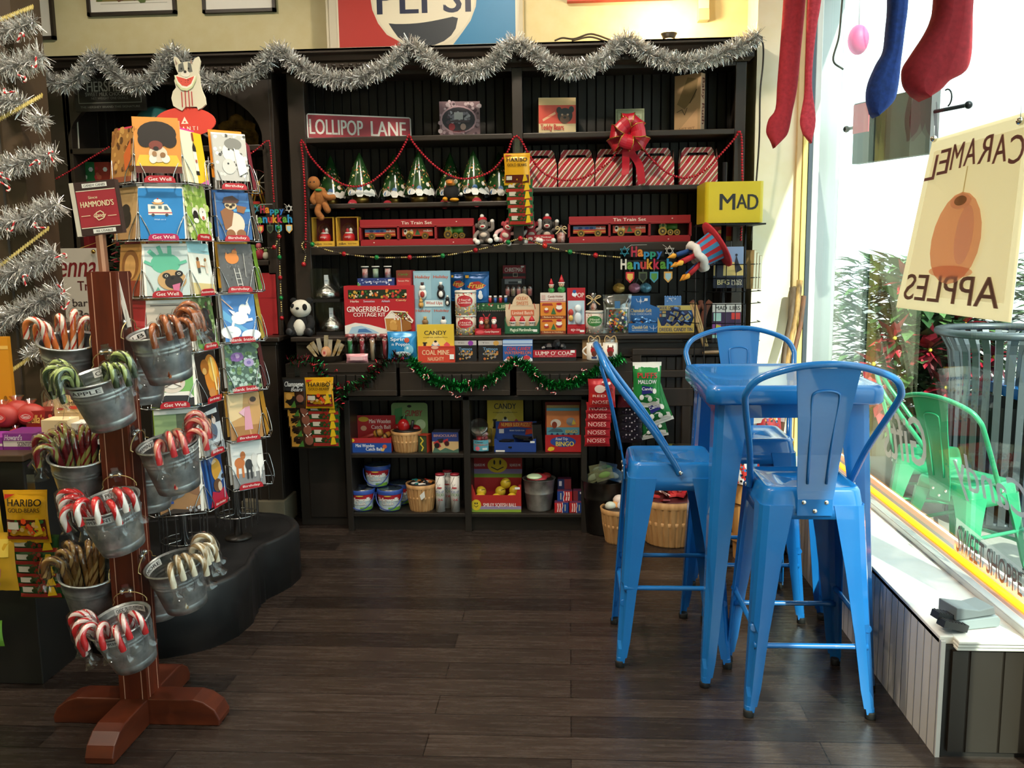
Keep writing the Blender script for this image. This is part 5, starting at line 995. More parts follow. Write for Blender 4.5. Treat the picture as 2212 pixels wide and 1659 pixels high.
# ---- third shelf
def globe_box(label, x0, x1):
    a = at(x0, 520, 5.14); c = at(x1, 520, 5.14); w = c.x-a.x; h = .165
    t = thing('snow_globe_box', label, 'gift box', ((a.x+c.x)/2, 5.14, Z3), 0, 'boxed snow globes')
    b = MB(); b.box(-w/2, w/2, .08, .082, 0, h, '5a1418')
    for s in (1, -1): b.box(s*w/2-.003, s*w/2+.003, 0, .08, 0, h, 'd8a838')
    b.box(-w/2, w/2, 0, .08, h-.004, h, 'd8a838'); b.box(-w/2, w/2, -.001, .08, 0, .03, 'd8a838'); b.art(w, .03, 'T,.25,.5,.45,.32,4a3020,m&m|T,.72,.5,.25,.4,8a6020,Snow Globe', -.0012); b.build('carton', t)
    b = MB(); b.lathe([(.034, .03), (.034, .055), (.028, .07), (.022, .072)], 'b81c24', (0, .038, 0), 18); b.art(.04, .02, 'T,.5,.5,.6,.8,f0e0d8,mp', .004, z0=.04)
    b.ell((-.008, .036, .088), (.01, .01, .014), 'c03038', 8, 6); b.ell((.012, .036, .09), (.01, .01, .014), 'd8d4d0', 8, 6); b.lathe([(.026, .072), (.02, .08)], 'e8e6e2', (0, .038, 0), 12); b.build('base', t)
    b = MB(); b.ell((0, .038, .098), .036, clear('globe_glass', 'ffffff', .06, .03, .9), 18, 12); b.build('globe', t)
globe_box('yellow boxed snow globe, left one of the pair', 676, 721); globe_box('yellow boxed snow globe next to the toy train box', 728, 774)
def wheel(b, x, y, z, r): b.tube([(x, y-.008, z), (x, y+.004, z)], r, col('a8823c', .3, .8), 14); b.tube([(x, y-.0095, z), (x, y-.008, z)], r*.6, '3a2c18', 12); b.tube([(x, y-.011, z), (x, y-.009, z)], r*.25, col('c8a860', .3, .8), 8)
def trainset(label, x0, x1, yt):
    a = at(x0, yt, 5.13); c = at(x1, yt, 5.13); w = c.x-a.x; h = (a.z+c.z)/2-Z3
    t = thing('toy_train_box', label, 'toy', ((a.x+c.x)/2, 5.13, Z3), 0, 'tin train sets'); R_ = '9a1c24'
    b = MB(); b.box(-w/2, w/2, .09, .094, 0, h, '3a1014'); b.box(-w/2, w/2, 0, .092, 0, .035, R_); b.box(-w/2, w/2, 0, .092, h-.045, h, R_)
    for x in (-w/2, -w*.165, w*.165, w/2): b.box(x-.006, x+.006, 0, .09, .03, h-.04, '8a1a20')
    b.art(w, h, 'T,.5,.86,.12,.27,efe0d0,Tin Train Set|E,.12,.12,.006,.018,efe0d0|E,.82,.1,.006,.018,efe0d0|E,.85,.88,.006,.018,efe0d0|L,b84a40,.003,.0 .76 1 .76', -.0005); b.build('carton', t)
    for i, n in enumerate(('wagon', 'wagon')):
        x = (-.33+.33*i)*w; ww = w*.27; b = MB(); b.box(x-ww/2, x+ww/2, .02, .07, .052, h-.052, 'b03a24'); b.M = TR(x, .02, .052)
        b.art(ww, h-.104, ('R,0,.55,.7,.96,5a7aa0|E,.22,.7,.07,.16,2a3a6a|E,.42,.7,.07,.16,2a4a9a|E,.56,.7,.06,.15,2a3a6a|R,0,.2,1,.3,d8a040|T,.84,.7,.3,.28,efe4d8,m&m' if i == 0 else 'P,2a5a34,.42 .15 .5 .95 .6 .15|D,14,.1,.3,.36,.8,.06,d8b060/6a8a3a/d8d0c0|T,.84,.7,.3,.28,efe4d8,m&m')); b.M = I4()
        o = b.build(n, t)
        for s in (1, -1): b = MB(); wheel(b, x+s*ww*.26, .015, .052, .02); b.build('wheel', o)
    x = w*.33; b = MB(); G = noisy('train_green', '2c6a2c', '4a8a3a', ns=8, r=.3)
    b.box(x-.055, x-.015, .02, .07, .055, h-.05, '6a9a58'); b.art(.04, .05, 'R,.2,.3,.8,.9,c8b060|E,.5,.6,.2,.2,3a6a2c', .0195, x0=x-.055, z0=.06); b.tube([(x-.015, .045, .082), (x+.045, .045, .082)], .022, G, 14); b.tube([(x+.03, .045, .09), (x+.03, .045, .125)], .007, G, 8); b.box(x-.05, x+.06, .025, .065, .05, .06, '2a3a20'); o = b.build('locomotive', t)
    for wx, wr in ((-.038, .024), (.005, .017), (.042, .017)): b = MB(); wheel(b, x+wx, .015, .034+wr, wr); b.build('wheel', o)
trainset('red boxed tin train set on the left bay beside the snow globes', 777, 1023, 473); trainset('red boxed tin train set on the right bay behind the yellow sign', 1229, 1492, 466)
def monkey(label, px, py, Y, c1, c2, lean=0):
    A, B_, R_ = col(c1, .9), col(c2, .9), col('b01c28', .9); p = at(px, py, Y)
    plush('sock_monkey_plush', label, 'plush toy', (p.x, Y, Z3+.002), [('e', (0, 0, .045), (.034, .028, .042), A), ('e', (0, -.01, .105), (.032, .03, .034), A), ('e', (0, -.036, .095), (.017, .012, .012), 'e8dcd0'), ('e', (0, -.04, .096), (.012, .012, .006), R_), ('e', (-.012, -.036, .116), .004, '111'), ('e', (.012, -.036, .116), .004, '111'), ('e', (-.036, 0, .106), (.01, .006, .014), A), ('e', (.036, 0, .106), (.01, .006, .014), A), ('e', (0, .004, .135), (.026, .026, .018), R_ if c2 != 'c8c0b8' else A), ('e', (0, .0, .155), .012, 'e8e4de'), ('t', [(-.03, -.005, .07), (-.05, -.02, .05), (-.05, -.04, .03)], .011, B_), ('t', [(.03, -.005, .07), (.052, -.015, .08), (.056, -.02, .115)], .011, B_), ('t', [(-.015, -.01, .015), (-.03, -.045, .014), (-.035, -.07, .012)], .013, B_), ('t', [(.015, -.01, .015), (.025, -.04, .014), (.035, -.065, .012)], .013, B_), ('e', (-.05, -.045, .026), .013, 'e8e4de'), ('e', (-.035, -.074, .013), .015, 'e8e4de'), ('e', (.036, -.07, .013), .015, 'e8e4de'), ('e', (.056, -.02, .12), .012, 'e8e4de'), ('e', (0, -.03, .05), (.02, .008, .014), 'c8b8a8')], rot=(0, lean, 0), grp='sock monkey plushes')
monkey('grey sock monkey plush beside the left toy train box', 1048, 525, 5.14, '6a625c', '847a72', -.1)
monkey('red and white striped sock monkey plush lying right of the grey one', 1086, 525, 5.15, 'b04850', 'd8b0b0', .35)
monkey('dark grey sock monkey plush sitting behind the small red box', 1182, 515, 5.2, '4a4440', '6a625c', 0)
monkey('red hatted sock monkey plush behind the hanging gummy bags', 1150, 515, 5.2, 'a83840', 'c8c0b8', -.1)
carton('small_red_box', 'small red box in front of the grey sock monkeys', 'gift box', 1136, 1197, 507, 5.125, Z3, .04, 'a81e28', 'T,.6,.7,.22,.6,efdcd4,Sock Monkeys|T,.6,.36,.2,.66,efdcd4,with Candy Canes|E,.16,.55,.09,.2,d8c0b8')
b = MB(); b.lathe([(.022, 0), (.027, .02), (.026, .055), (.014, .075), (.02, .1)], clear('candy_wrap', 'fff4f0', .15, .1, .7), (0, 0, 0), 14); b.lathe([(.02, .003), (.023, .05), (.012, .06)], noisy('red_candies', 'b02a30', 'e8d0c8', ns=60), (0, 0, 0), 12)
for s in (1, -1): b.tube(bez([(0, -.02, .078), (s*.02, -.026, .092), (s*.03, -.024, .078), (s*.006, -.024, .076), (s*.03, -.026, .05)], 4), .003, 'd8c090', 5)
tag(b.build('candy_bag', loc=(at(1212, 520, 5.13).x, 5.13, Z3)), 'small clear bag of red candies tied with straw bow by the right train box', 'candy bag')
carton('small_red_box', 'red and yellow box right of the yellow sign on the third shelf', 'gift box', 1536, 1580, 487, 5.16, Z3, .05, 'b8241c', 'R,0,0,1,.3,d8a030|E,.5,.6,.16,.12,e8c060')
# hanging gummy bags on the centre post
strip('clear clip strip with gummy bags on the centre post', 1117, 300, 480, 5.085)
bag('gummy_bag', 'gold gummy bear bag hung on the centre post, topmost', 'candy bag', 1089, 1146, 331, 400, 5.04, .022, 'd8a01c', 'R,.04,.08,.96,.93,d0981c|R,.04,.08,.96,.32,5a2418|T,.5,.8,.13,.8,1a1410,HARIBO|T,.5,.63,.09,.76,3a2a14,GOLD BEARS|R,.08,.16,.3,.28,c8c0b0|P,d8b020,.7 .1 .78 .34 .84 .34 .9 .14|P,b02a20,.06 .9 .4 .95 .06 .95', seed=12)
for i, (y0, y1) in enumerate(((388, 418), (406, 436), (425, 452), (442, 470), (458, 488))):
    bag('gummy_bag', 'green and red gummy bag on the centre post strip, %s down' % ('second', 'third', 'fourth', 'fifth', 'lowest')[i], 'candy bag', 1091+i*2, 1152+i*.5, y0, y1, 5.05, .014, '2a5a2c', LOW, seed=i+14)
# ---- hanukkah signs
def hanukkah(label, x0, x1, yt, yb, Y):
    p = at((x0+x1)/2, (yt+yb)/2, Y); w = at(x1, yb, Y).x-at(x0, yb, Y).x; h = w*.62
    t = thing('hanukkah_sign', label, 'sign', (p.x, Y, p.z))
    b = MB()
    def letters(s, cols, z, hh, wid):
        n = len(s); x = -wid/2
        for ch, c in zip(s, cols):
            cw = wid/n; up = ch.isupper() or ch == 'k' or ch == 'h'; dn = ch in 'py'
            vs, fs = textmesh(ch, .035, 0); gh = hh*(1 if up else .72); zz = z-(.25*hh if dn else 0)
            for yy, mt in ((0, c), (.004, c)): b.add([(x+vx*cw*.92, yy, zz+vy*gh) for vx, vy in vs], fs, mt)
            x += cw
    letters('Happy', ('b02a44', 'd8822a', '2a8ac0', '2a9a80', '2a6ac0'), h*.12, h*.3, w*.56)
    letters('Hanukkah', ('e0dcd0', '6aa03a', '2a8ac0', 'b83a3a', 'd8a030', 'c02a50', '5a9a3a', '2a8ac0'), -h*.24, h*.3, w*.94)
    b.box(-w*.44, w*.44, .004, .006, -h*.02, h*.02, '1a1a1a'); b.box(-w*.3, w*.3, .004, .006, h*.12, h*.3, '1a1a1a'); b.build('lettering', t)
    for sx, c in ((-.4, '3a9ab0'), (.4, 'e0e0dc')):
        b = MB()
        for k in range(2):
            tr = [(sx*w+w*.085*cos(pi/2+2*pi*i/3+k*pi), h*.28+w*.085*sin(pi/2+2*pi*i/3+k*pi)) for i in range(3)]
            b.tube([(x, -.001-k*.002, z) for x, z in tr], w*.014, c, 5, closed=True)
        b.build('star', t)
    for sx, c, c2 in ((-.3, 'c8303a', 'e8c060'), (-.07, '4a5a40', '202820'), (.13, '4aa0c0', '5a9a4a'), (.38, 'e0b060', 'a8d0e0')):
        pl = [(sx*w+px_*w*.075, -h*.46+pz*w*.1) for px_, pz in ((-1, .9), (1, .9), (1, -.3), (0, -1.1), (-1, -.3))]
        b = MB(); b.prism(pl, 0, .004, c); cx, cz = sx*w, -h*.46
        b.prism([(cx+(x-cx)*.68, cz+(z-cz)*.68) for x, z in pl], -.0012, 0, c2); b.tube([(sx*w, .002, -h*.46+w*.09), (sx*w, .002, -h*.22)], .001, 'bbb', 4); b.build('dreidel', t)
    b = MB(); b.tube([(-w*.38, .003, h*.34), (-w*.28, .01, h*.46), (0, .012, h*.46)], .0012, 'd8d8d4', 4); b.tube([(w*.38, .003, h*.34), (w*.28, .01, h*.46)], .0012, 'd8d8d4', 4); b.build('cord', t)
hanukkah('colourful Happy Hanukkah cut-out sign hung on the right bay below the train box', 1337, 1458, 522, 605, 5.07)
hanukkah('colourful Happy Hanukkah cut-out sign hung on the dark pilaster beside the cards', 543, 634, 425, 510, 5.03)
# ---- ledge goods
PB = col('0e0e10', .9); PWh = noisy('white_plush', 'd0ccc0', 'e4e0d4', ns=30, r=.95)
plush('panda_plush', 'black and white panda plush sitting at the left end of the ledge', 'plush toy', (at(655, 728, 5.04).x, 5.04, ZL), [('e', (.0, .01, .062), (.058, .05, .066), PB), ('e', (-.01, -.03, .05), (.036, .026, .048), PWh), ('e', (-.005, -.005, .155), (.06, .052, .052), PWh), ('e', (-.045, -.005, .2), (.02, .012, .018), PB), ('e', (.045, .0, .2), (.02, .012, .018), PB), ('e', (.03, -.046, .166), (.014, .01, .019), PB), ('e', (-.04, -.04, .172), (.012, .01, .014), PB), ('e', (-.01, -.055, .16), (.01, .008, .007), PB), ('t', [(-.045, -.01, .1), (-.06, -.03, .06), (-.05, -.045, .04)], .02, PB), ('t', [(.045, -.01, .1), (.06, -.03, .07), (.05, -.045, .05)], .02, PB), ('t', [(-.03, -.02, .025), (-.055, -.05, .024)], .024, PB), ('t', [(.03, -.02, .025), (.05, -.05, .024)], .024, PB), ('e', (-.058, -.07, .03), (.02, .01, .022), '222226'), ('e', (.054, -.07, .03), (.02, .01, .022), '222226')], grp=None)
M_foil = noisy('silver_foil', 'a8a8a6', 'dcdcd8', ns=45, r=.25, m=1, bump=.5); M_case = clear('clear_case', 'f0f4f4', .06, .04, .8)
def kiss(label, x0, x1, yt, yb, Y, zb):
    a = at(x0, yb, Y); c = at(x1, yb, Y); w = c.x-a.x; h = at((x0+x1)/2, yt, Y).z-zb
    t = thing('chocolate_drop_box', label, 'candy box', ((a.x+c.x)/2, Y, zb))
    b = MB(); b.box(-w/2, w/2, 0, w*.8, 0, .02, '15110e'); b.build('tray', t)
    b = MB(); b.lathe([(.008, .02), (w*.40, .021), (w*.45, .038), (w*.42, .056), (w*.33, .076), (w*.22, .096), (w*.11, .116), (.012, .138), (.006, .15)], M_foil, (0, w*.4, 0), 20); b.build('foil_drop', t)
    b = MB(); b.box(-.012, .012, w*.4-.03, w*.4-.028, .09, .155, 'd8dce0'); b.art(.02, .06, 'T,.5,.5,.12,.8,4a6a9a,KISS', w*.4-.031, z0=.092); b.build('paper_flag', t)
    b = MB(); b.box(-w/2, w/2, 0, w*.8, .02, h, M_case); b.build('case', t)
kiss('clear boxed giant foil chocolate drop, lower of the stacked pair', 684, 744, 652, 724, 5.06, ZL); kiss('clear boxed giant foil chocolate drop, upper of the stacked pair', 672, 734, 580, 652, 5.06, ZL+.187)
b, lc, w_, h_ = carton('', '', '', 742, 893, 617, 5.045, ZL, .1, 'b01e28', 'R,.06,.74,.9,.92,1c2a18|D,50,.07,.75,.89,.91,.02,c8a040/b83a30/3a7a34/e0d0b0/d87a30|T,.15,.69,.045,.12,efe4d8,Herbs|T,.36,.69,.045,.16,d8c8d8,Sweeties|T,.6,.69,.045,.12,c8c8e0,Airheads|T,.82,.7,.05,.15,e8c890,Candy|T,.34,.53,.11,.6,f4ece4,GINGERBREAD|T,.36,.42,.08,.46,f4ece4,COTTAGE KIT|P,eae6e0,0 0 0 .2 .15 .26 .35 .22 .55 .14 .7 .1 .7 0|P,a8c8e0,.05 .04 .1 .17 .24 .2 .4 .12 .5 .04|P,4a78b0,.18 .06 .2 .13 .3 .14 .4 .06|P,b8803c,.6 .1 .58 .36 .68 .48 .8 .34 .82 .06|P,e8e0d4,.57 .34 .67 .5 .88 .48 .99 .3 .97 .24 .84 .34|P,6a3a28,.67 .48 .88 .46 .97 .27 .82 .34|D,30,.7,.32,.93,.46,.014,d84a40/e8e0d4/5a9a4a/d8b050|P,96602c,.82 .06 .83 .33 .95 .26 .96 .12|L,f0e8dc,.01,.6 .1 .58 .35 .68 .48 .81 .34 .82 .06|E,.7,.26,.045,.05,d8a860|P,c8954c,.66 .1 .64 .22 .7 .28 .76 .2 .75 .1', build=False)
tag(b.build('gingerbread_kit', loc=lc), 'large red gingerbread cottage kit box with a gingerbread house picture on the ledge', 'candy box'); ZK = ZL+h_
carton('blue_candy_box', 'dark blue starry candy box lying on the gingerbread kit', 'candy box', 772, 851, 601, 5.05, ZK, .08, '2a3a78', 'T,.5,.5,.3,.6,d8d8e8,Candy Cane Tubes|D,20,0,.1,1,.9,.02,e0e0f0/a8b8e0|P,5a9a5a,0 0 0 .5 .1 0|R,.84,.6,.94,.85,e8e8e4')
kb = at(810, 601, 5.07).z
for i, (x, c, c2) in enumerate(((789, 'b83a40', 'e0d0c8'), (812, 'b8c0b0', '7a9a70'), (838, 'b83a40', 'd8dcd8'))):
    b = MB(); b.lathe([(.016, 0), (.016, .052)], noisy('tube_candy_%d' % i, c, c2, ns=50), (0, 0, 0), 12); b.lathe([(.022, 0), (.022, .06)], M_case, (0, 0, 0), 14); b.lathe([(.0225, .06), (.0225, .066)], 'd0d0cc', (0, 0, 0), 14)
    tag(b.build('candy_tube', loc=(at(x, 601, 5.09).x, 5.09, kb+.0015)), 'clear candy tube standing on the dark blue box, '+('leftmost', 'middle one', 'rightmost')[i], 'candy tube', 'candy tubes on the blue box')
carton('red_candy_box', 'red and green candy box on the right end of the gingerbread kit', 'candy box', 855, 887, 584, 5.06, ZK, .08, 'b8383a', 'R,0,.5,1,1,7a3a2c|I,.5,.72,.2,.7,4a8a3a,Candy|T,.5,.3,.12,.8,e8c8b8,Sweet Mix', side='a02a30', rz=-.15)
t = thing('wind_up_card', 'tall pale blue card pack of small wind-up snowmen and penguins on the ledge', 'toy pack', (at(935, 700, 5.08).x, 5.08, ZL))
w_ = at(974, 700, 5.08).x-at(895, 700, 5.08).x; h_ = at(935, 585, 5.08).z-ZL
b = MB(); b.box(-w_/2, w_/2, 0, .02, 0, h_, '8ab0c4'); b.art(w_, h_, 'R,.02,.56,.48,.97,9ac0d0|R,.5,.56,.98,.97,8ab4c8|R,.02,.02,.48,.42,9ac0d0|R,.5,.02,.98,.42,8ab4c8|T,.25,.9,.06,.4,c85a3a,Holiday|T,.75,.9,.06,.4,c85a3a,Holiday|T,.25,.37,.05,.4,c85a3a,Holiday|T,.75,.37,.05,.4,c85a3a,Holiday|R,.3,.44,.8,.54,d8e8ec|T,.55,.49,.06,.44,b84a34,Wind Ups', 0); b.build('card', t)
for x, z, c, c2 in ((-.25, .64, 'e8e8e4', 'a83a34'), (.25, .64, '1c1c20', 'e8e8e4'), (.3, .1, 'e8e8e4', '5a1c20'), (-.2, .1, '8a6a40', 'c8a060'), (-.3, .47, 'c89a50', 'c89a50'), (.42, .5, '1c1c20', 'e0e0dc')):
    b = MB(); k = .62 if z > .44 and z < .6 else 1; b.ell((x*w_, -.008, z*h_), (.024*k, .012, .03*k), c, 10, 7); b.ell((x*w_, -.01, z*h_+.035*k), (.018*k, .012, .018*k), c, 10, 7); b.ell((x*w_, -.018, z*h_-.002), (.013*k, .006, .018*k), c2, 8, 6); b.tube([(x*w_, -.01, z*h_+.048*k), (x*w_, -.01, z*h_+.066*k)], .009*k, c2 if c != 'e8e8e4' else '3a1c20', 8); b.build('figure', t)
BB = 'R,.06,.1,.94,.9,1f5a9c|P,c83a34,.1 .56 .3 .7 .6 .72 .9 .6 .7 .5 .4 .46|I,.5,.6,.16,.66,e8d060,Fruit|E,.66,.28,.1,.09,e8ecf0|E,.66,.38,.07,.07,e8ecf0|P,e8b030,.06 .82 .2 .82 .2 .9 .06 .9'
bag('candy_bag', 'blue candy bag with red writing and a snowman, standing behind the round tins', 'candy bag', 1003, 1058, 587, 660, 5.22, .03, '2264a8', BB, seed=21); bag('candy_bag', 'blue candy bag partly hidden left of the snowman bag', 'candy bag', 974, 1010, 588, 650, 5.26, .03, '2264a8', BB, seed=22)
M_tinw = 'd8d0c0'
def can(label, x0, x1, yt, yb, Y, zb, art, m=M_tinw, lid='dcd8d0', seg=28):
    a = at(x0, yb, Y); c = at(x1, yb, Y); r = (c.x-a.x)/2; h = at((x0+x1)/2, yt, Y).z-zb
    b = MB(); b.lathe([(r, 0), (r, h*.9)], m, (0, r, 0), seg); b.art(1, 1, art, fm=lambda u, v, l: ((r+.001+l)*sin((u-.5)*2.6), r-(r+.001+l)*cos((u-.5)*2.6), v*h*.9), sub=12)
    t = thing('candy_canister', label, 'canister', ((a.x+c.x)/2, Y, zb)); b.build('body', t); b = MB(); b.lathe([(r*1.03, h*.9), (r*1.03, h*.98), (r*.95, h)], lid, (0, r, 0), seg); b.build('lid', t); return t, zb+h
CA = 'D,60,0,0,1,.5,.035,6a8a3a/c83a34/d8c060/e8e4da/e0b040|D,20,0,.86,1,1,.03,c83a34/e8e4da|E,.5,.64,.3,.26,b8303a|T,.5,.7,.1,.4,f0d8d0,Hard|T,.5,.58,.1,.46,f0d8d0,Candies'
_, zt = can('round candy canister with red label, lower of the stacked pair', 983, 1027, 681, 722, 5.03, ZL, CA); can('round candy canister with red label, upper of the stacked pair', 981, 1027, 628, 680, 5.03, zt, CA)
t = thing('lip_balm_rack', 'small green rack of red and blue lip balms in front of the clear tubes', 'rack', (at(1066, 660, 5.2).x, 5.2, ZL))
zr = at(1066, 662, 5.2).z-ZL; b = MB(); w_ = at(1100, 660, 5.2).x-at(1030, 660, 5.2).x; b.box(-w_/2, w_/2, -.02, .03, 0, zr-.02, '1a1a1a'); b.box(-w_/2, w_/2, -.022, .03, zr-.02, zr+.02, '2a5a34'); b.art(w_, .04, 'T,.78,.5,.5,.28,d8e8c0,LIP|D,12,0,.1,.6,.9,.03,4a8a50/d8d8c8/b83a34', -.0222, z0=zr-.02)
for k in range(18): b.ell((-w_/2+w_*(k+.5)/18, -.024, zr-.024), .0025, 'e0d8c0', 6, 4)
b.build('stand', t)
for k in range(4):
    b = MB(); x = -w_*.1+k*w_*.16; c = ('b82a34', '2a5aa0')[k % 2]; b.lathe([(.009, 0), (.009, .03)], c, (x, 0, zr+.02), 10); b.lathe([(.009, .03), (.009, .042)], 'e0d8d4', (x, 0, zr+.02), 10); b.build('lip_balm', t)
for k in range(5):
    b = MB(); c = ('c84a50', '7a9a6a', 'd87a7a', '6a8a5a', 'b83a40')[k]; b.lathe([(.016, 0), (.016, .05), (.01, .066), (.006, .068)], clear('tube_clear', 'fff0f0', .2, .1, .6), (0, 0, 0), 12); b.lathe([(.013, .002), (.013, .045)], noisy('tubecandy_%s' % c, c, 'e8d8d0', ns=50), (0, 0, 0), 10)
    tag(b.build('candy_tube', loc=(at(1097+k*12, 655, 5.27).x, 5.27, ZL+.2)), 'small rounded clear candy tube on the riser behind the elf box', 'candy tube', 'small rounded candy tubes on the riser')
b = MB(); b.box(at(1030, 650, 5.25).x, at(1145, 650, 5.25).x, 5.235, 5.40, ZL, ZL+.199, '17130f'); tag(b.build('display_riser'), 'dark riser block on the ledge holding the small candy tubes', 'riser')
carton('black_tin', 'black open tin on the riser under the red belt tin', 'tin', 1083, 1134, 602, 5.34, ZL+.2, .05, '17161a', 'R,.14,.7,.86,.98,8a8a90|R,.3,.72,.7,.84,3a3a40|T,.5,.3,.12,.5,8a8a90,SANTA|R,.7,.76,.84,.86,e0e0dc')
carton('red_belt_tin', 'red tin with CHRISTMAS lettering and a belt buckle on the black tin', 'tin', 1086, 1135, 573, 5.35, at(1108, 603, 5.345).z, .05, '8a1e2c', 'R,0,.2,1,.42,1c1418|L,c8b8a0,.02,.46 .18 .46 .44 .64 .44 .64 .18 .46 .18|T,.48,.68,.3,.78,e8d8d0,CHRISTMAS|R,.8,.84,.94,.96,e0e0dc')
t = thing('candy_dispenser_box', 'red candy dispenser box with small reindeer and bearded figures', 'candy box', (at(1054, 718, 5.02).x, 5.02, ZL))
w_ = at(1082, 718, 5.02).x-at(1026, 718, 5.02).x
b = MB(); b.box(-w_/2, w_/2, 0, .05, 0, .032, 'a81c28'); b.art(w_, .032, 'E,.2,.5,.16,.3,d85a60|T,.66,.5,.4,.56,f0dcd4,Candy Dispenser', 0); b.build('box', t)
for x, c, hat, an in ((-.036, 'c83a40', 'b02030', 0), (-.008, '7a4a28', 'b02030', 1), (.034, 'e8dcd4', 'b8202c', 0)):
    b = MB(); b.ell((x, .02, .045), (.017, .014, .02), 'a82430' if not an else '6a3c20', 10, 7); b.ell((x, .016, .076), (.015, .014, .016), c, 10, 7); b.ell((x, .0, .068), (.011, .006, .011), 'f0e8e0' if not an else '8a5a34', 8, 6); b.ell((x, .018, .09), (.014, .013, .009), hat, 10, 6); b.ell((x-.005, .002, .08), .002, '111', 6, 4); b.ell((x+.005, .002, .08), .002, '111', 6, 4)
    if an: [b.tube([(x+s*.006, .018, .09), (x+s*.014, .018, .105), (x+s*.02, .018, .116)], .003, 'a82430', 5) for s in (1, -1)]
    b.build('figure', t)
t = thing('elf_candy_box', 'cream and green candy display box with three red hat sweets in the tray', 'candy box', (at(1128, 720, 5.03).x, 5.03, ZL))
w_ = at(1165, 720, 5.03).x-at(1091, 720, 5.03).x; h_ = at(1128, 633, 5.03).z-ZL
b = MB(); b.box(-w_/2, w_/2, .055, .058, 0, h_*.72, 'd8c0a0'); b.prism([(.3*w_*cos(pi*i/12), h_*.68+h_*.3*sin(pi*i/12)) for i in range(13)], .054, .058, 'd8c0a0'); b.art(w_, h_, 'T,.5,.86,.09,.34,c8744a,HOLIDAY|T,.5,.74,.09,.34,c8744a,SWEETS|R,.16,.44,.84,.58,c86a48|T,.5,.51,.08,.6,e8d0b8,Limited Batch|L,b84a34,.02,.1 .6 .14 .74|L,b84a34,.02,.88 .6 .84 .74', .0535); b.build('backcard', t)
b = MB(); b.box(-w_/2, w_/2, 0, .055, 0, .004, '1f5a3a'); b.box(-w_/2, w_/2, 0, .003, 0, h_*.2, '1f5a3a')
for s in (1, -1): b.prism([(0, 0), (.055, 0), (.055, h_*.42), (0, h_*.34)], s*w_/2-.002, s*w_/2+.002, '1f5a3a'); n_ = 8; b.v[-n_:] = [Vector((v.y, v.x, v.z)) for v in b.v[-n_:]]
b.prism([(-w_/2, h_*.2), (-w_*.42, h_*.2), (-w_/2, h_*.36)], 0, .003, '1f5a3a'); b.prism([(w_/2, h_*.2), (w_/2, h_*.36), (w_*.42, h_*.2)], 0, .003, '1f5a3a')
b.art(w_, h_*.2, 'T,.5,.5,.5,.7,d8e0c8,Magical Marshmallow|R,.82,.3,.94,.6,e8e8e4', 0); b.build('tray', t)
for x in (-.28, 0, .28):
    b = MB(); b.ell((x*w_, .02, h_*.26), (.018, .012, .026), 'e8d0c0', 12, 8); b.lathe([(.019, h_*.3), (.012, h_*.38), (.003, h_*.44)], 'b81c28', (x*w_, .02, 0), 12); b.lathe([(.02, h_*.285), (.02, h_*.31)], 'efe8e0', (x*w_, .02, 0), 12); b.ell((x*w_-.006, .008, h_*.27), .0025, '222', 6, 4); b.ell((x*w_+.006, .008, h_*.27), .0025, '222', 6, 4); b.build('sweet', t)
OB = 'R,0,0,1,.2,8a3a20|T,.5,.1,.14,.8,e8c898,I Believe in Holidays|P,d8842c,0 .2 1 .2 1 1 0 1|P,a03428,.06 .8 .5 .8 .46 .94 .1 .94|E,.74,.62,.13,.22,a82028|E,.74,.78,.11,.14,e8c8a8|E,.74,.68,.12,.12,efe8e0|E,.74,.9,.11,.08,b02028|P,3a6a3c,.42 .3 .52 .7 .62 .3|E,.24,.5,.1,.12,b03a30|E,.24,.6,.07,.08,efe0d4'
def obox(label, yt, yb, zb): return carton('candy_box', label, 'candy box', 1167, 1222, yt, 5.05, zb, .06, 'd0802c', OB, 'b86a20')
o1 = obox('orange candy box with a bearded man in red, lower of two', 689, 721, ZL); z2 = max(v.co.z for v in o1.data.vertices)+ZL
o2 = obox('orange candy box with a bearded man in red, upper of two', 653, 688, z2); z3 = z2+max(v.co.z for v in o2.data.vertices)
o3 = carton('candy_box', 'white candy box on top of the two orange boxes', 'candy box', 1167, 1222, 633, 5.05, z3, .07, 'd8ccc4', 'T,.6,.6,.3,.6,8a4a40,Candy Holder|T,.6,.3,.2,.6,a86a60,Assorted|L,c8303a,.02,0 .1 1 .1|R,.05,.3,.2,.8,c8a8a0'); z4 = z3+max(v.co.z for v in o3.data.vertices)
for x, lab, s in ((1191, 'small doll with tall red hat on the white candy box, left one', 1), (1213, 'taller doll with pointed red hat on the white candy box, right one', 1.25)):
    b = MB(); b.ell((0, 0, .014*s), (.018*s, .014*s, .016*s), noisy('green_sparkle', '1f6a34', '3aa04c', ns=60, r=.3), 10, 7); b.ell((0, -.003, .037*s), (.013*s, .012*s, .013*s), 'e0b898', 12, 8); b.lathe([(.015*s, .042*s), (.0155*s, .047*s)], 'efe8e4', (0, 0, 0), 14); b.lathe([(.0135*s, .046*s), (.008*s, .062*s), (.001, .08*s)], 'b81c28', (0, 0, 0), 14); b.ell((-.005*s, -.0145*s, .038*s), .0018, '222', 6, 4); b.ell((.005*s, -.0145*s, .038*s), .0018, '222', 6, 4); b.ell((0, -.0155*s, .034*s), .002, 'd89a80', 6, 4); b.ell((0, -.0142*s, .03*s), (.004, .001, .0012), 'a83a3a', 6, 4)
    tag(b.build('elf_doll', loc=(at(x, 630, 5.08).x, 5.08, z4)), lab, 'doll', 'red hatted dolls')
t = thing('candy_dispenser_pack', 'red candy dispenser blister pack in a clear front beside the orange boxes', 'candy pack', (at(1245, 720, 5.05).x, 5.05, ZL))
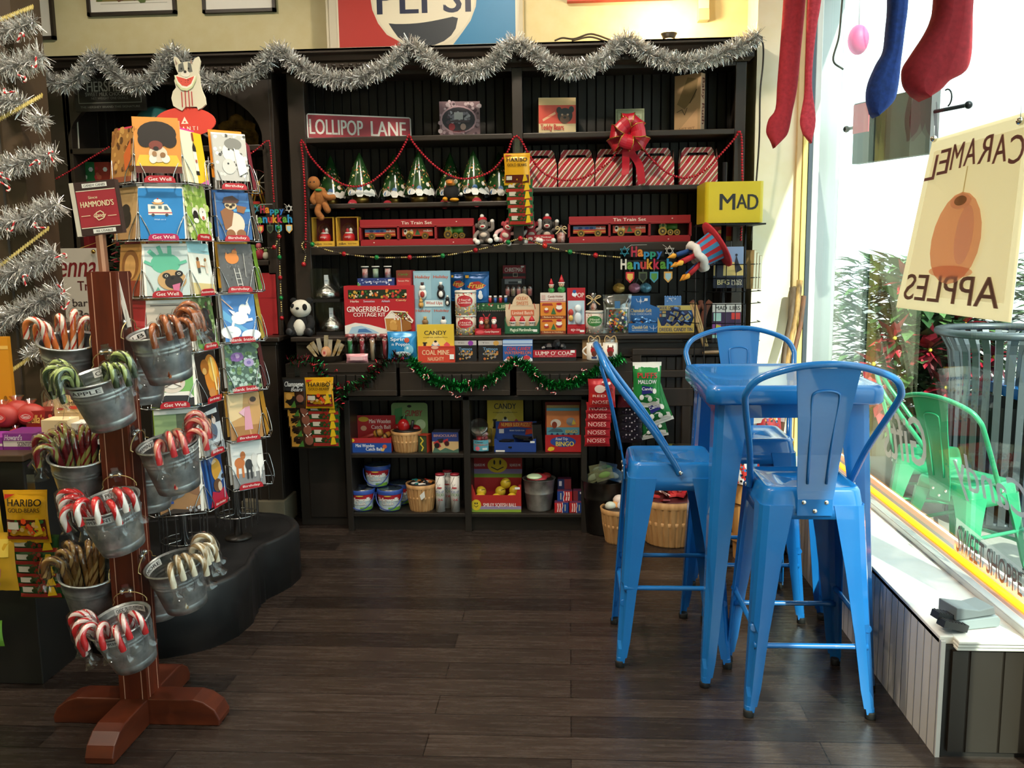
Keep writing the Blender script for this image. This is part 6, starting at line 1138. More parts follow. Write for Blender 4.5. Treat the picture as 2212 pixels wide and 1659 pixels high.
w_ = at(1264, 720, 5.05).x-at(1225, 720, 5.05).x; h_ = at(1245, 622, 5.05).z-ZL
b = MB(); b.box(-w_/2, w_/2, .02, .023, 0, h_, 'b01e2a'); b.art(w_, h_, 'R,.04,.2,.96,.72,b8d0e0|T,.68,.84,.1,.5,f0d8d0,POP|E,.4,.86,.14,.05,e8f0f8|E,.4,.92,.1,.04,2a5a9a', .0195); b.build('backcard', t)
b = MB(); b.box(-w_/2, w_/2, 0, .02, 0, h_*.16, 'a81824'); b.art(w_, h_*.16, 'T,.45,.45,.4,.5,f0d0d0,ep-ze|R,.7,.2,.94,.5,eee', 0); b.build('tray', t)
b = MB(); b.ell((.01, .008, h_*.34), (.02, .012, .035), 'd8e0e8', 12, 8); b.ell((.01, .006, h_*.55), (.02, .013, .022), 'e4ecf2', 12, 8); b.ell((-.03, .01, h_*.46), (.015, .009, .02), 'b83a34', 10, 7); b.ell((-.03, .008, h_*.34), (.014, .009, .018), 'd8b060', 10, 7); b.build('figures', t)
can('round candy canister with a green label under the straw bow', 1265, 1304, 672, 722, 5.03, ZL, 'D,70,0,0,1,1,.03,d8a8a0/e8dcd0/b8c090/c86a60|E,.5,.62,.34,.26,3a7a3c|T,.5,.7,.1,.4,e0ecd0,Mixed|T,.5,.58,.11,.5,e0ecd0,Candies', 'd8ccc0', 'd0ccc4')
zc_ = at(1285, 672, 5.06).z
b = MB(); b.lathe([(.02, 0), (.026, .02), (.02, .045), (.008, .06), (.024, .1)], clear('pretzel_wrap', 'fff8ee', .2, .1, .6), (0, 0, 0), 12); b.ell((0, 0, .024), (.017, .017, .02), noisy('red_white_candy', 'b03a34', 'e8d8cc', ns=60), 10, 7)
for s in (1, -1): b.tube(bez([(0, -.01, .06), (s*.022, -.018, .085), (s*.04, -.014, .08), (s*.008, -.016, .062), (s*.036, -.02, .035)], 4), .0035, 'd0b484', 5)
tag(b.build('candy_bag', loc=(at(1282, 672, 5.065).x, 5.065, zc_)), 'small clear candy bag tied with straw on the green label canister', 'candy bag')
bag('candy_pouch', 'silver clear pouch of mixed wrapped sweets on the ledge', 'candy bag', 1302, 1364, 636, 722, 5.06, .05, clear('pouch', 'f4f6f4', .3, .15, .5), 'D,90,.16,.06,.84,.62,.045,b83a34/d8b850/e8e4da/3a7a40/5a3a24/d87a40/2a5a9a|R,.4,.66,.6,.84,3a6a9a|P,e8e8e8,.1 .64 .9 .64 .9 .68 .1 .68', seed=31)
t = thing('gelt_display', 'blue Chanukah gelt display box with blue packets', 'candy box', (at(1392, 720, 5.04).x, 5.04, ZL)); w_ = at(1427, 720, 5.04).x-at(1358, 720, 5.04).x; h_ = at(1390, 640, 5.04).z-ZL
b = MB(); b.prism([(-w_/2, 0), (w_/2, 0), (w_/2, h_*.66), (w_*.2, h_*.76), (w_*.2, h_), (-w_*.45, h_), (-w_*.5, h_*.7)], .06, .064, '2a6ab0'); b.art(w_, h_, 'T,.42,.6,.1,.66,d8c890,Chanukah Gelt|T,.42,.5,.05,.66,c8d8e8,MILK CHOCOLATE|E,.4,.86,.03,.05,c8d8f0|L,c8d8f0,.016,.26 .92 .3 .84 .5 .84 .54 .92|L,c8d8f0,.016,.4 .96 .4 .78|P,c8844a,0 .26 .3 .4 .6 .38 .6 .26|R,.52,.86,.62,.93,eee', .0595); b.build('backcard', t)
b = MB(); b.box(-w_/2, w_/2, 0, .004, 0, h_*.27, '1f62a8'); b.box(-w_/2, w_/2, 0, .06, 0, .004, '1f62a8'); b.art(w_, h_*.27, 'T,.36,.62,.34,.5,d8c890,Chanukah Gelt|T,.36,.3,.12,.5,c8d8e8,MILK CHOCOLATE COINS|L,c8d8f0,.014,.66 .7 .7 .5 .86 .5 .9 .7|L,c8d8f0,.014,.78 .8 .78 .25', 0); b.build('tray', t)
for x, z, a in ((-.03, .05, .4), (.02, .055, -.3), (.045, .06, .2), (0, .075, .5), (-.04, .07, -.2)):
    b = MB(); b.M = TR(x, .03, z, ry=a, rx=.3); b.ell((0, 0, 0), (.028, .012, .016), noisy('blue_foil', '2a6ab8', '6a9ad0', ns=40, r=.2, m=.6), 10, 7); b.build('packet', t)
t = thing('dreidel_display', 'yellow and blue dreidel candy tin display with dice shaped tins', 'candy box', (at(1460, 720, 5.03).x, 5.03, ZL)); w_ = at(1500, 720, 5.03).x-at(1421, 720, 5.03).x; h_ = at(1460, 640, 5.03).z-ZL
b = MB(); b.box(-w_/2, w_/2, .075, .078, 0, h_*.74, '2a4a78'); b.prism([(-w_*.28, h_*.7), (w_*.18, h_*.7), (w_*.18, h_*.97), (-w_*.28, h_*.97)], .074, .078, '5a8ac8'); b.art(w_, h_, 'R,.02,.6,1,.73,c8b868|T,.36,.665,.09,.6,1f3a6a,DREIDEL CANDY TIN|R,.04,.42,.14,.5,b87a4a|R,.16,.42,.26,.5,a8c0b0|R,.04,.52,.14,.58,6a8ab0|R,.16,.52,.26,.58,b8a060|D,10,.24,.84,.66,.96,.02,a8c8f0/d0e0f8', .0735)
for k in range(7): b.ell((-w_*.26+k*w_*.068, .076, h_*.97), (w_*.03, .003, w_*.03), '5a8ac8', 10, 6)
b.build('backcard', t)
b = MB(); b.box(-w_/2, w_/2, 0, .003, 0, h_*.2, 'c8b05a'); b.box(-w_/2, w_/2, 0, .075, 0, .003, 'c8b05a'); b.prism([(-w_/2, h_*.2), (-w_*.4, h_*.2), (-w_/2, h_*.44)], 0, .003, 'c8b05a'); b.prism([(w_/2, h_*.2), (w_/2, h_*.44), (w_*.4, h_*.2)], 0, .003, 'c8b05a'); b.art(w_, h_*.2, 'T,.5,.5,.5,.9,1f3a6a,DREIDEL CANDY TIN', 0); b.build('tray', t)
for k, (x, y, z, a) in enumerate(((-.05, .03, .045, .5), (0, .03, .045, .8), (.05, .03, .04, .4), (-.025, .045, .085, .3), (.03, .045, .085, .6), (0, .05, .11, .2), (.06, .05, .09, .9))):
    b = MB(); b.M = TR(x, y, z, ry=a, rz=a*.6, rx=.3); b.box(-.021, .021, -.021, .021, -.021, .021, '1f2c5a'); b.art(.03, .03, 'R,0,0,1,1,c8b878|R,.3,.2,.7,.8,6a8ab8', -.0214, z0=-.015); b.lathe([(.013, .021), (.013, .03)], '5a84c0', (0, 0, 0), 10); b.build('candy_tin', t)
for i, (x, y, c, c2, lab) in enumerate(((1338, 618, 'c89a40', 'e8c878', 'gold wrapped candy bag standing behind the silver pouch'), (1372, 622, 'c878a0', 'e0b0c8', 'pink cellophane candy bag behind the gelt display'), (1396, 626, '4a9ac8', '9ad0e8', 'light blue cellophane candy bag behind the gelt display'))):
    b = MB(); p_ = at(x, y+14, 5.25); b.ell((0, 0, .03), (.036, .025, .03), noisy('wrap_%d' % i, c, c2, ns=30, r=.15, m=.3, bump=.6), 12, 8); b.lathe([(.01, .055), (.028, .085)], clear('wrapneck%d' % i, 'fffff8', .3, .1), (0, 0, 0), 10, False, False); b.box(-.03, .03, -.02, .02, -.2+.0, .002, '17130f') if 0 else None
    tag(b.build('candy_bag', loc=(p_.x, 5.3, ZL+.21)), lab, 'candy bag')
b = MB(); b.box(at(1325, 640, 5.26).x, at(1425, 640, 5.26).x, 5.245, 5.40, ZL, ZL+.209, '17130f'); tag(b.build('display_riser'), 'dark riser block on the ledge behind the gelt display', 'riser')
b = MB(); an = at(1505, 690, 5.08)
for s in (1, -1): b.tube(bez([(s*.01, 0, -.1), (s*.02, 0, -.02), (s*.04, 0, .03), (s*.055, 0, .05)], 4), .017, col('6a3c2c', .8), 8); b.tube(bez([(s*.02, 0, -.0), (s*.0, 0, .04), (s*-.004, 0, .055)], 4), .012, col('6a3c2c', .8), 8)
tag(b.build('plush_antlers', loc=(an.x+.03, 5.14, ZL+.118)), 'brown plush antlers behind the dreidel display', 'plush toy')
b = MB(); 
for k in range(3): b.tube([tuple(at(1492+5*k, 655, 5.0+.01*k)), tuple(at(1520+4*k, 748, 4.9+.01*k))], .006, 'b89a6a', 6)
tag(b.build('wooden_sticks'), 'three thin wooden sticks leaning beside the book spinner', 'sticks')
# ---- counter goods
t = thing('sweet_tray', 'round metal tray of gold wrapped candies at the left end of the counter', 'tray', (at(705, 772, 4.95).x, 4.95, ZC))
b = MB(); b.lathe([(.075, 0), (.09, .002), (.096, .035), (.1, .037), (.093, .034), (.086, .006)], noisy('tray_metal', '4a4038', '6a5c50', ns=12, r=.35, m=.7), (0, 0, 0), 28); b.build('tray', t)
for k, (x, z, a, c, L) in enumerate(((-.06, .04, -.7, 'c8a860', .08), (-.045, .045, -.5, 'b89858', .09), (-.03, .05, -.15, 'd8d4cc', .1), (0, .05, .05, 'c8b078', .12), (.05, .045, .35, 'c8a050', .1), (.065, .04, .5, 'b89040', .08), (.02, .05, .1, 'd8d0c0', .09))):
    b = MB(); b.M = TR(x, 0, z, ry=a); b.box(-.012, .012, -.004, .004, -.03, L*.8, noisy('wrap_g%d' % k, c, 'efe4c8', ns=30, r=.2, m=.6)); b.build('stick_candy', t)
b = MB(); b.ell((.015, -.055, .055), (.03, .02, .035), noisy('biscuit', 'a8744a', 'c89a6a', ns=40), 12, 8); b.art(.03, .04, 'E,.5,.5,.5,.5,d8a088|R,.3,.3,.7,.7,b84a44', -.076, x0=-.005, z0=.035); b.build('wrapped_biscuit', t)
for i, (x, c, c2, lab) in enumerate(((757, '1f7a3c', 'green candy tube', 'leftmost'), (783, 'a83040', 'red candy tube', 'second from left'), (805, 'c8a888', 'pale candy tube', 'third from left'), (832, 'a83844', 'red and pale candy tube', 'rightmost'))):
    t = thing('candy_tube', 'tall clear tube with %s inside on the counter, %s' % (c2, lab), 'candy tube', (at(x, 770, 4.94).x, 4.94, ZC), 0, 'tall candy tubes on the counter')
    b = MB(); b.lathe([(.012, .004), (.012, .1), (.014, .115)], c, (0, 0, 0), 12); b.ell((0, 0, .118), (.014, .014, .016), ('d8e0d8', 'e0c8c0', 'e8dcd0', 'e8d8d0')[i], 10, 7); b.ell((-.005, -.013, .122), .003, '222', 6, 4); b.ell((.005, -.013, .122), .003, '222', 6, 4); b.build('filling', t)
    b = MB(); b.lathe([(.027, 0), (.027, .135)], M_case, (0, 0, 0), 18); b.build('tube', t); b = MB(); b.lathe([(.028, .135), (.028, .15), (.024, .153)], clear('pink_cap', 'f0a0a8', .3, .15), (0, 0, 0), 16); b.build('cap', t)
bag('candy_bag', 'small pink sweets bag lying in front of the tall tubes', 'candy bag', 748, 796, 764, 783, 4.88, .03, 'd89aa4', 'R,.2,.3,.8,.7,e0b8c0', seed=33)
bag('candy_bag', 'blue bag of popping candy on the counter with white lettering', 'candy bag', 838, 903, 716, 776, 4.91, .04, '2a8ac8', 'T,.42,.72,.16,.62,e8f4fc,Spring|T,.46,.54,.14,.62,e8f4fc,n Poppin|E,.68,.7,.09,.09,c85a44|E,.74,.36,.16,.18,7ac0e0|E,.5,.2,.3,.1,e0eef8|E,.7,.42,.04,.05,dfeefa', seed=34)
MAG = 'R,0,0,1,1,d8b83c|P,e0c45a,0 .3 .5 .9 1 .3 .8 .2 .2 .2|T,.5,.78,.11,.6,2a2a2a,CANDY|T,.5,.66,.035,.66,5a4a28,magnet collection|R,.17,.36,.24,.52,2a2420|R,.15,.5,.27,.53,2a2420|R,.15,.35,.27,.38,2a2420|E,.5,.42,.12,.1,7ab0c0|E,.5,.5,.08,.06,e8e0d0|E,.5,.55,.04,.03,222|P,c8505a,.72 .46 .8 .54 .86 .5 .9 .46 .82 .36'
t = thing('magnet_book', 'yellow candy magnet book standing with an orange coal candy box against it', 'book', (at(942, 779, 4.885).x, 4.885, ZC)); w_ = at(981, 779, 4.885).x-at(902, 779, 4.885).x; h_ = at(942, 701, 4.885).z-ZC
b = MB(); b.box(-w_/2, w_/2, 0, .02, 0, h_, 'd8b83c'); b.art(w_, h_, MAG, 0); b.build('book', t)
carton('coal_candy_box', 'orange red coal themed candy box in front of the magnet book', 'candy box', 903, 982, 748, 4.862, ZC, .02, 'c8402c', 'P,b8382a,0 1 .2 1 .3 .9 1 .9 1 1|T,.48,.62,.3,.74,e8c8a0,COAL MINE|T,.48,.22,.24,.44,e8b890,NAUGHTY|E,.46,.92,.1,.1,e0a890|R,.86,.2,.98,.5,eee')
for x0, x1, lab, c in ((981, 1029, 'black tin with purple seal beside the magnet book', '8a3aa0'), (1033, 1085, 'black tin with rainbow seal left of the blue bags', 'c89a50')):
    carton('candy_tin', lab, 'tin', x0, x1, 736, 4.92, ZC, .03, '1a1a1e', 'R,.0,.78,1,1,b8b4b4|E,.74,.88,.12,.12,%s|T,.3,.9,.06,.3,555,Tin|T,.5,.6,.14,.6,7aa8d0,Tattoos|D,30,.2,.1,.8,.5,.05,c89a40/4a78a8/b86a3a/8a8a90|T,.5,.34,.14,.6,c8a860,Candy' % c, '2a2a2e')
carton('blue_candy_box', 'blue and red stack of candy packets on the counter beside the coal box', 'candy box', 1086, 1150, 735, 4.9, ZC, .06, '2a5aa0', 'R,0,.84,1,1,a8c0e0|R,0,.74,1,.8,c8d4e8|T,.54,.6,.18,.8,c83a30,COAL CANDY|T,.5,.4,.14,.9,d86a40,WATERMELON|P,e8e8f0,0 0 .2 .24 .5 .1 .8 .3 1 .1 1 0|E,.24,.14,.12,.1,e86a60|E,.8,.16,.12,.12,c83a44', '3a6ab0')
t = thing('coal_gift_box', 'dark coal candy box with a red lettered band on the counter', 'candy box', (at(1198, 775, 4.9).x, 4.9, ZC)); w_ = at(1244, 775, 4.9).x-at(1151, 775, 4.9).x
b = MB(); b.box(-w_/2, w_/2, 0, .07, 0, .06, '1a1a1c'); b.box(-w_/2, w_/2, -.002, 0, .02, .06, 'a81c30'); b.art(w_, .04, 'T,.49,.58,.52,.86,f0e4dc,LUMP O\' COAL|T,.5,.16,.14,.7,e0b0b0,FOR THE NAUGHTY|R,.87,.6,.97,.95,eee', -.0022, z0=.02); b.build('box', t)
b = MB()
for k, (x, z, r) in enumerate(((-.03, .075, .03), (.01, .085, .034), (.045, .072, .026), (-.06, .066, .02))): b.M = TR(x, .035, z, rx=k, ry=k*2); b.ell((0, 0, 0), (r, r*.8, r*.7), col('1a1b1f', .25), 6, 4)
b.sm = [False]*len(b.sm); b.build('coal', t)
for i, x in enumerate((1283, 1318)):
    t = thing('mug', 'white mug with a red reindeer picture on the counter, %s one' % ('left', 'right')[i], 'mug', (at(x, 772, 4.92).x, 4.92, ZC), 0, 'reindeer mugs'); r = .04
    b = MB(); b.lathe([(r*.9, 0), (r, .008), (r, .095), (r*.94, .095), (r*.92, .01)], 'e8e4dc', (0, 0, 0), 24); b.art(1, 1, 'E,.5,.6,.22,.2,a82028|E,.5,.42,.16,.16,6a3020|P,6a3020,.3 .75 .36 .95 .42 .76|P,6a3020,.58 .76 .64 .95 .7 .75|R,.34,.14,.66,.26,2a3a6a', fm=lambda u, v, l: ((r+l)*sin((u-.5)*2.2), -(r+l)*cos((u-.5)*2.2), .095*v), sub=6); b.build('cup', t)
    b = MB(); b.tube([(-r*.95-.022*sin(pi*k/8), 0, .075-.05*k/8) for k in range(9)], .005, 'e8e4dc', 7); b.build('handle', t)
    b = MB(); b.ell((0, 0, .1), (.03, .03, .03), clear('mugwrap', 'fff', .25, .1), 10, 7)
    for s in (1, -1): b.tube(bez([(0, -.02, .12), (s*.02, -.026, .135), (s*.03, -.02, .12), (s*.03, -.03, .1)], 3), .003, 'c8a878', 5)
    b.build('straw_bow', t)
carton('tan_carton', 'tan cardboard box standing behind the reindeer mugs', 'box', 1258, 1335, 728, 4.99, ZC, .005, 'a8845a', '')
# bags on the drawers
strip('clear clip strip holding bear gummies left of the drawers', 641, 786, 960, 4.83)
CB = 'R,.04,.06,.5,.55,c8903c|E,.25,.42,.16,.1,d8a050|R,.54,.06,.96,.6,3a2418|E,.74,.36,.16,.12,8a5a4a|P,5a8a3a,.3 .08 .5 .3 .54 .08|R,.04,.6,.96,.94,2a2a2c|I,.5,.78,.2,.8,d8d8d8,Champagne|I,.62,.64,.12,.5,d8d8d8,Bears'
bag('bear_candy_bag', 'black and tan bear candy bag at the top of the left strip', 'candy bag', 613, 665, 815, 885, 4.80, .018, '2a2622', CB, seed=41)
for i in range(4): bag('bear_candy_bag', 'tan and brown bear candy bag on the left strip, %s down' % ('second', 'third', 'fourth', 'lowest')[i], 'candy bag', 620+3*i, 672+4*i, 866+22*i, 902+22*i, 4.81, .012, '3a2a1c', 'R,.04,.1,.5,.9,c8903c|R,.12,.4,.4,.6,2a1a14|P,4a7a34,.3 .1 .5 .5 .54 .1|E,.76,.5,.17,.3,7a4a3a|L,e8e0d8,.03,.6 .9 .7 .7 .84 .9', seed=42+i)
strip('clear clip strip with gold gummy bags beside the left drawer', 694, 800, 965, 4.83)
bag('gummy_bag', 'gold gummy bear bag at the top of the strip beside the left drawer', 'candy bag', 661, 723, 815, 882, 4.79, .025, 'd8a01c', HAR, seed=50)
for i in range(5): bag('gummy_bag', 'green and red gummy bag beside the left drawer, %s down' % ('second', 'third', 'fourth', 'fifth', 'lowest')[i], 'candy bag', 664+3*i, 735, 868+17*i, 898+17*i, 4.81, .014, '2a5a2c', LOW, seed=51+i)
strip('clear clip strip holding red bags right of the drawers', 1297, 780, 955, 4.83)
bag('red_candy_bag', 'large red bag at the top of the strip right of the drawers', 'candy bag', 1270, 1330, 818, 880, 4.79, .03, 'b0242c', 'R,.06,.08,.94,.5,b83028|T,.5,.2,.12,.7,e8b0a8,NOSES|E,.42,.66,.2,.14,d8c0b8|D,12,.5,.6,.9,.92,.05,e0d0c8/7a1418|T,.4,.42,.08,.5,e0c0b8,RED', seed=60)
for i in range(5): bag('red_candy_bag', 'red candy bag with pale lettering on the right strip, %s down' % ('second', 'third', 'fourth', 'fifth', 'lowest')[i], 'candy bag', 1266-i, 1322-i, 868+18*i, 896+17*i, 4.81, .014, 'a8202a', 'R,.0,.1,1,.2,8a1820|T,.46,.55,.36,.72,e0a8a4,NOSES', seed=61+i)
strip('clear clip strip holding the dark bags by the left stool', 1363, 785, 940, 4.9)
bag('dark_candy_bag', 'dark red and black candy bag at the top of the strip by the left stool', 'candy bag', 1334, 1382, 820, 880, 4.86, .025, '5a1a24', 'R,.1,.5,.9,.92,8a2030|E,.4,.4,.16,.16,c8b8b0|R,.6,.66,.84,.74,eee', seed=70)
for i in range(4): bag('dark_candy_bag', 'nearly black candy bag by the left stool, %s down' % ('second', 'third', 'fourth', 'lowest')[i], 'candy bag', 1333, 1388, 872+18*i, 902+18*i, 4.88, .014, '1c1620', 'D,10,.1,.2,.9,.8,.03,a8a0a8/3a2a3a', seed=71+i)
GBG = 'R,.06,.06,.94,.94,2a8a44|P,e8e8e2,.06 .94 .94 .94 .94 .8 .06 .86|P,e8e8e2,.06 .06 .94 .06 .94 .2 .5 .3 .06 .16|T,.5,.72,.12,.7,c8303a,PUFFS|T,.5,.58,.09,.66,e8e8f0,MALLOW|P,2a2a70,.3 .3 .3 .5 .7 .46 .7 .34|T,.5,.42,.08,.4,e8e8f0,Candy|E,.3,.24,.08,.06,f0f0ea|E,.6,.2,.08,.06,f0f0ea|E,.76,.38,.07,.06,f0f0ea'
bag('marshmallow_bag', 'big green and white marshmallow bag, top of the bunch by the left stool', 'candy bag', 1366, 1428, 782, 880, 4.84, .05, '2a8a44', GBG, seam='e8e8e2', seed=80)
bag('marshmallow_bag', 'green marshmallow bag sticking out to the right of the bunch', 'candy bag', 1395, 1458, 820, 915, 4.87, .05, '1f7a3c', GBG, rot=(0, -.35, 0), seam='e8e8e2', seed=81)
bag('marshmallow_bag', 'green marshmallow bag hanging lowest in the bunch', 'candy bag', 1385, 1445, 880, 945, 4.9, .04, '1f6a38', GBG, rot=(0, -.2, 0), seam='e8e8e2', seed=82)
# ---- bookcase goods
def hdisp(name, label, x0, x1, yt, yb, Y, z0, fr, D, mf, mb_, art_f, art_b, cat='toy box', notch=.0, lip=None):
    a = at(x0, yb, Y); c = at(x1, yb, Y); w = c.x-a.x; h = at((x0+x1)/2, yt, Y+D).z-z0; hf = fr*h
    t = thing(name, label, cat, ((a.x+c.x)/2, Y, z0)); b = MB(); b.box(-w/2, w/2, D-.003, D, 0, h, mb_); b.art(w, h, art_b, D-.0032); b.build('backcard', t)
    b = MB(); b.box(-w/2, w/2, 0, D, 0, .003, mf); b.prism([(-w/2, 0), (w/2, 0), (w/2, hf), (w/2-.012, hf), (w/2-.03, hf-notch), (-w/2+.03, hf-notch), (-w/2+.012, hf), (-w/2, hf)], 0, .003, mf)
    for s in (1, -1): b.add([(s*w/2, 0, 0), (s*w/2, D, 0), (s*w/2, D, hf*1.25), (s*w/2, 0, hf)], [(0, 1, 2, 3)], mf)
    b.art(w, hf, art_f, 0); b.build('tray', t); return t, w, h
t, w_, h_ = hdisp('catch_ball_box', 'red and blue wooden catch ball display box with striped toys', 751, 846, 897, 978, 4.93, ZB1, .44, .14, 'b02a28', 'b0282c', 'R,0,0,1,.66,1f4a9a|R,0,.66,1,1,a82830|T,.4,.48,.22,.42,e8e8ea,Mini Wooden|T,.6,.24,.22,.36,e8e8ea,Catch Ball|E,.1,.84,.07,.13,d8b030|P,d8b060,.76 .1 .8 .3 .86 .3 .82 .08|E,.85,.42,.05,.14,c85a3a', 'E,.26,.88,.12,.08,c8a030|T,.64,.82,.13,.5,f0d8d0,Mini Wooden|T,.66,.64,.12,.44,f0d8d0,Catch Ball|E,.26,.6,.07,.08,d8a080')
for k, (x, y, z, a, r) in enumerate(((.0, .05, .088, 1.25, .016), (-.03, .03, .05, 1.4, .013), (.03, .04, .055, 1.7, .013), (.05, .06, .06, 1.1, .013))):
    b = MB(); b.M = TR(x, y, z, ry=a, rz=.2*k); b.tube([(0, 0, -.06), (0, 0, .04)], r*.7, ('8a2a24', 'd8d4d0', 'b03a30', 'c8c0b8')[k], 10); b.lathe([(r, .02), (r*1.3, .03), (r*1.3, .06), (r, .07)], 'a8742c', (0, 0, 0), 12); b.lathe([(r*1.32, .036), (r*1.32, .046)], '4a3010', (0, 0, 0), 12); b.build('catch_ball', t)
t = thing('green_toy_card', 'green blister card of a bendable toy behind the bushel basket', 'toy pack', (at(886, 945, 5.1).x, 5.1, ZB1)); w_ = at(925, 940, 5.1).x-at(847, 940, 5.1).x; h_ = at(886, 870, 5.1).z-ZB1
b = MB(); b.prism([(x, z+h_/2) for x, z in rsq(w_/2, h_/2, .02, 5)], 0, .004, '8aa868'); b.art(w_, h_, 'E,.5,.92,.06,.03,1a1a14|I,.62,.76,.14,.48,b03a3a,GUMBY|P,5a9a5a,.04 .3 .1 .86 .3 .9 .3 .4|E,.8,.5,.14,.12,c8d8a8|R,.3,.1,.9,.4,9ab878', 0); b.build('card', t)
b = MB(); b.tube([(-.03, -.015, .02), (-.03, -.018, h_*.7)], .014, '3a6a4c', 8); b.build('blister', t)
class Items:                            # loose goods lying in a container: the first shape lines it, every other one is a thing of its own
    def __init__(s, t, name, label, cat): s.t, s.a, s.M, s.k = t, (name, label, cat), I4(), 0
    def _do(s, f, a):
        b = MB(s.M); getattr(b, f)(*a); o = b.build('liner' if s.k == 0 else s.a[0], s.t) if s.k == 0 else tag(b.build(s.a[0], loc=s.t.location), s.a[1], s.a[2], s.a[1]+' group')
        s.k += 1
    def ell(s, *a): s._do('ell', a)
    def box(s, *a): s._do('box', a)
    def tube(s, *a): s._do('tube', a)
def basket(label, cx, Y, z0, r0, r1, h, fill, n=22, loc=None, item=None):
    M_sl = noisy('basket_wood', 'a87a48', 'c89c68', scale=(14, 14, 2), ns=3, r=.6)
    t = thing('bushel_basket', label, 'basket', loc or (at(cx, 900, Y).x, Y, z0), 0)
    b = MB(); N = n*4
    def ring(r, z): return [((r+(.0025 if j % 4 else -.002))*cos(2*pi*j/N), (r+(.0025 if j % 4 else -.002))*sin(2*pi*j/N), z) for j in range(N)]
    b.rings([ring(r0*.96, 0), ring(r0, .006), ring((r0+r1)/2+.003, h*.5), ring(r1, h)], M_sl, True, False, smooth=False)
    b.rings([[(r1*.955*cos(2*pi*j/24), r1*.955*sin(2*pi*j/24), h) for j in range(24)], [(r0*.95*cos(2*pi*j/24), r0*.95*sin(2*pi*j/24), .01) for j in range(24)]], M_sl, False, True); b.build('slats', t)
    for z, dz in ((h*.86, h*.14), (h*.47, h*.09)):
        rr_ = r0+(r1-r0)*z/h+.004; r2 = r0+(r1-r0)*(z+dz)/h+.005; b = MB(); b.lathe([(rr_, z), (r2, z+dz), (r2-.007, z+dz), (rr_-.005, z)], M_sl, (0, 0, 0), 36, False, False); b.build('hoop', t)
    b = Items(t, *item); fill(b, r1, h); return t
def fill_red(b, r, h):
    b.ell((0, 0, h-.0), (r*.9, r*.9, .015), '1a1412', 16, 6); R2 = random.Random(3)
    b.ell((-.01, -.03, h+.03), (.034, .03, .04), col('a81a1c', .2), 14, 9); b.ell((.04, .01, h+.01), (.04, .03, .02), col('8a1a1c', .25), 12, 7); b.ell((-.05, .02, h+.012), (.03, .03, .02), col('7a1618', .3), 12, 7); b.tube([(.03, -.02, h), (.045, -.03, h+.06)], .01, '222', 6); b.tube([(-.02, -.03, h+.05), (.0, -.02, h+.1)], .004, '3a6a3a', 5)
basket('small bushel basket of shiny red toys on the left bookcase shelf', 877, 4.985, ZB1, .068, .085, .118, fill_red, item=('shiny_toy', 'shiny dark toy piece lying in the small bushel basket on the left bookcase shelf', 'toy'))
carton('slinky_box', 'small green and black coil toy box on the left bookcase shelf', 'toy box', 902, 922, 941, 4.93, ZB1, .07, '2a3422', 'R,.1,.1,.9,.9,3a4a30|L,d8c040,.14,.3 .9 .6 .7 .3 .5 .6 .3 .4 .1', 'b83a24', rz=-.25)
carton('binocular_box', 'blue and tan box picturing red binoculars on the left bookcase shelf', 'toy box', 933, 990, 934, 4.93, ZB1, .1, '2a3a7a', 'R,0,0,1,.55,c8a878|P,4a6a5a,0 0 .1 .3 .3 .1 .5 .24 .8 .1 1 .2 1 0|T,.5,.84,.12,.86,c89a8a,BINOCULARS|P,a82a30,.04 .5 .2 .2 .34 .3 .24 .62|P,a82a30,.4 .6 .6 .7 .62 .4 .5 .36|E,.18,.36,.1,.13,1a1014|E,.56,.46,.09,.12,3a1418|P,222,.2 .66 .44 .72 .4 .5 .28 .5', '4a4a5a', top='2a2a34')
t = thing('magnet_book', 'second yellow candy magnet book, on the right bookcase shelf', 'book', (at(1092, 940, 5.1).x, 5.1, ZB1)); w_ = at(1131, 900, 5.1).x-at(1053, 900, 5.1).x; h_ = .3
b = MB(); b.box(-w_/2, w_/2, 0, .02, 0, h_, 'd8b83c'); b.art(w_, h_, MAG+'|T,.5,.26,.08,.3,2a5a8a,POPS', 0); b.build('book', t)
t = thing('gumball_jar', 'clear jar of pink gumballs with a light blue label on the right bookcase shelf', 'jar', (at(1041, 975, 4.97).x, 4.97, ZB1)); r = .06
b = MB(); b.lathe([(r, 0), (r, .1), (r*.95, .125)], clear('jar', 'f4f4ee', .12, .06, .7), (0, 0, 0), 24); b.build('jar', t); b = MB(); b.M = TR(-.012, -.02, .135, rx=.9); b.lathe([(r*.88, 0), (r*.9, .02), (r*.8, .026)], clear('jar_lid', 'e0e0dc', .3, .1), (0, 0, 0), 24); b.build('lid', t)
b = MB(); b.art(.09, .07, 'R,0,0,1,1,5aa0b4|T,.4,.82,.16,.5,1a2a34,Classic|T,.5,.58,.16,.9,c86a44,GUMBALLS|E,.3,.24,.14,.2,d86a80|R,.6,.1,.9,.3,c8d8d8', fm=lambda u, v, l: ((r+.001+l)*sin((u-.5)*1.5), -(r+.001+l)*cos((u-.5)*1.5), .012+.062*v), sub=8); b.build('label', t)
R2 = random.Random(9)
for k in range(40): a, q = R2.uniform(0, 6.28), R2.uniform(0, .042); b = MB(); b.ell((q*cos(a), q*sin(a), .015+.02*(k//8)+R2.uniform(0, .008)), .013, ('c83a4a', 'd86a78', 'b83040', 'd8b8a0')[k % 4], 8, 6); b.build('gumball', t)
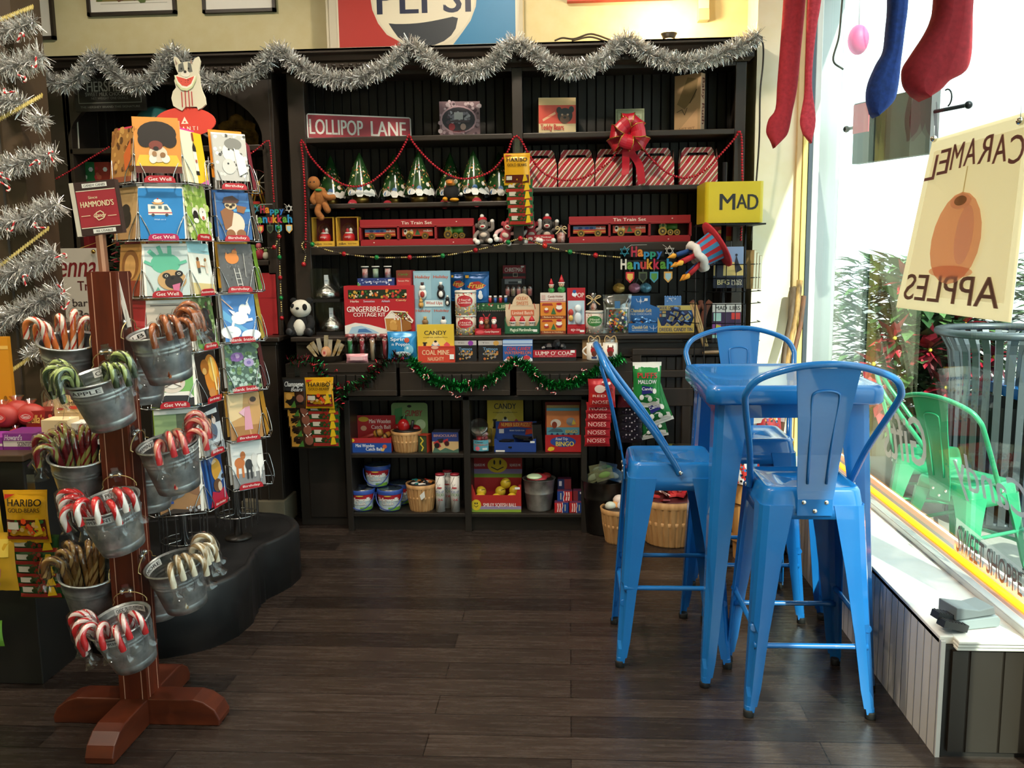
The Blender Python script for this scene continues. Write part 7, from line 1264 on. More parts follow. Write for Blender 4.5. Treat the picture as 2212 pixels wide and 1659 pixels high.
t, w_, h_ = hdisp('slide_puzzle_box', 'blue and red number slide puzzle display box', 1068, 1158, 910, 978, 4.93, ZB1, .5, .12, '1f3f8a', '1f3f8a', 'R,.03,.04,.25,.18,d8d8d8|R,.86,.7,.97,.84,e8e8e4', 'P,a83024,.04 .72 .1 .98 .9 .98 .98 .72 .5 .8|T,.5,.88,.14,.72,e8b050,NUMBER SLIDE PUZZLE!|T,.52,.66,.05,.36,d8d8e8,BRAIN TEASER FUN|R,.08,.56,.2,.72,d8d0d0|P,a03024,.72 .5 .74 .7 .9 .72 .94 .56', notch=.02)
R2 = random.Random(4)
for k in range(8): b = MB(); b.M = TR(R2.uniform(-.08, .08), .03+.01*k, .03+.006*k, rz=R2.uniform(-.6, .6), ry=R2.uniform(-.15, .15)); b.box(-.035, .035, -.025, .025, -.004, .004, '1a1a1c'); b.build('puzzle', t)
t, w_, h_ = hdisp('bingo_box', 'red bingo display box with blue road trip bingo cards', 1178, 1255, 868, 980, 4.93, ZB1, .36, .06, 'b02026', 'a81c22', 'E,.5,.62,.36,.3,2a4a9a|I,.46,.76,.2,.34,d8d8e0,Road Trip|T,.55,.5,.26,.5,e8d040,BINGO|P,e8c030,.06 .14 .1 .3 .18 .34 .26 .28 .24 .14 .14 .08', 'R,0,0,1,1,8a2418')
BC = 'R,0,0,1,1,5a9ab0|R,0,.6,1,1,c87a48|E,.28,.7,.16,.1,d8d0c8|E,.24,.66,.08,.08,8a3a24|E,.74,.74,.14,.1,8a8a90|P,c8b040,.76 .66 .82 .8 .9 .68|P,4a6a7a,.04 .5 .2 .58 .44 .56 .5 .5|T,.76,.5,.08,.36,d8c050,BINGO|'+'|'.join('E,%.2f,%.2f,.04,.045,1a3a6a' % (.16+.17*i, .42-.1*j) for i in range(5) for j in range(3))
for k in range(3): b = MB(); b.box(-w_*.46, w_*.46, .02+.012*k, .028+.012*k, .004, h_*(.84+.05*k), '5a9ab0' if k < 2 else 'c8a060'); (b.art(w_*.92, h_*.84, BC, .02) if k == 0 else None); b.build('bingo_card', t)
b = MB(); b.box(-.05, .0, 0, .1, 0, .15, '15120f'); b.box(-.053, -.05, -.003, .1, 0, .152, '6a5a4a'); tag(b.build('black_folder', loc=(at(1173, 975, 4.98).x, 4.98, ZB1), rot=(0, -.06, 0)), 'black folder leaning left of the bingo box', 'folder')
# chalk pails
CH_ = 'R,0,.06,1,.8,c8dce4|R,.5,.06,1,.22,7ab03c|R,0,.56,1,.94,b02430|R,0,.06,.2,.5,a8c8d8|T,.5,.62,.2,.8,f0f0ea,Sidewalk|T,.48,.62,.18,.78,f0f0ea,Sidewalk|T,.5,.42,.18,.44,8a3a3a,Chalk|T,.5,.43,.17,.42,f0f0ea,Chalk|E,.5,.8,.12,.03,e0c050'
def chalk(label, x, y, Y, zb):
    r0, r1, h = .058, .072, .118; t = thing('chalk_pail', label, 'toy pail', (at(x, y, Y).x, Y, zb), 0, 'sidewalk chalk pails')
    rf = lambda z: r0+(r1-r0)*z/h; b = MB(); b.lathe([(r0*.97, 0), (rf(.012), .012)], '2a4a9a', (0, 0, 0), 28); b.lathe([(rf(.012), .012), (r1, h)], 'd0dce0', (0, 0, 0), 28, False, False); b.art(1, 1, CH_, fm=lambda u, v, l: ((rf(v*h)+.0016+l)*sin((u-.5)*2.5), -(rf(v*h)+.0016+l)*cos((u-.5)*2.5), v*h), sub=12); b.build('body', t)
    b = MB(); b.lathe([(r1*1.03, h-.018), (r1*1.05, h), (r1, h+.006), (r1*.9, h+.004)], '2a4a9a', (0, 0, 0), 28, False, False); b.lathe([(r1*.98, h+.003), (r1*.97, h+.008), (r1*.2, h+.008)], clear('chalk_lid', 'd8e4f0', .35, .25), (0, 0, 0), 28); b.build('lid', t)
    b = MB(); b.tube([(r1*1.06*cos(a), -.012-r1*.95*sin(a)*.9-.012, h-.012-(.088*sin(a))) for a in [pi*k/14 for k in range(15)]], .0035, '1f3a8a', 6); b.build('handle', t)
chalk('sidewalk chalk pail, front left of the bottom row', 784, 1105, 4.975, ZB2); chalk('sidewalk chalk pail, front right of the bottom row', 844, 1107, 4.975, ZB2); chalk('sidewalk chalk pail in the back row left, half hidden', 793, 1090, 5.115, ZB2); chalk('sidewalk chalk pail in the back row right, half hidden', 868, 1090, 5.115, ZB2); chalk('sidewalk chalk pail on top of the others', 817, 1055, 5.03, ZB2+.127)
def fill_mix(b, r, h):
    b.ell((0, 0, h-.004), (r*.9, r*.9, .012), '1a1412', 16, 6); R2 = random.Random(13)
    for k in range(16): b.M = TR(R2.uniform(-.05, .05), R2.uniform(-.05, .05), h+R2.uniform(.0, .012), rz=R2.uniform(0, 3), rx=R2.uniform(-.4, .4)); b.box(-.02, .02, -.008, .008, -.003, .003, ('c87a3a', '1f7a7a', '222', 'd8d0c8', 'b83a30', '2a2a2a')[k % 6])
    b.M = I4()
bkt = basket('bushel basket with a white tag on the bottom left bookcase shelf', 906, 4.98, ZB2, .066, .085, .155, fill_mix, item=('toy_piece', 'small coloured toy piece lying in the white tagged bushel basket', 'toy'))
b = MB(); b.M = TR(.02, -.094, .10, ry=.3); b.prism([(-.016, 0), (0, -.024), (.016, 0), (.002, .032)], 0, .002, 'dcdcd8'); b.build('price_tag', bkt)
for i, (x, Y, lab) in enumerate(((952, 4.94, 'white pick-up-sticks tube, left of the pair'), (984, 4.94, 'white pick-up-sticks tube, right of the pair'), (968, 5.02, 'white pick-up-sticks tube behind the pair'))):
    t = thing('stick_game_tube', lab, 'toy tube', (at(x, 1100, Y).x, Y, ZB2), 0, 'pick-up-sticks tubes'); r = .026; h = .215
    b = MB(); b.lathe([(r, 0), (r, h)], 'd4d0cc', (0, 0, 0), 20); b.art(1, 1, 'L,555,.02,.1 .05 .5 .3 .9 .05|L,555,.02,.3 .05 .5 .3|L,555,.02,.1 .95 .4 .7 .2 .6|L,555,.02,.9 .95 .5 .72|L,555,.02,.5 .95 .2 .75|T,.5,.55,.07,.7,3a6aa0,PICK-UP|T,.5,.47,.07,.7,4a8a4a,STICKS|T,.55,.34,.06,.4,b83a40,26|E,.5,.66,.2,.02,b83a40', fm=lambda u, v, l: ((r+l)*sin((u-.5)*2.6), -(r+l)*cos((u-.5)*2.6), v*h), sub=6); b.build('tube', t)
    b = MB(); b.lathe([(r*1.02, h-.006), (r*1.02, h+.004), (r*.3, h+.006)], '8a1c2c', (0, 0, 0), 20); b.build('cap', t)
t, w_, h_ = hdisp('smiley_ball_box', 'red smiley face display box full of yellow balls', 1017, 1126, 988, 1108, 4.925, ZB2, .56, .15, 'b02a26', 'a8242a', 'R,0,0,1,.1,8aa83a|R,0,.1,1,.22,9a8ab0|E,.11,.26,.1,.2,d8c030|L,222,.01,.07 .24 .11 .18 .15 .24|E,.09,.32,.012,.04,222|E,.13,.32,.012,.04,222|T,.58,.25,.16,.66,f0e0dc,SMILEY SQEESH BALL|R,.88,.84,.98,.92,eee', 'R,0,.58,1,.68,7a9a3a|R,0,.66,1,.76,8a7aa8|E,.5,.84,.2,.16,d8b828|L,222,.02,.38 .8 .5 .74 .62 .8|E,.44,.9,.02,.05,222|E,.56,.9,.02,.05,222|T,.14,.84,.06,.22,e8d8d8,SQUEEZE ME|T,.86,.84,.06,.22,e8d8d8,SQUEEZE ME', notch=.06)
for k, (x, y, z) in enumerate(((-.09, .04, .07), (0, .04, .065), (.09, .04, .07), (-.09, .07, .1), (.02, .09, .095), (.1, .09, .1), (.05, .1, .14))):
    b = MB(); b.ell((x, y, z), .031, noisy('yellow_rubber', 'c8a824', 'dcc038', ns=8, r=.4), 16, 10); b.tube([(x+.03*cos(a)*.9, y-.03*sin(a)*.6-.008, z+.012+.006*sin(a*2)) for a in [.4+2.3*i/6 for i in range(7)]], .0015, '2a2410', 4); b.build('yellow_ball', t)
t = thing('metal_pail', 'steel pail filled with bagged toys on the bottom right bookcase shelf', 'pail', (at(1165, 1100, 4.99).x, 4.99, ZB2))
M_steel = noisy('brushed_steel', '9a9894', 'cccac6', ns=20, r=.34, m=.75); b = MB(); b.lathe([(.068, 0), (.07, .01), (.082, .1), (.084, .103), (.082, .107), (.091, .18), (.095, .183), (.09, .181), (.08, .11), (.066, .01)], M_steel, (0, 0, 0), 32); b.build('body', t)
b = Items(t, 'bagged_toy', 'red and pale green bagged toy lying in the steel pail on the bottom bookcase shelf', 'toy'); b.ell((0, 0, .175), (.085, .085, .012), '1a1a18', 16, 6); b.M = TR(-.01, -.02, .19, rx=.3); b.ell((0, 0, 0), (.06, .045, .014), 'b0303a', 12, 6); b.ell((-.015, -.01, .012), (.045, .03, .01), 'c8e0b8', 12, 6); b.M = TR(.04, .02, .19); b.ell((0, 0, 0), (.03, .03, .018), '8a2a24', 10, 6)
b = MB(); b.tube([(-.04+.08*i/10, .093, .185+.03*sin(pi*i/10)) for i in range(11)], .004, '2a2420', 6); b.build('handle', t)
RBX = 'R,0,0,.56,1,b8242c|R,.56,0,1,1,1f3f8a|L,e8d8dc,.05,.56 1 .6 .7 .52 .3 .56 0|L,f0dcd8,.08,.22 .1 .26 .5 .24 .9|L,f0dcd8,.08,.38 .1 .42 .5 .4 .9|L,b0b8a8,.08,.76 .2 .76 .8'
RBY = 'R,0,0,.44,1,1f3f8a|R,.44,0,1,1,b8242c|L,e8d8dc,.05,.44 1 .48 .7 .4 .3 .44 0|L,b0b8a8,.08,.24 .2 .24 .8|L,f0dcd8,.08,.6 .1 .64 .5 .62 .9|L,f0dcd8,.08,.76 .1 .8 .5 .78 .9'
zz_ = .0
for i, (x0, x1, yt, Y, lv, art_, lab) in enumerate(((1198, 1228, 1085, 4.92, 0, RBX, 'small red and blue box, bottom left of the little pile'), (1230, 1258, 1086, 4.92, 0, RBX, 'small red and blue box, bottom right of the little pile'), (1204, 1236, 1062, 4.95, 1, RBY, 'small blue and red box, left of the middle layer'), (1238, 1259, 1068, 4.96, 1, 'R,0,0,.5,1,7a2a34|R,.5,0,1,1,14224a|R,.7,.7,.9,.9,d8d8e0', 'small dark box, right of the middle layer'), (1205, 1234, 1048, 5.0, 2, 'R,0,0,.5,1,14285a|R,.5,0,1,1,7a2a34|R,.1,.3,.3,.8,c8c8d8', 'small dark red and blue box on top of the little pile'))):
    carton('small_toy_box', lab, 'toy box', x0, x1, at(0, 0, 1) and yt if lv == 0 else yt, Y, ZB2+.0582*lv, .05, '1f3f8a', art_, grp='red and blue boxes in the pile') if False else None
    a_ = at(x0, 1100, Y); c_ = at(x1, 1100, Y); w_ = c_.x-a_.x; b = MB(); b.box(-w_/2, w_/2, 0, .05, 0, .057, '5a2a4a'); b.art(w_, .057, art_, 0)
    tag(b.build('small_toy_box', loc=((a_.x+c_.x)/2, Y, ZB2+.0575*lv)), lab, 'toy box', 'little pile of toy boxes')
# ---- floor and corner by the stools
t = thing('tin_tub', 'dark tin tub stuffed with packs of small green toys below the red bags', 'tub', (at(1305, 1080, 4.92).x, 4.92, 0)); b = MB(); b.lathe([(.1, 0), (.104, .01), (.118, .2), (.122, .203), (.118, .21), (.128, .3), (.132, .303), (.124, .3), (.1, .02)], noisy('dark_tin', '2a2826', '3c3936', ns=14, r=.3, m=.8), (0, 0, 0), 32); b.build('body', t)
for k, (x, y, z, a, c) in enumerate(((-.06, 0, .31, -.5, 'a8b8a0'), (0, -.03, .33, -.3, '7ab04a'), (.05, 0, .32, .3, 'c8ccc8'), (.02, .05, .35, .2, '5a9a4a'), (-.03, .05, .34, -.2, '8a9a88'), (.08, .03, .31, .6, '9aa8a0'))):
    b = MB(); b.M = TR(x, y, z, ry=a, rx=-.3); b.box(-.05, .05, -.01, .01, -.03, .03, clear('pack%d' % k, 'f0f4f0', .3, .1)); b.ell((0, 0, 0), (.035, .008, .018), c, 10, 6); b.build('toy_pack', t)
def fill_blue(b, r, h):
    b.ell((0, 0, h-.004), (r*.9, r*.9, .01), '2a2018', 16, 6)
    for k, (x, y, z, q, c) in enumerate(((.03, -.02, .03, .045, 'd0d8ec'), (-.03, .0, .02, .035, 'd89a5a'), (0, .03, .05, .035, 'd8c8c0'), (-.05, -.02, .03, .03, 'c8ccc0'), (.05, .03, .04, .03, 'c86a70'))): b.ell((x, y, h+z-.02), (q, q, q*.8), c, 12, 8)
def fill_sweet(b, r, h):
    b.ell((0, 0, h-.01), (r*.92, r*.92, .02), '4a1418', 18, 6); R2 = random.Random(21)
    for k in range(26): a, q = R2.uniform(0, 6.28), R2.uniform(0, r*.7); b.M = TR(q*cos(a), q*sin(a), h+R2.uniform(0, .03), rx=R2.uniform(-.6, .6), rz=R2.uniform(0, 3), ry=R2.uniform(-.5, .5)); b.box(-.035, .035, -.02, .02, -.005, .005, ('a82028', 'c83a3a', '7a1c20', 'd8c8c0', '5a2a24')[k % 5])
    b.M = I4(); b.tube(bez([(-r*.7, 0, h), (-r*.5, -.02, h+.07), (0, -.03, h+.09), (r*.3, -.03, h+.03)], 5), .009, 'd8908a', 8)
basket('small bushel basket of bagged sweets on the floor below the red bags', 1330, 4.73, 0, .075, .1, .19, fill_blue, loc=(at(1338, 1150, 4.75).x, 4.745, 0), item=('sweet_bag', 'bagged pale sweet in the small floor basket below the red bags', 'sweets'))
basket('large bushel basket of red bagged sweets on the floor behind the left stool', 1440, 4.72, 0, .13, .165, .25, fill_sweet, 26, loc=(at(1447, 1160, 4.74).x, 4.75, 0), item=('sweet_packet', 'red sweet packet heaped in the large floor basket behind the left stool', 'sweets'))
b = MB(); R2 = random.Random(31)
for k in range(14): b.M = TR(R2.uniform(-.1, .1), R2.uniform(-.04, .04), .02+.012*k, rx=R2.uniform(-.3, .3), rz=R2.uniform(-.5, .5)); b.ell((0, 0, 0), (.08, .05, .018), ('3a3a24', '5a5a34', '8a8a4a', '2a2418', '6a4a2a')[k % 5], 12, 6)
b.M = I4(); b.box(-.12, .12, -.045, .04, -.30, .01, '1a1512'); tag(b.build('bagged_sweets', loc=(at(1440, 1060, 4.93).x, 4.93, .30)), 'pile of olive and brown bagged sweets on a dark stand behind the large basket', 'sweets')
b = MB(); b.M = TR(0, 0, .52); R2 = random.Random(17)
t = thing('magazine_basket', 'tall wooden crate of bright candy bags beside the bench behind the table', 'basket', (.93, 4.50, 0))
M_sl2 = noisy('crate_wood', 'a8743c', 'c08c50', scale=(12, 12, 2), ns=3, r=.6); b = MB(); b.lathe([(.1, 0), (.12, .4), (.126, .402), (.118, .4), (.1, .02)], M_sl2, (0, 0, 0), 20, smooth=False); b.build('barrel', t)
b = MB(); b.lathe([(.124, .3), (.126, .34)], M_sl2, (0, 0, 0), 24, False, False); b.lathe([(.12, .1), (.121, .14)], M_sl2, (0, 0, 0), 24, False, False); b.build('hoop', t)
for k in range(11):
    x, a = -.1+.02*k, -.35+.07*k; o = bagmesh(.11, .16+.02*(k % 3), .02, col(('e8e4e0', 'c83a34', 'e0e0dc', '3a8ac0', 'd8b040', 'efeae4')[k % 6], .3), 'T,.5,.7,.14,.7,%s,Candy|D,14,.1,.15,.9,.6,.06,c83a34/e8b040/3a7ac0/222' % ('b03030', 'f0e0d0')[k % 2], seed=k).build('candy_bag', t); o.location = (x, .03*((k*3) % 3-1)-.02, .36+.02*(k % 4)); o.rotation_euler = (-.15, a, .1*k-.5)
b = MB(); b.box(.98, 1.10, 4.62, 4.8, 0, .62, '17130f'); tag(b.build('display_stand'), 'dark narrow display stand beside the bench', 'stand')
for k in range(9):
    o = bagmesh(.13, .2, .03, col(('e8e6e2', 'd8e0e4', 'c83a3a', 'e8d8d0', '3a6aa8', 'e8e4d8', 'e0b040', 'efece8', 'b8c8d0')[k], .3), 'T,.5,.74,.12,.7,%s,Sweets|D,20,.1,.12,.9,.6,.05,c83a34/e8b040/3a7ac0/222/8a3a8a' % ('b03030', '2a4a8a')[k % 2], seed=k+20).build('candy_bag')
    o.location = (.96+.022*(k % 4), 4.60-.03*(k % 3), .62+.07*(k//3)-.0); o.rotation_euler = (-.2, -.2+.1*(k % 4), .2*(k % 3)-.3)
    tag(o, 'pale printed candy bag in the bunch by the window bench, seen beneath the table', 'candy bag', 'candy bags by the window bench')
carton('small_book', 'tan booklet lying tilted behind the back stool', 'book', 1520, 1556, 757, 4.94, 1.0, .02, 'a8845c', 'T,.5,.6,.2,.6,7a3a24,BONGS|E,.5,.3,.2,.14,8a5a34', rz=.3, rx=-.5)
# ================================================================ book spinner, window decorations
M_bwire = col('15151a', .4, .5)
YS = 4.74; q0 = at(1568, 600, YS)
t = thing('book_spinner', 'black wire book spinner with a yellow header box by the white wall', 'book rack', (q0.x, YS+.1, 0))
ox, oy = q0.x, YS+.1
b = MB(); b.tube([(0, 0, .02), (0, 0, 2.0)], .012, M_bwire, 8); b.lathe([(.2, 0), (.2, .015), (.03, .03)], M_bwire, (0, 0, 0), 24); b.build('pole', t)
h0 = at(1523, 482, YS).z; h1 = at(1523, 393, YS).z; hx0 = at(1523, 440, YS).x-ox; hx1 = at(1650, 440, YS).x-ox
b = MB(); b.rings([[(x*(hx1-hx0)/2+(hx0+hx1)/2, y*.16+.06, z) for x, y in rsq(1, 1, .12, 4)] for z in (h0, h1)], noisy('yellow_header', 'c8b01c', 'd4bc28', ns=3, r=.35), True, True, smooth=False)
b.art(.2, .1, 'T,.2,.5,.8,.38,222,M|T,.56,.52,.7,.26,222,A|T,.84,.48,.76,.26,222,D', -.1005, x0=(hx0+hx1)/2-.075, z0=h0+.055); b.build('header_box', t)
b = MB(); b.box(hx0-.01, hx1+.01, -.12, .24, h0-.012, h0-.004, M_bwire); b.build('header_tray', t)
b = MB(); zs = [at(1570, y, YS).z for y in (740, 622, 500)]
for z0_, z1_ in ((zs[0], zs[0]+.2), (zs[1]-.02, zs[1]+.12)):
    for z in (z0_, (z0_+z1_)/2, z1_):
        for s in (1, -1): b.tube([(-.1, -.11, z), (.1, -.11, z)], .0025, M_bwire, 5); b.tube([(.13, -.08, z), (.2, .0, z), (.2, .08, z)], .0025, M_bwire, 5); b.tube([(-.13, -.08, z), (-.2, .0, z), (-.2, .08, z)], .0025, M_bwire, 5)
    for x in (-.1, -.05, 0, .05, .1): b.tube([(x, -.07, z0_), (x, -.11, z0_), (x, -.11, z1_)], .0025, M_bwire, 5)
for x, y in ((-.1, -.06), (.1, -.06), (-.13, .08), (.13, .08), (.0, -.06)): b.tube([(x, y, .3), (x, y, h0)], .0035, M_bwire, 5)
b.build('wire_rack', t)
def rbook(label, x0, x1, yt, yb, Y, art, c, rz=0, th=.02):
    a = at(x0, yb, Y); d = at(x1, yb, Y); w = d.x-a.x; h = at((x0+x1)/2, yt, Y).z-(a.z+d.z)/2; b = MB(); b.box(-w/2, w/2, 0, th, 0, h, c); b.box(-w/2+.002, w/2+.0008, .002, th-.002, .002, h-.002, 'd8ccb0'); b.art(w, h, art, 0)
    tag(b.build('puzzle_book', loc=((a.x+d.x)/2, Y, (a.z+d.z)/2), rot=(-.03, 0, rz)), label, 'book')
rbook('blue and yellow dusk picture book in the upper spinner pocket', 1541, 1605, 533, 622, YS+.005, 'R,0,.3,1,1,7a94b8|P,d8c078,0 .3 1 .3 1 .56 .5 .66 0 .56|R,0,0,1,.22,1a2038|P,141a30,.04 .2 .08 1 .34 1 .32 .3 .9 .24|P,1a1a2c,.74 .36 .7 .6 .76 .8 .84 .6 .96 .44|E,.76,.8,.04,.03,1a1a2c|T,.33,.14,.12,.4,d8c890,BFG|T,.78,.17,.06,.34,e0d8c0,MAD|T,.78,.1,.06,.34,e0d8c0,LIBS', '2a3450')
rbook('dark purple book with white header in the lower spinner pocket', 1538, 1600, 655, 742, YS+.005, 'R,0,.78,1,1,dcd8d4|T,.3,.88,.1,.4,222,MAD|T,.78,.88,.1,.36,222,LIBS|R,0,0,1,.78,3a2048|R,.04,.56,.3,.76,a8d0c8|R,.66,.6,.96,.76,c83a34|R,.0,.24,.3,.5,8a4a9a|P,c8c040,.1 .26 .14 .48 .3 .44 .3 .3|R,0,.14,1,.22,8ac0b0|R,0,0,1,.12,1a1a1a', '2a1c30')
for k in range(3): rbook('tan page-edged book turned sideways in the spinner, %s of three' % ('nearest', 'middle', 'farthest')[k], 1606+7*k, 1628+6*k, 540+6*k, 624, YS+.06+.02*k, 'R,0,0,1,1,b8a070|L,8a7448,.06,.2 0 .1 1|L,8a7448,.06,.6 0 .5 1', '9a7a48', rz=-.9)
# striped novelty hat hung on the spinner
hc = at(1530, 540, 4.68); t = thing('birthday_hat', 'red and blue striped plush birthday hat with candles, hung upside down by the book spinner', 'hat', tuple(hc))
ax_ = Vector((-.83, -.1, -.5)).normalized(); RM = ax_.to_track_quat('Z', 'Y').to_matrix().to_4x4() @ Matrix.Scale(.85, 4)
b = MB(RM); n = 20; Rr, Bl = noisy('hat_red', 'a81c28', 'c02834', ns=20, r=.8), noisy('hat_blue', '2a7aa8', '3a8ab8', ns=20, r=.8)
for j in range(n):
    a0_, a1_ = 2*pi*j/n, 2*pi*(j+1)/n; b.add([(.09*cos(a0_), .09*sin(a0_), -.05), (.09*cos(a1_), .09*sin(a1_), -.05), (.075*cos(a1_), .075*sin(a1_), .07), (.075*cos(a0_), .075*sin(a0_), .07)], [(0, 1, 2, 3)], Rr if j % 2 else Bl)
b.art(.12, .1, 'T,.5,.7,.2,.8,e8dcd8,HAPPY|T,.5,.4,.2,.9,e8dcd8,BIRTHDAY', fm=lambda u, v, l: ((.089+l*3)*cos(-1.9+(u-.5)*1.2), (.089+l*3)*sin(-1.9+(u-.5)*1.2), .06-.1*v)); b.build('crown', t)
b = MB(RM); b.lathe([(.085, -.05), (.15, -.055), (.152, -.066), (.085, -.064)], Rr, (0, 0, 0), 24); b.build('brim', t)
b = MB(RM); b.tube([(.08*cos(2*pi*j/24), .08*sin(2*pi*j/24), .075+.008*sin(j*1.6)) for j in range(24)], .024, noisy('icing_plush', 'd0ccc8', 'e2deda', ns=30, r=.9), 10, closed=True); b.ell((0, 0, .075), (.08, .08, .018), 'dcd8d4', 16, 6); b.build('icing', t)
for k in range(5):
    a = 2*pi*k/5+.4; b = MB(RM @ TR(.05*cos(a), .05*sin(a), .08, rx=-.25*sin(a), ry=.25*cos(a))); b.tube([(0, 0, 0), (0, 0, .1)], .015, (Rr, col('1f4a8a', .8))[k % 2], 8); b.lathe([(.008, .1), (.017, .118), (.002, .155)], noisy('flame_%d' % k, 'd8841c', 'e8b040', ns=20, r=.8), (0, 0, 0), 10); b.build('candle', t)
# sticks leaning in the corner by the window
for (x0, y0), (x1, y1), r, c, lab in (((1700, 790), (1730, 606), .016, 'c89a58', 'pale wooden pole leaning in the corner by the window'), ((1692, 800), (1716, 622), .02, '6a5644', 'rough brown driftwood branch leaning in the corner by the window'), ((1712, 790), (1738, 640), .014, '7a4a30', 'dark red brown wooden cane nearest the window glass')):
    p, q = at(x0, y0, 4.95), at(x1, y1, 5.08); d = q-p; p = p-d*(p.z/d.z)*.98; b = MB(); b.tube([p+(q-p)*k/8+Vector((.006*sin(k*3), 0, 0)) for k in range(9)], [r*(1+.12*sin(k*5)) for k in range(9)], noisy('stick_'+c, c, '4a3624', scale=(10, 10, 2), ns=4, r=.7), 8)
    tag(b.build('wooden_stick'), lab, 'stick')
# stockings in a row along the window
def stocking(label, pts, Y, m, th, ytop=-150, rim=None):
    P = [at(x, y, Y) for x, y in pts]; b = MB(); cx = sum(p.x for p in P)/len(P); cz = sum(p.z for p in P)/len(P)
    n = len(P); k = [(1, 0), (.97, .32), (.86, .62), (.6, .9), (.3, 1)]
    mid = [min(P, key=lambda q: abs(q.z-p.z)+(9 if (q.x-cx)*(p.x-cx) > 0 and abs(q.z-p.z) < .001 else 0)) for p in P]
    def inner(p):
        xs = []
        for a, c in zip(P, P[1:]+P[:1]):
            if (a.z-p.z)*(c.z-p.z) <= 0 and abs(a.z-c.z) > 1e-6: xs.append(a.x+(c.x-a.x)*(p.z-a.z)/(c.z-a.z))
        return (min(xs)+max(xs))/2 if xs else p.x
    C = [inner(p) for p in P]
    rs = [[(C[i]+(P[i].x-C[i])*s, Y+sg*th*d, P[i].z) for i in range(n)] for sg, q in ((-1, k[::-1]), (1, k[1:])) for s, d in q]
    b.rings(rs, m, True, True)
    tag(b.build('christmas_stocking'), label, 'stocking')
M_red = noisy('red_felt', '8e1c26', 'a82530', ns=60, r=.9); M_bluf = noisy('blue_felt', '14306a', '1c3c86', ns=60, r=.9)
def outl(L, R_): return bez2(L)+bez2(R_)[::-1]
def bez2(p): return [(v.x, v.y) for v in bez([(a, b_, 0) for a, b_ in p], 4)]
stocking('red felt stocking hanging nearest the cabinet, its toe pointing left', outl([(1700, -150), (1692, 0), (1686, 90), (1679, 180), (1675, 235), (1660, 258), (1655, 285), (1664, 305)], [(1748, -150), (1740, 0), (1730, 110), (1722, 190), (1712, 240), (1703, 285), (1690, 303), (1672, 320)]), 4.9, M_red, .03)
stocking('thin red stocking seen edge-on between the first red one and the window frame', outl([(1755, -150), (1745, 0), (1742, 70), (1740, 140), (1738, 200), (1728, 260), (1734, 290)], [(1790, -150), (1774, 0), (1764, 60), (1756, 130), (1754, 190), (1762, 260), (1752, 310)]), 4.82, noisy('red_felt_light', 'a02834', 'c83a48', ns=60, r=.9), .02)
stocking('blue felt stocking hanging in front of the window', outl([(1915, -150), (1918, 0), (1914, 60), (1908, 110), (1892, 140), (1875, 180), (1871, 215), (1880, 245)], [(1962, -150), (1960, 0), (1952, 70), (1945, 130), (1940, 180), (1932, 215), (1912, 238), (1892, 253)]), 3.85, M_bluf, .045)
stocking('large red felt stocking nearest the camera in front of the window', outl([(2028, -150), (2018, 0), (2012, 40), (1996, 75), (1966, 120), (1949, 150), (1952, 185), (1970, 205)], [(2116, -150), (2100, 0), (2098, 60), (2096, 120), (2084, 155), (2050, 175), (2030, 195), (1998, 215)]), 3.3, M_red, .055)
# poster of a caramel apple hung in the window, seen from behind
_tl = {}
def tl(c, k=.75):
    if c not in _tl:
        n = NT('paper_'+c); n.t.nodes.remove(n.b); d = n.n('BsdfDiffuse'); d.inputs[0].default_value = lin(c); tr = n.n('BsdfTranslucent'); tr.inputs[0].default_value = lin(c); mx = n.n('MixShader'); mx.inputs[0].default_value = k
        n.l(d.outputs[0], mx.inputs[1]); n.l(tr.outputs[0], mx.inputs[2]); n.l(mx.outputs[0], n.out.inputs[0]); _tl[c] = n.mat
    return _tl[c]
def quadfm(Xp, cs, flip=False):
    TL_, TR_, BR_, BL_ = [atx(x, y, Xp) for x, y in cs]
    def f(u, v, l):
        if flip: u = 1-u
        p = (BL_*(1-u)+BR_*u)*(1-v)+(TL_*(1-u)+TR_*u)*v; return (Xp-l, p.y, p.z)
    return f
PQ = ((2015, 302), (2236, 236), (2185, 697), (1936, 664))
b = MB(); f0 = quadfm(1.44, PQ); b.add([f0(*c, 0) for c in ((0, 0), (1, 0), (1, 1), (0, 1))], [(0, 1, 2, 3)], tl('fffaf2'))
let = '|'.join('T,%.3f,%.3f,.135,.115,a88484,%s' % (.1+.135*i, .825+.05*sin(pi*(i+.5)/7), ch) for i, ch in enumerate('CARAMEL'))
b.art(1, 1, 'R,.0,.0,1,1,d6bf9c|R,.06,.09,.94,.93,fbf6e8|'+let+'|T,.5,.14,.16,.84,987c72,APPLES|L,d8c8a0,.012,.5 .8 .5 .6|E,.5,.24,.2,.035,f0c0a4|E,.5,.42,.23,.25,eeb498|E,.42,.44,.08,.16,f8dcc8|E,.5,.62,.1,.04,f6d8c0|E,.5,.625,.06,.026,b0a080', fm=quadfm(1.437, PQ, True), mf=tl, step=.001)
po = tag(b.build('apple_poster'), 'cream caramel apples poster hung in the window, lettering mirrored', 'poster')
for k, c in enumerate(((2017, 300), (2204, 262))):
    p = atx(*c, 1.425); b = MB(); b.ell((0, 0, 0), .013, col('c8c4b8', .2, 1), 12, 8); b.tube([(0, 0, .01), (0, 0, .05)], .0015, 'bbb', 5); tag(b.build('jingle_bell', loc=tuple(p)), 'small silver bell at the top %s corner of the apple poster' % ('left', 'right')[k], 'bell')
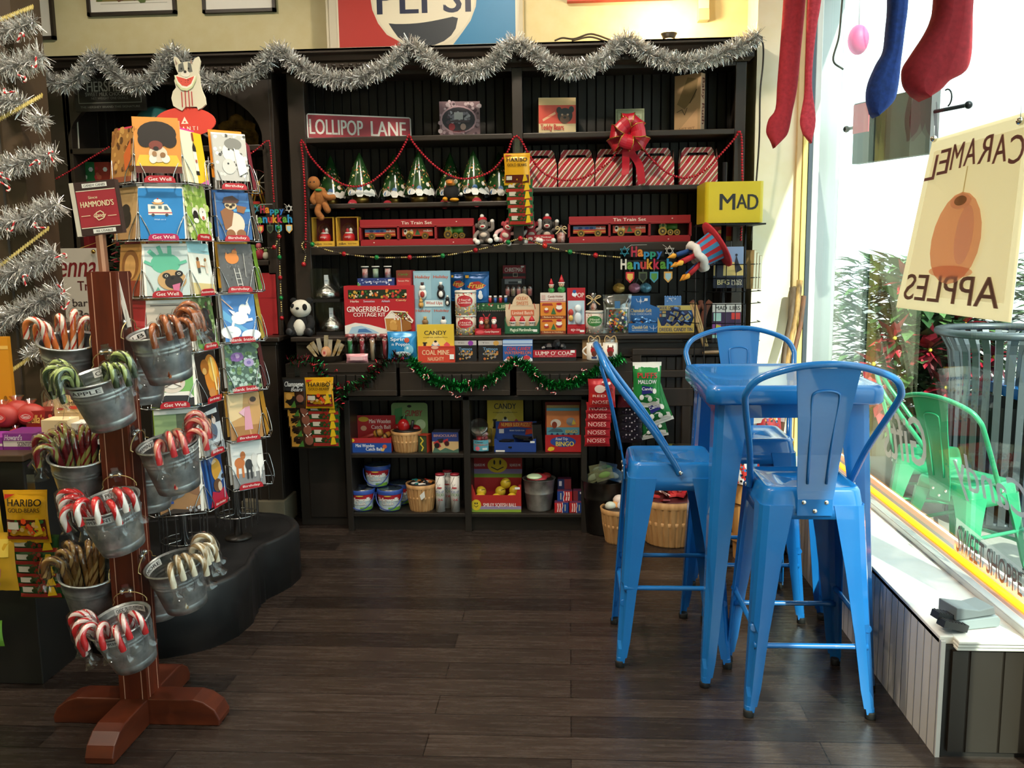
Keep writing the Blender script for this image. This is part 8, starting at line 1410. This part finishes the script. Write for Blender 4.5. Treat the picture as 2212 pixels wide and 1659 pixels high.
# neon strip and acrylic sign along the bottom of the window
b = MB(); b.tube([(1.447, 2.62, .404), (1.447, 5.3, .404)], .011, emit('neon_orange', 'ff8a10', 5), 10); tag(b.build('neon_strip'), 'glowing orange yellow light strip along the bottom of the window', 'light strip')
b = MB(); SQ = ((2066, 1118), (2216, 1236), (2216, 1306), (2060, 1196)); fq = quadfm(1.466, SQ); b.add([fq(*c, 0) for c in ((0, 0), (1, 0), (1, 1), (0, 1))], [(0, 1, 2, 3)], clear('acrylic', 'e8ecf0', .35, .2)); b.art(1, 1, '|'.join('t,%.4f,.5,.72,.92,444a52,SWEET SHOPPE' % (.5+k*.0028) for k in (-1, 0, 1)), fm=quadfm(1.464, SQ), step=.0008)
tag(b.build('acrylic_sign'), 'clear acrylic SWEET SHOPPE sign above the light strip', 'sign')
M_scr = clear('white_script', 'f4f6f4', .65, .6)
b = MB(); b.art(1, 1, 'i,.5,.5,.9,.95,fff,Gifts|i,.512,.5,.9,.95,fff,Gifts', fm=quadfm(1.4745, ((1906, 880), (2004, 900), (2004, 1018), (1906, 990)), True), mf=lambda c: M_scr); tag(b.build('window_lettering'), 'white mirrored script on the glass reading Gifts, by the green chair back', 'lettering')
b = MB(); b.art(1, 1, 'i,.5,.5,.9,.95,fff,Candy|i,.51,.5,.9,.95,fff,Candy', fm=quadfm(1.4745, ((2056, 960), (2232, 1050), (2232, 1160), (2056, 1070)), True), mf=lambda c: M_scr); tag(b.build('window_lettering'), 'white mirrored script on the glass reading Candy, right of the other script', 'lettering')
# grey device on the bench end
g = atz(2082, 1352, .388); t = thing('grey_device', 'grey wedge shaped device with black ribbed grips on the bench end', 'device', (g.x, g.y, .388), .25)
b = MB(); G1, G2 = col('8c969a', .5), col('6a7276', .5); b.prism([(-.045, 0), (.10, 0), (.105, .022), (.095, .035), (-.045, .03)], -.03, .06, G1); b.prism([(-.05, .032), (.088, .04), (.08, .066), (.03, .058), (-.05, .074)], -.028, .058, G2); b.build('body', t, bev=.003)
for y, z in ((-.03, .02), (.0, .034)):
    b = MB(); b.M = TR(-.05, y, z, ry=.28); b.box(-.055, .03, -.018, .018, -.012, .01, '222427')
    for k in range(7): b.box(-.05+.011*k, -.046+.011*k, -.018, .018, .01, .0125, '2e3034')
    b.build('grip', t)
# hanging box sign and odds and ends outside the glass
p, q = at(1832, 355, 5.0), at(1998, 325, 4.5); d = Vector((q.x-p.x, q.y-p.y)); L = d.length; hh = at(1832, 225, 5.0).z-p.z
t = thing('hanging_sign', 'black hanging box sign with pink corner panel outside the window', 'sign', (p.x+.02, p.y, p.z), atan2(d.y, d.x)); b = MB(); b.box(0, L*.76, 0, .05, 0, hh, '0c0c0d'); b.box(L*.76, L, .0, .05, 0, hh, '55585a'); b.box(0, L*.22, -.004, 0, hh*.5, hh*.98, 'c82a50'); b.build('panel', t)
b = MB(); b.tube([(-.08, .02, hh*.62), (L+.2, .02, hh*.62)], .009, M_bwire, 6); b.ell((L+.2, .02, hh*.62), .018, M_bwire, 8, 6); b.ell((-.08, .02, hh*.62), .018, M_bwire, 8, 6); b.tube([(L+.07+.03*cos(a), .02, hh*.62+.05+.04*sin(a)) for a in [pi*k/8-1.2 for k in range(9)]], .004, M_bwire, 5); b.build('rod', t)
b = MB(); b.tube(bez([at(1824, -60, 5.02), at(1818, 20, 5.02), at(1812, 80, 5.02), at(1800, 130, 5.02), at(1822, 150, 5.02)], 6), .005, '3a4038', 6); tag(b.build('cable'), 'thin dark cable hanging inside the top of the window', 'cable')
b = MB(); pp = at(1854, 86, 5.6); b.ell((0, 0, 0), (.06, .06, .085), 'c83a78', 14, 10); b.tube([(0, 0, .08), (0, 0, .3)], .003, '888', 4); tag(b.build('paper_lantern', loc=tuple(pp)), 'pink hanging lantern outside beside the stone pillar', 'lantern')
# ---- goods that lie in an open box or rack are things of their own
LOOSE = {'yellow_ball': ('yellow smiley squeeze ball lying in the red smiley face box', 'ball'), 'catch_ball': ('striped wooden catch ball toy lying in its red and blue box', 'toy'), 'puzzle': ('flat black slide puzzle lying in the blue puzzle box', 'toy'), 'bingo_card': ('bingo card standing in the red bingo box', 'card'),
 'candy_tin': ('dice shaped blue and gold tin in the yellow dreidel display', 'candy tin'), 'lip_balm': ('small red or blue lip balm standing in the green rack', 'lip balm'), 'packet': ('blue foil packet lying in the gelt display box', 'packet'), 'sweet': ('red hatted sweet standing in the green elf candy tray', 'sweet'),
 'stick_candy': ('gold or clear wrapped stick candy fanned out of the round metal tray', 'candy'), 'wrapped_biscuit': ('round wrapped biscuit with a pink label lying in the round metal tray', 'biscuit'), 'toy_pack': ('clear pack of small green toys stuffed in the dark tin tub', 'toy pack'), 'gumball': ('pink or red gumball inside the clear jar on the bookcase', 'gumball'), 'candy_bag': ('printed candy bag standing in the wooden barrel behind the table', 'candy bag')}
bpy.context.view_layer.update()
for o in list(S.objects):
    k = o.name.split('.')[0]
    if o.parent and o.parent.type == 'EMPTY' and k in LOOSE:
        m = o.matrix_world.copy(); o.parent = None; o.matrix_world = m; lab, cat = LOOSE[k]; tag(o, lab, cat, lab + ', all of them')
# ---- things on the pavement
M_green = noisy('green_enamel', '1f7a54', '2a9466', ns=3, r=.3)
c1 = stool('green metal chair on the pavement nearest the window', (1.93, 4.42, -.02), radians(-62), .46, M_green, 'patio_chair', 'chair', 'green patio chairs')
dup(c1, (2.42, 4.05, -.02), 'green metal chair on the pavement cut off by the right edge', radians(118))
dup(c1, (1.98, 5.02, -.02), 'green metal chair farther along the pavement behind the nearest one', radians(-110))
tc = at(2166, 1080, 4.95); t = thing('litter_bin', 'round black slatted metal litter bin outside the window', 'bin', (tc.x+.08, 5.2, -.02)); MBn = col('4a5054', .4, .5); R_, H_ = .33, 1.10
b = MB(); b.tube([(R_*1.06*cos(2*pi*k/40), R_*1.06*sin(2*pi*k/40), H_) for k in range(40)], .022, MBn, 8, closed=True); b.lathe([(R_*.8, .03), (R_*.8, .06), (R_*.6, .06), (R_*.6, .03)], MBn, (0, 0, 0), 30); b.build('rim', t)
for k in range(30):
    a = 2*pi*k/30; b = MB(TR(rz=a)); P = [(R_*.82, .05), (R_*.84, H_-.25), (R_*.9, H_-.1), (R_*1.05, H_-.01)]
    for (x0, z0), (x1, z1) in zip(P, P[1:]): b.add([(x0, -.018, z0), (x0, .018, z0), (x1, .018, z1), (x1, -.018, z1), (x0-.006, -.018, z0), (x0-.006, .018, z0), (x1-.006, .018, z1), (x1-.006, -.018, z1)], [(0, 1, 2, 3), (7, 6, 5, 4), (0, 3, 7, 4), (1, 5, 6, 2)], MBn)
    b.build('slat', t)
b = MB(); b.lathe([(R_*.7, .05), (R_*.72, H_-.4)], '15171a', (0, 0, 0), 24, True, False); b.build('liner', t)
tt = thing('patio_table', 'blue metal patio table on the pavement cut off by the right edge', 'table', (2.95, 5.35, -.02)); b = MB(); b.rings([rg2 for rg2 in ([(x, y, z) for x, y in rsq(.4, .4, .05, 6)] for z in (.70, .76))], M_B, True, True, smooth=False); b.build('tabletop', tt)
for sx in (1, -1):
    for sy in (1, -1): b = MB(); b.tube([(sx*.34, sy*.34, 0), (sx*.32, sy*.32, .7)], .025, M_B, 8); b.build('leg', tt)
    b = MB(); b.tube([(sx*.33, -.33, .1), (-sx*.33, -.33, .66)], .012, M_B, 6); b.build('brace', tt)
# poinsettias in a planter
t = thing('poinsettia_planter', 'planter of red poinsettias and dark foliage outside the window', 'planter', (2.3, 6.0, -.02)); b = MB(); b.box(-.55, .55, -.25, .25, 0, .5, noisy('dark_planter', '3a3430', '4a423c', ns=6, r=.6)); b.build('box', t, bev=.01)
R2 = random.Random(77)
def leaf(b, c, d, L, w, m):
    d = d.normalized(); s = d.cross(Vector((0, 0, 1)));
    if s.length < .1: s = Vector((1, 0, 0))
    s.normalize(); n_ = s.cross(d); p = [c, c+d*L*.4+s*w+n_*w*.2, c+d*L-n_*w*.3, c+d*L*.4-s*w+n_*w*.2, c+d*L*.45]
    b.add(p, [(0, 1, 4), (1, 2, 4), (2, 3, 4), (3, 0, 4)], m)
GL = [col('2c4a2a', .5), col('4a6a3a', .5), col('1c3420', .5), col('5a7a48', .5)]; RL = [col('8a1428', .5), col('a81c34', .5), col('6a1020', .5)]
b = MB()
for k in range(2600):
    a, z = R2.uniform(0, 6.28), R2.uniform(.45, 1.5); r = R2.uniform(.05, .55)*(1.1-.35*abs(z-.9)); c = Vector((r*cos(a)*1.15, r*sin(a)*.6, z)); leaf(b, c, Vector((cos(a), sin(a)*.6, R2.uniform(-.4, .7))), R2.uniform(.1, .2), .04, GL[R2.randrange(4)])
b.build('foliage', t)['kind'] = 'stuff'
for k, (x, y, z) in enumerate(((-.22, -.3, 1.36), (-.3, -.3, 1.02), (-.42, -.3, .86), (-.1, -.34, .95), (.12, -.3, 1.1), (.3, -.3, .9), (.0, -.36, .72), (-.36, -.34, .64), (.24, -.34, .68), (.1, -.3, .86))):
    b = MB(); c = Vector((x, y, z))
    for j in range(12): a = 2*pi*j/12+.2*k; leaf(b, c, Vector((cos(a), -.35-.3*(j % 2), sin(a))), .19-.05*(j % 2), .045, RL[(j+k) % 3])
    b.ell(c+Vector((0, -.02, 0)), .014, 'c8b040', 8, 6); b.build('poinsettia', t)
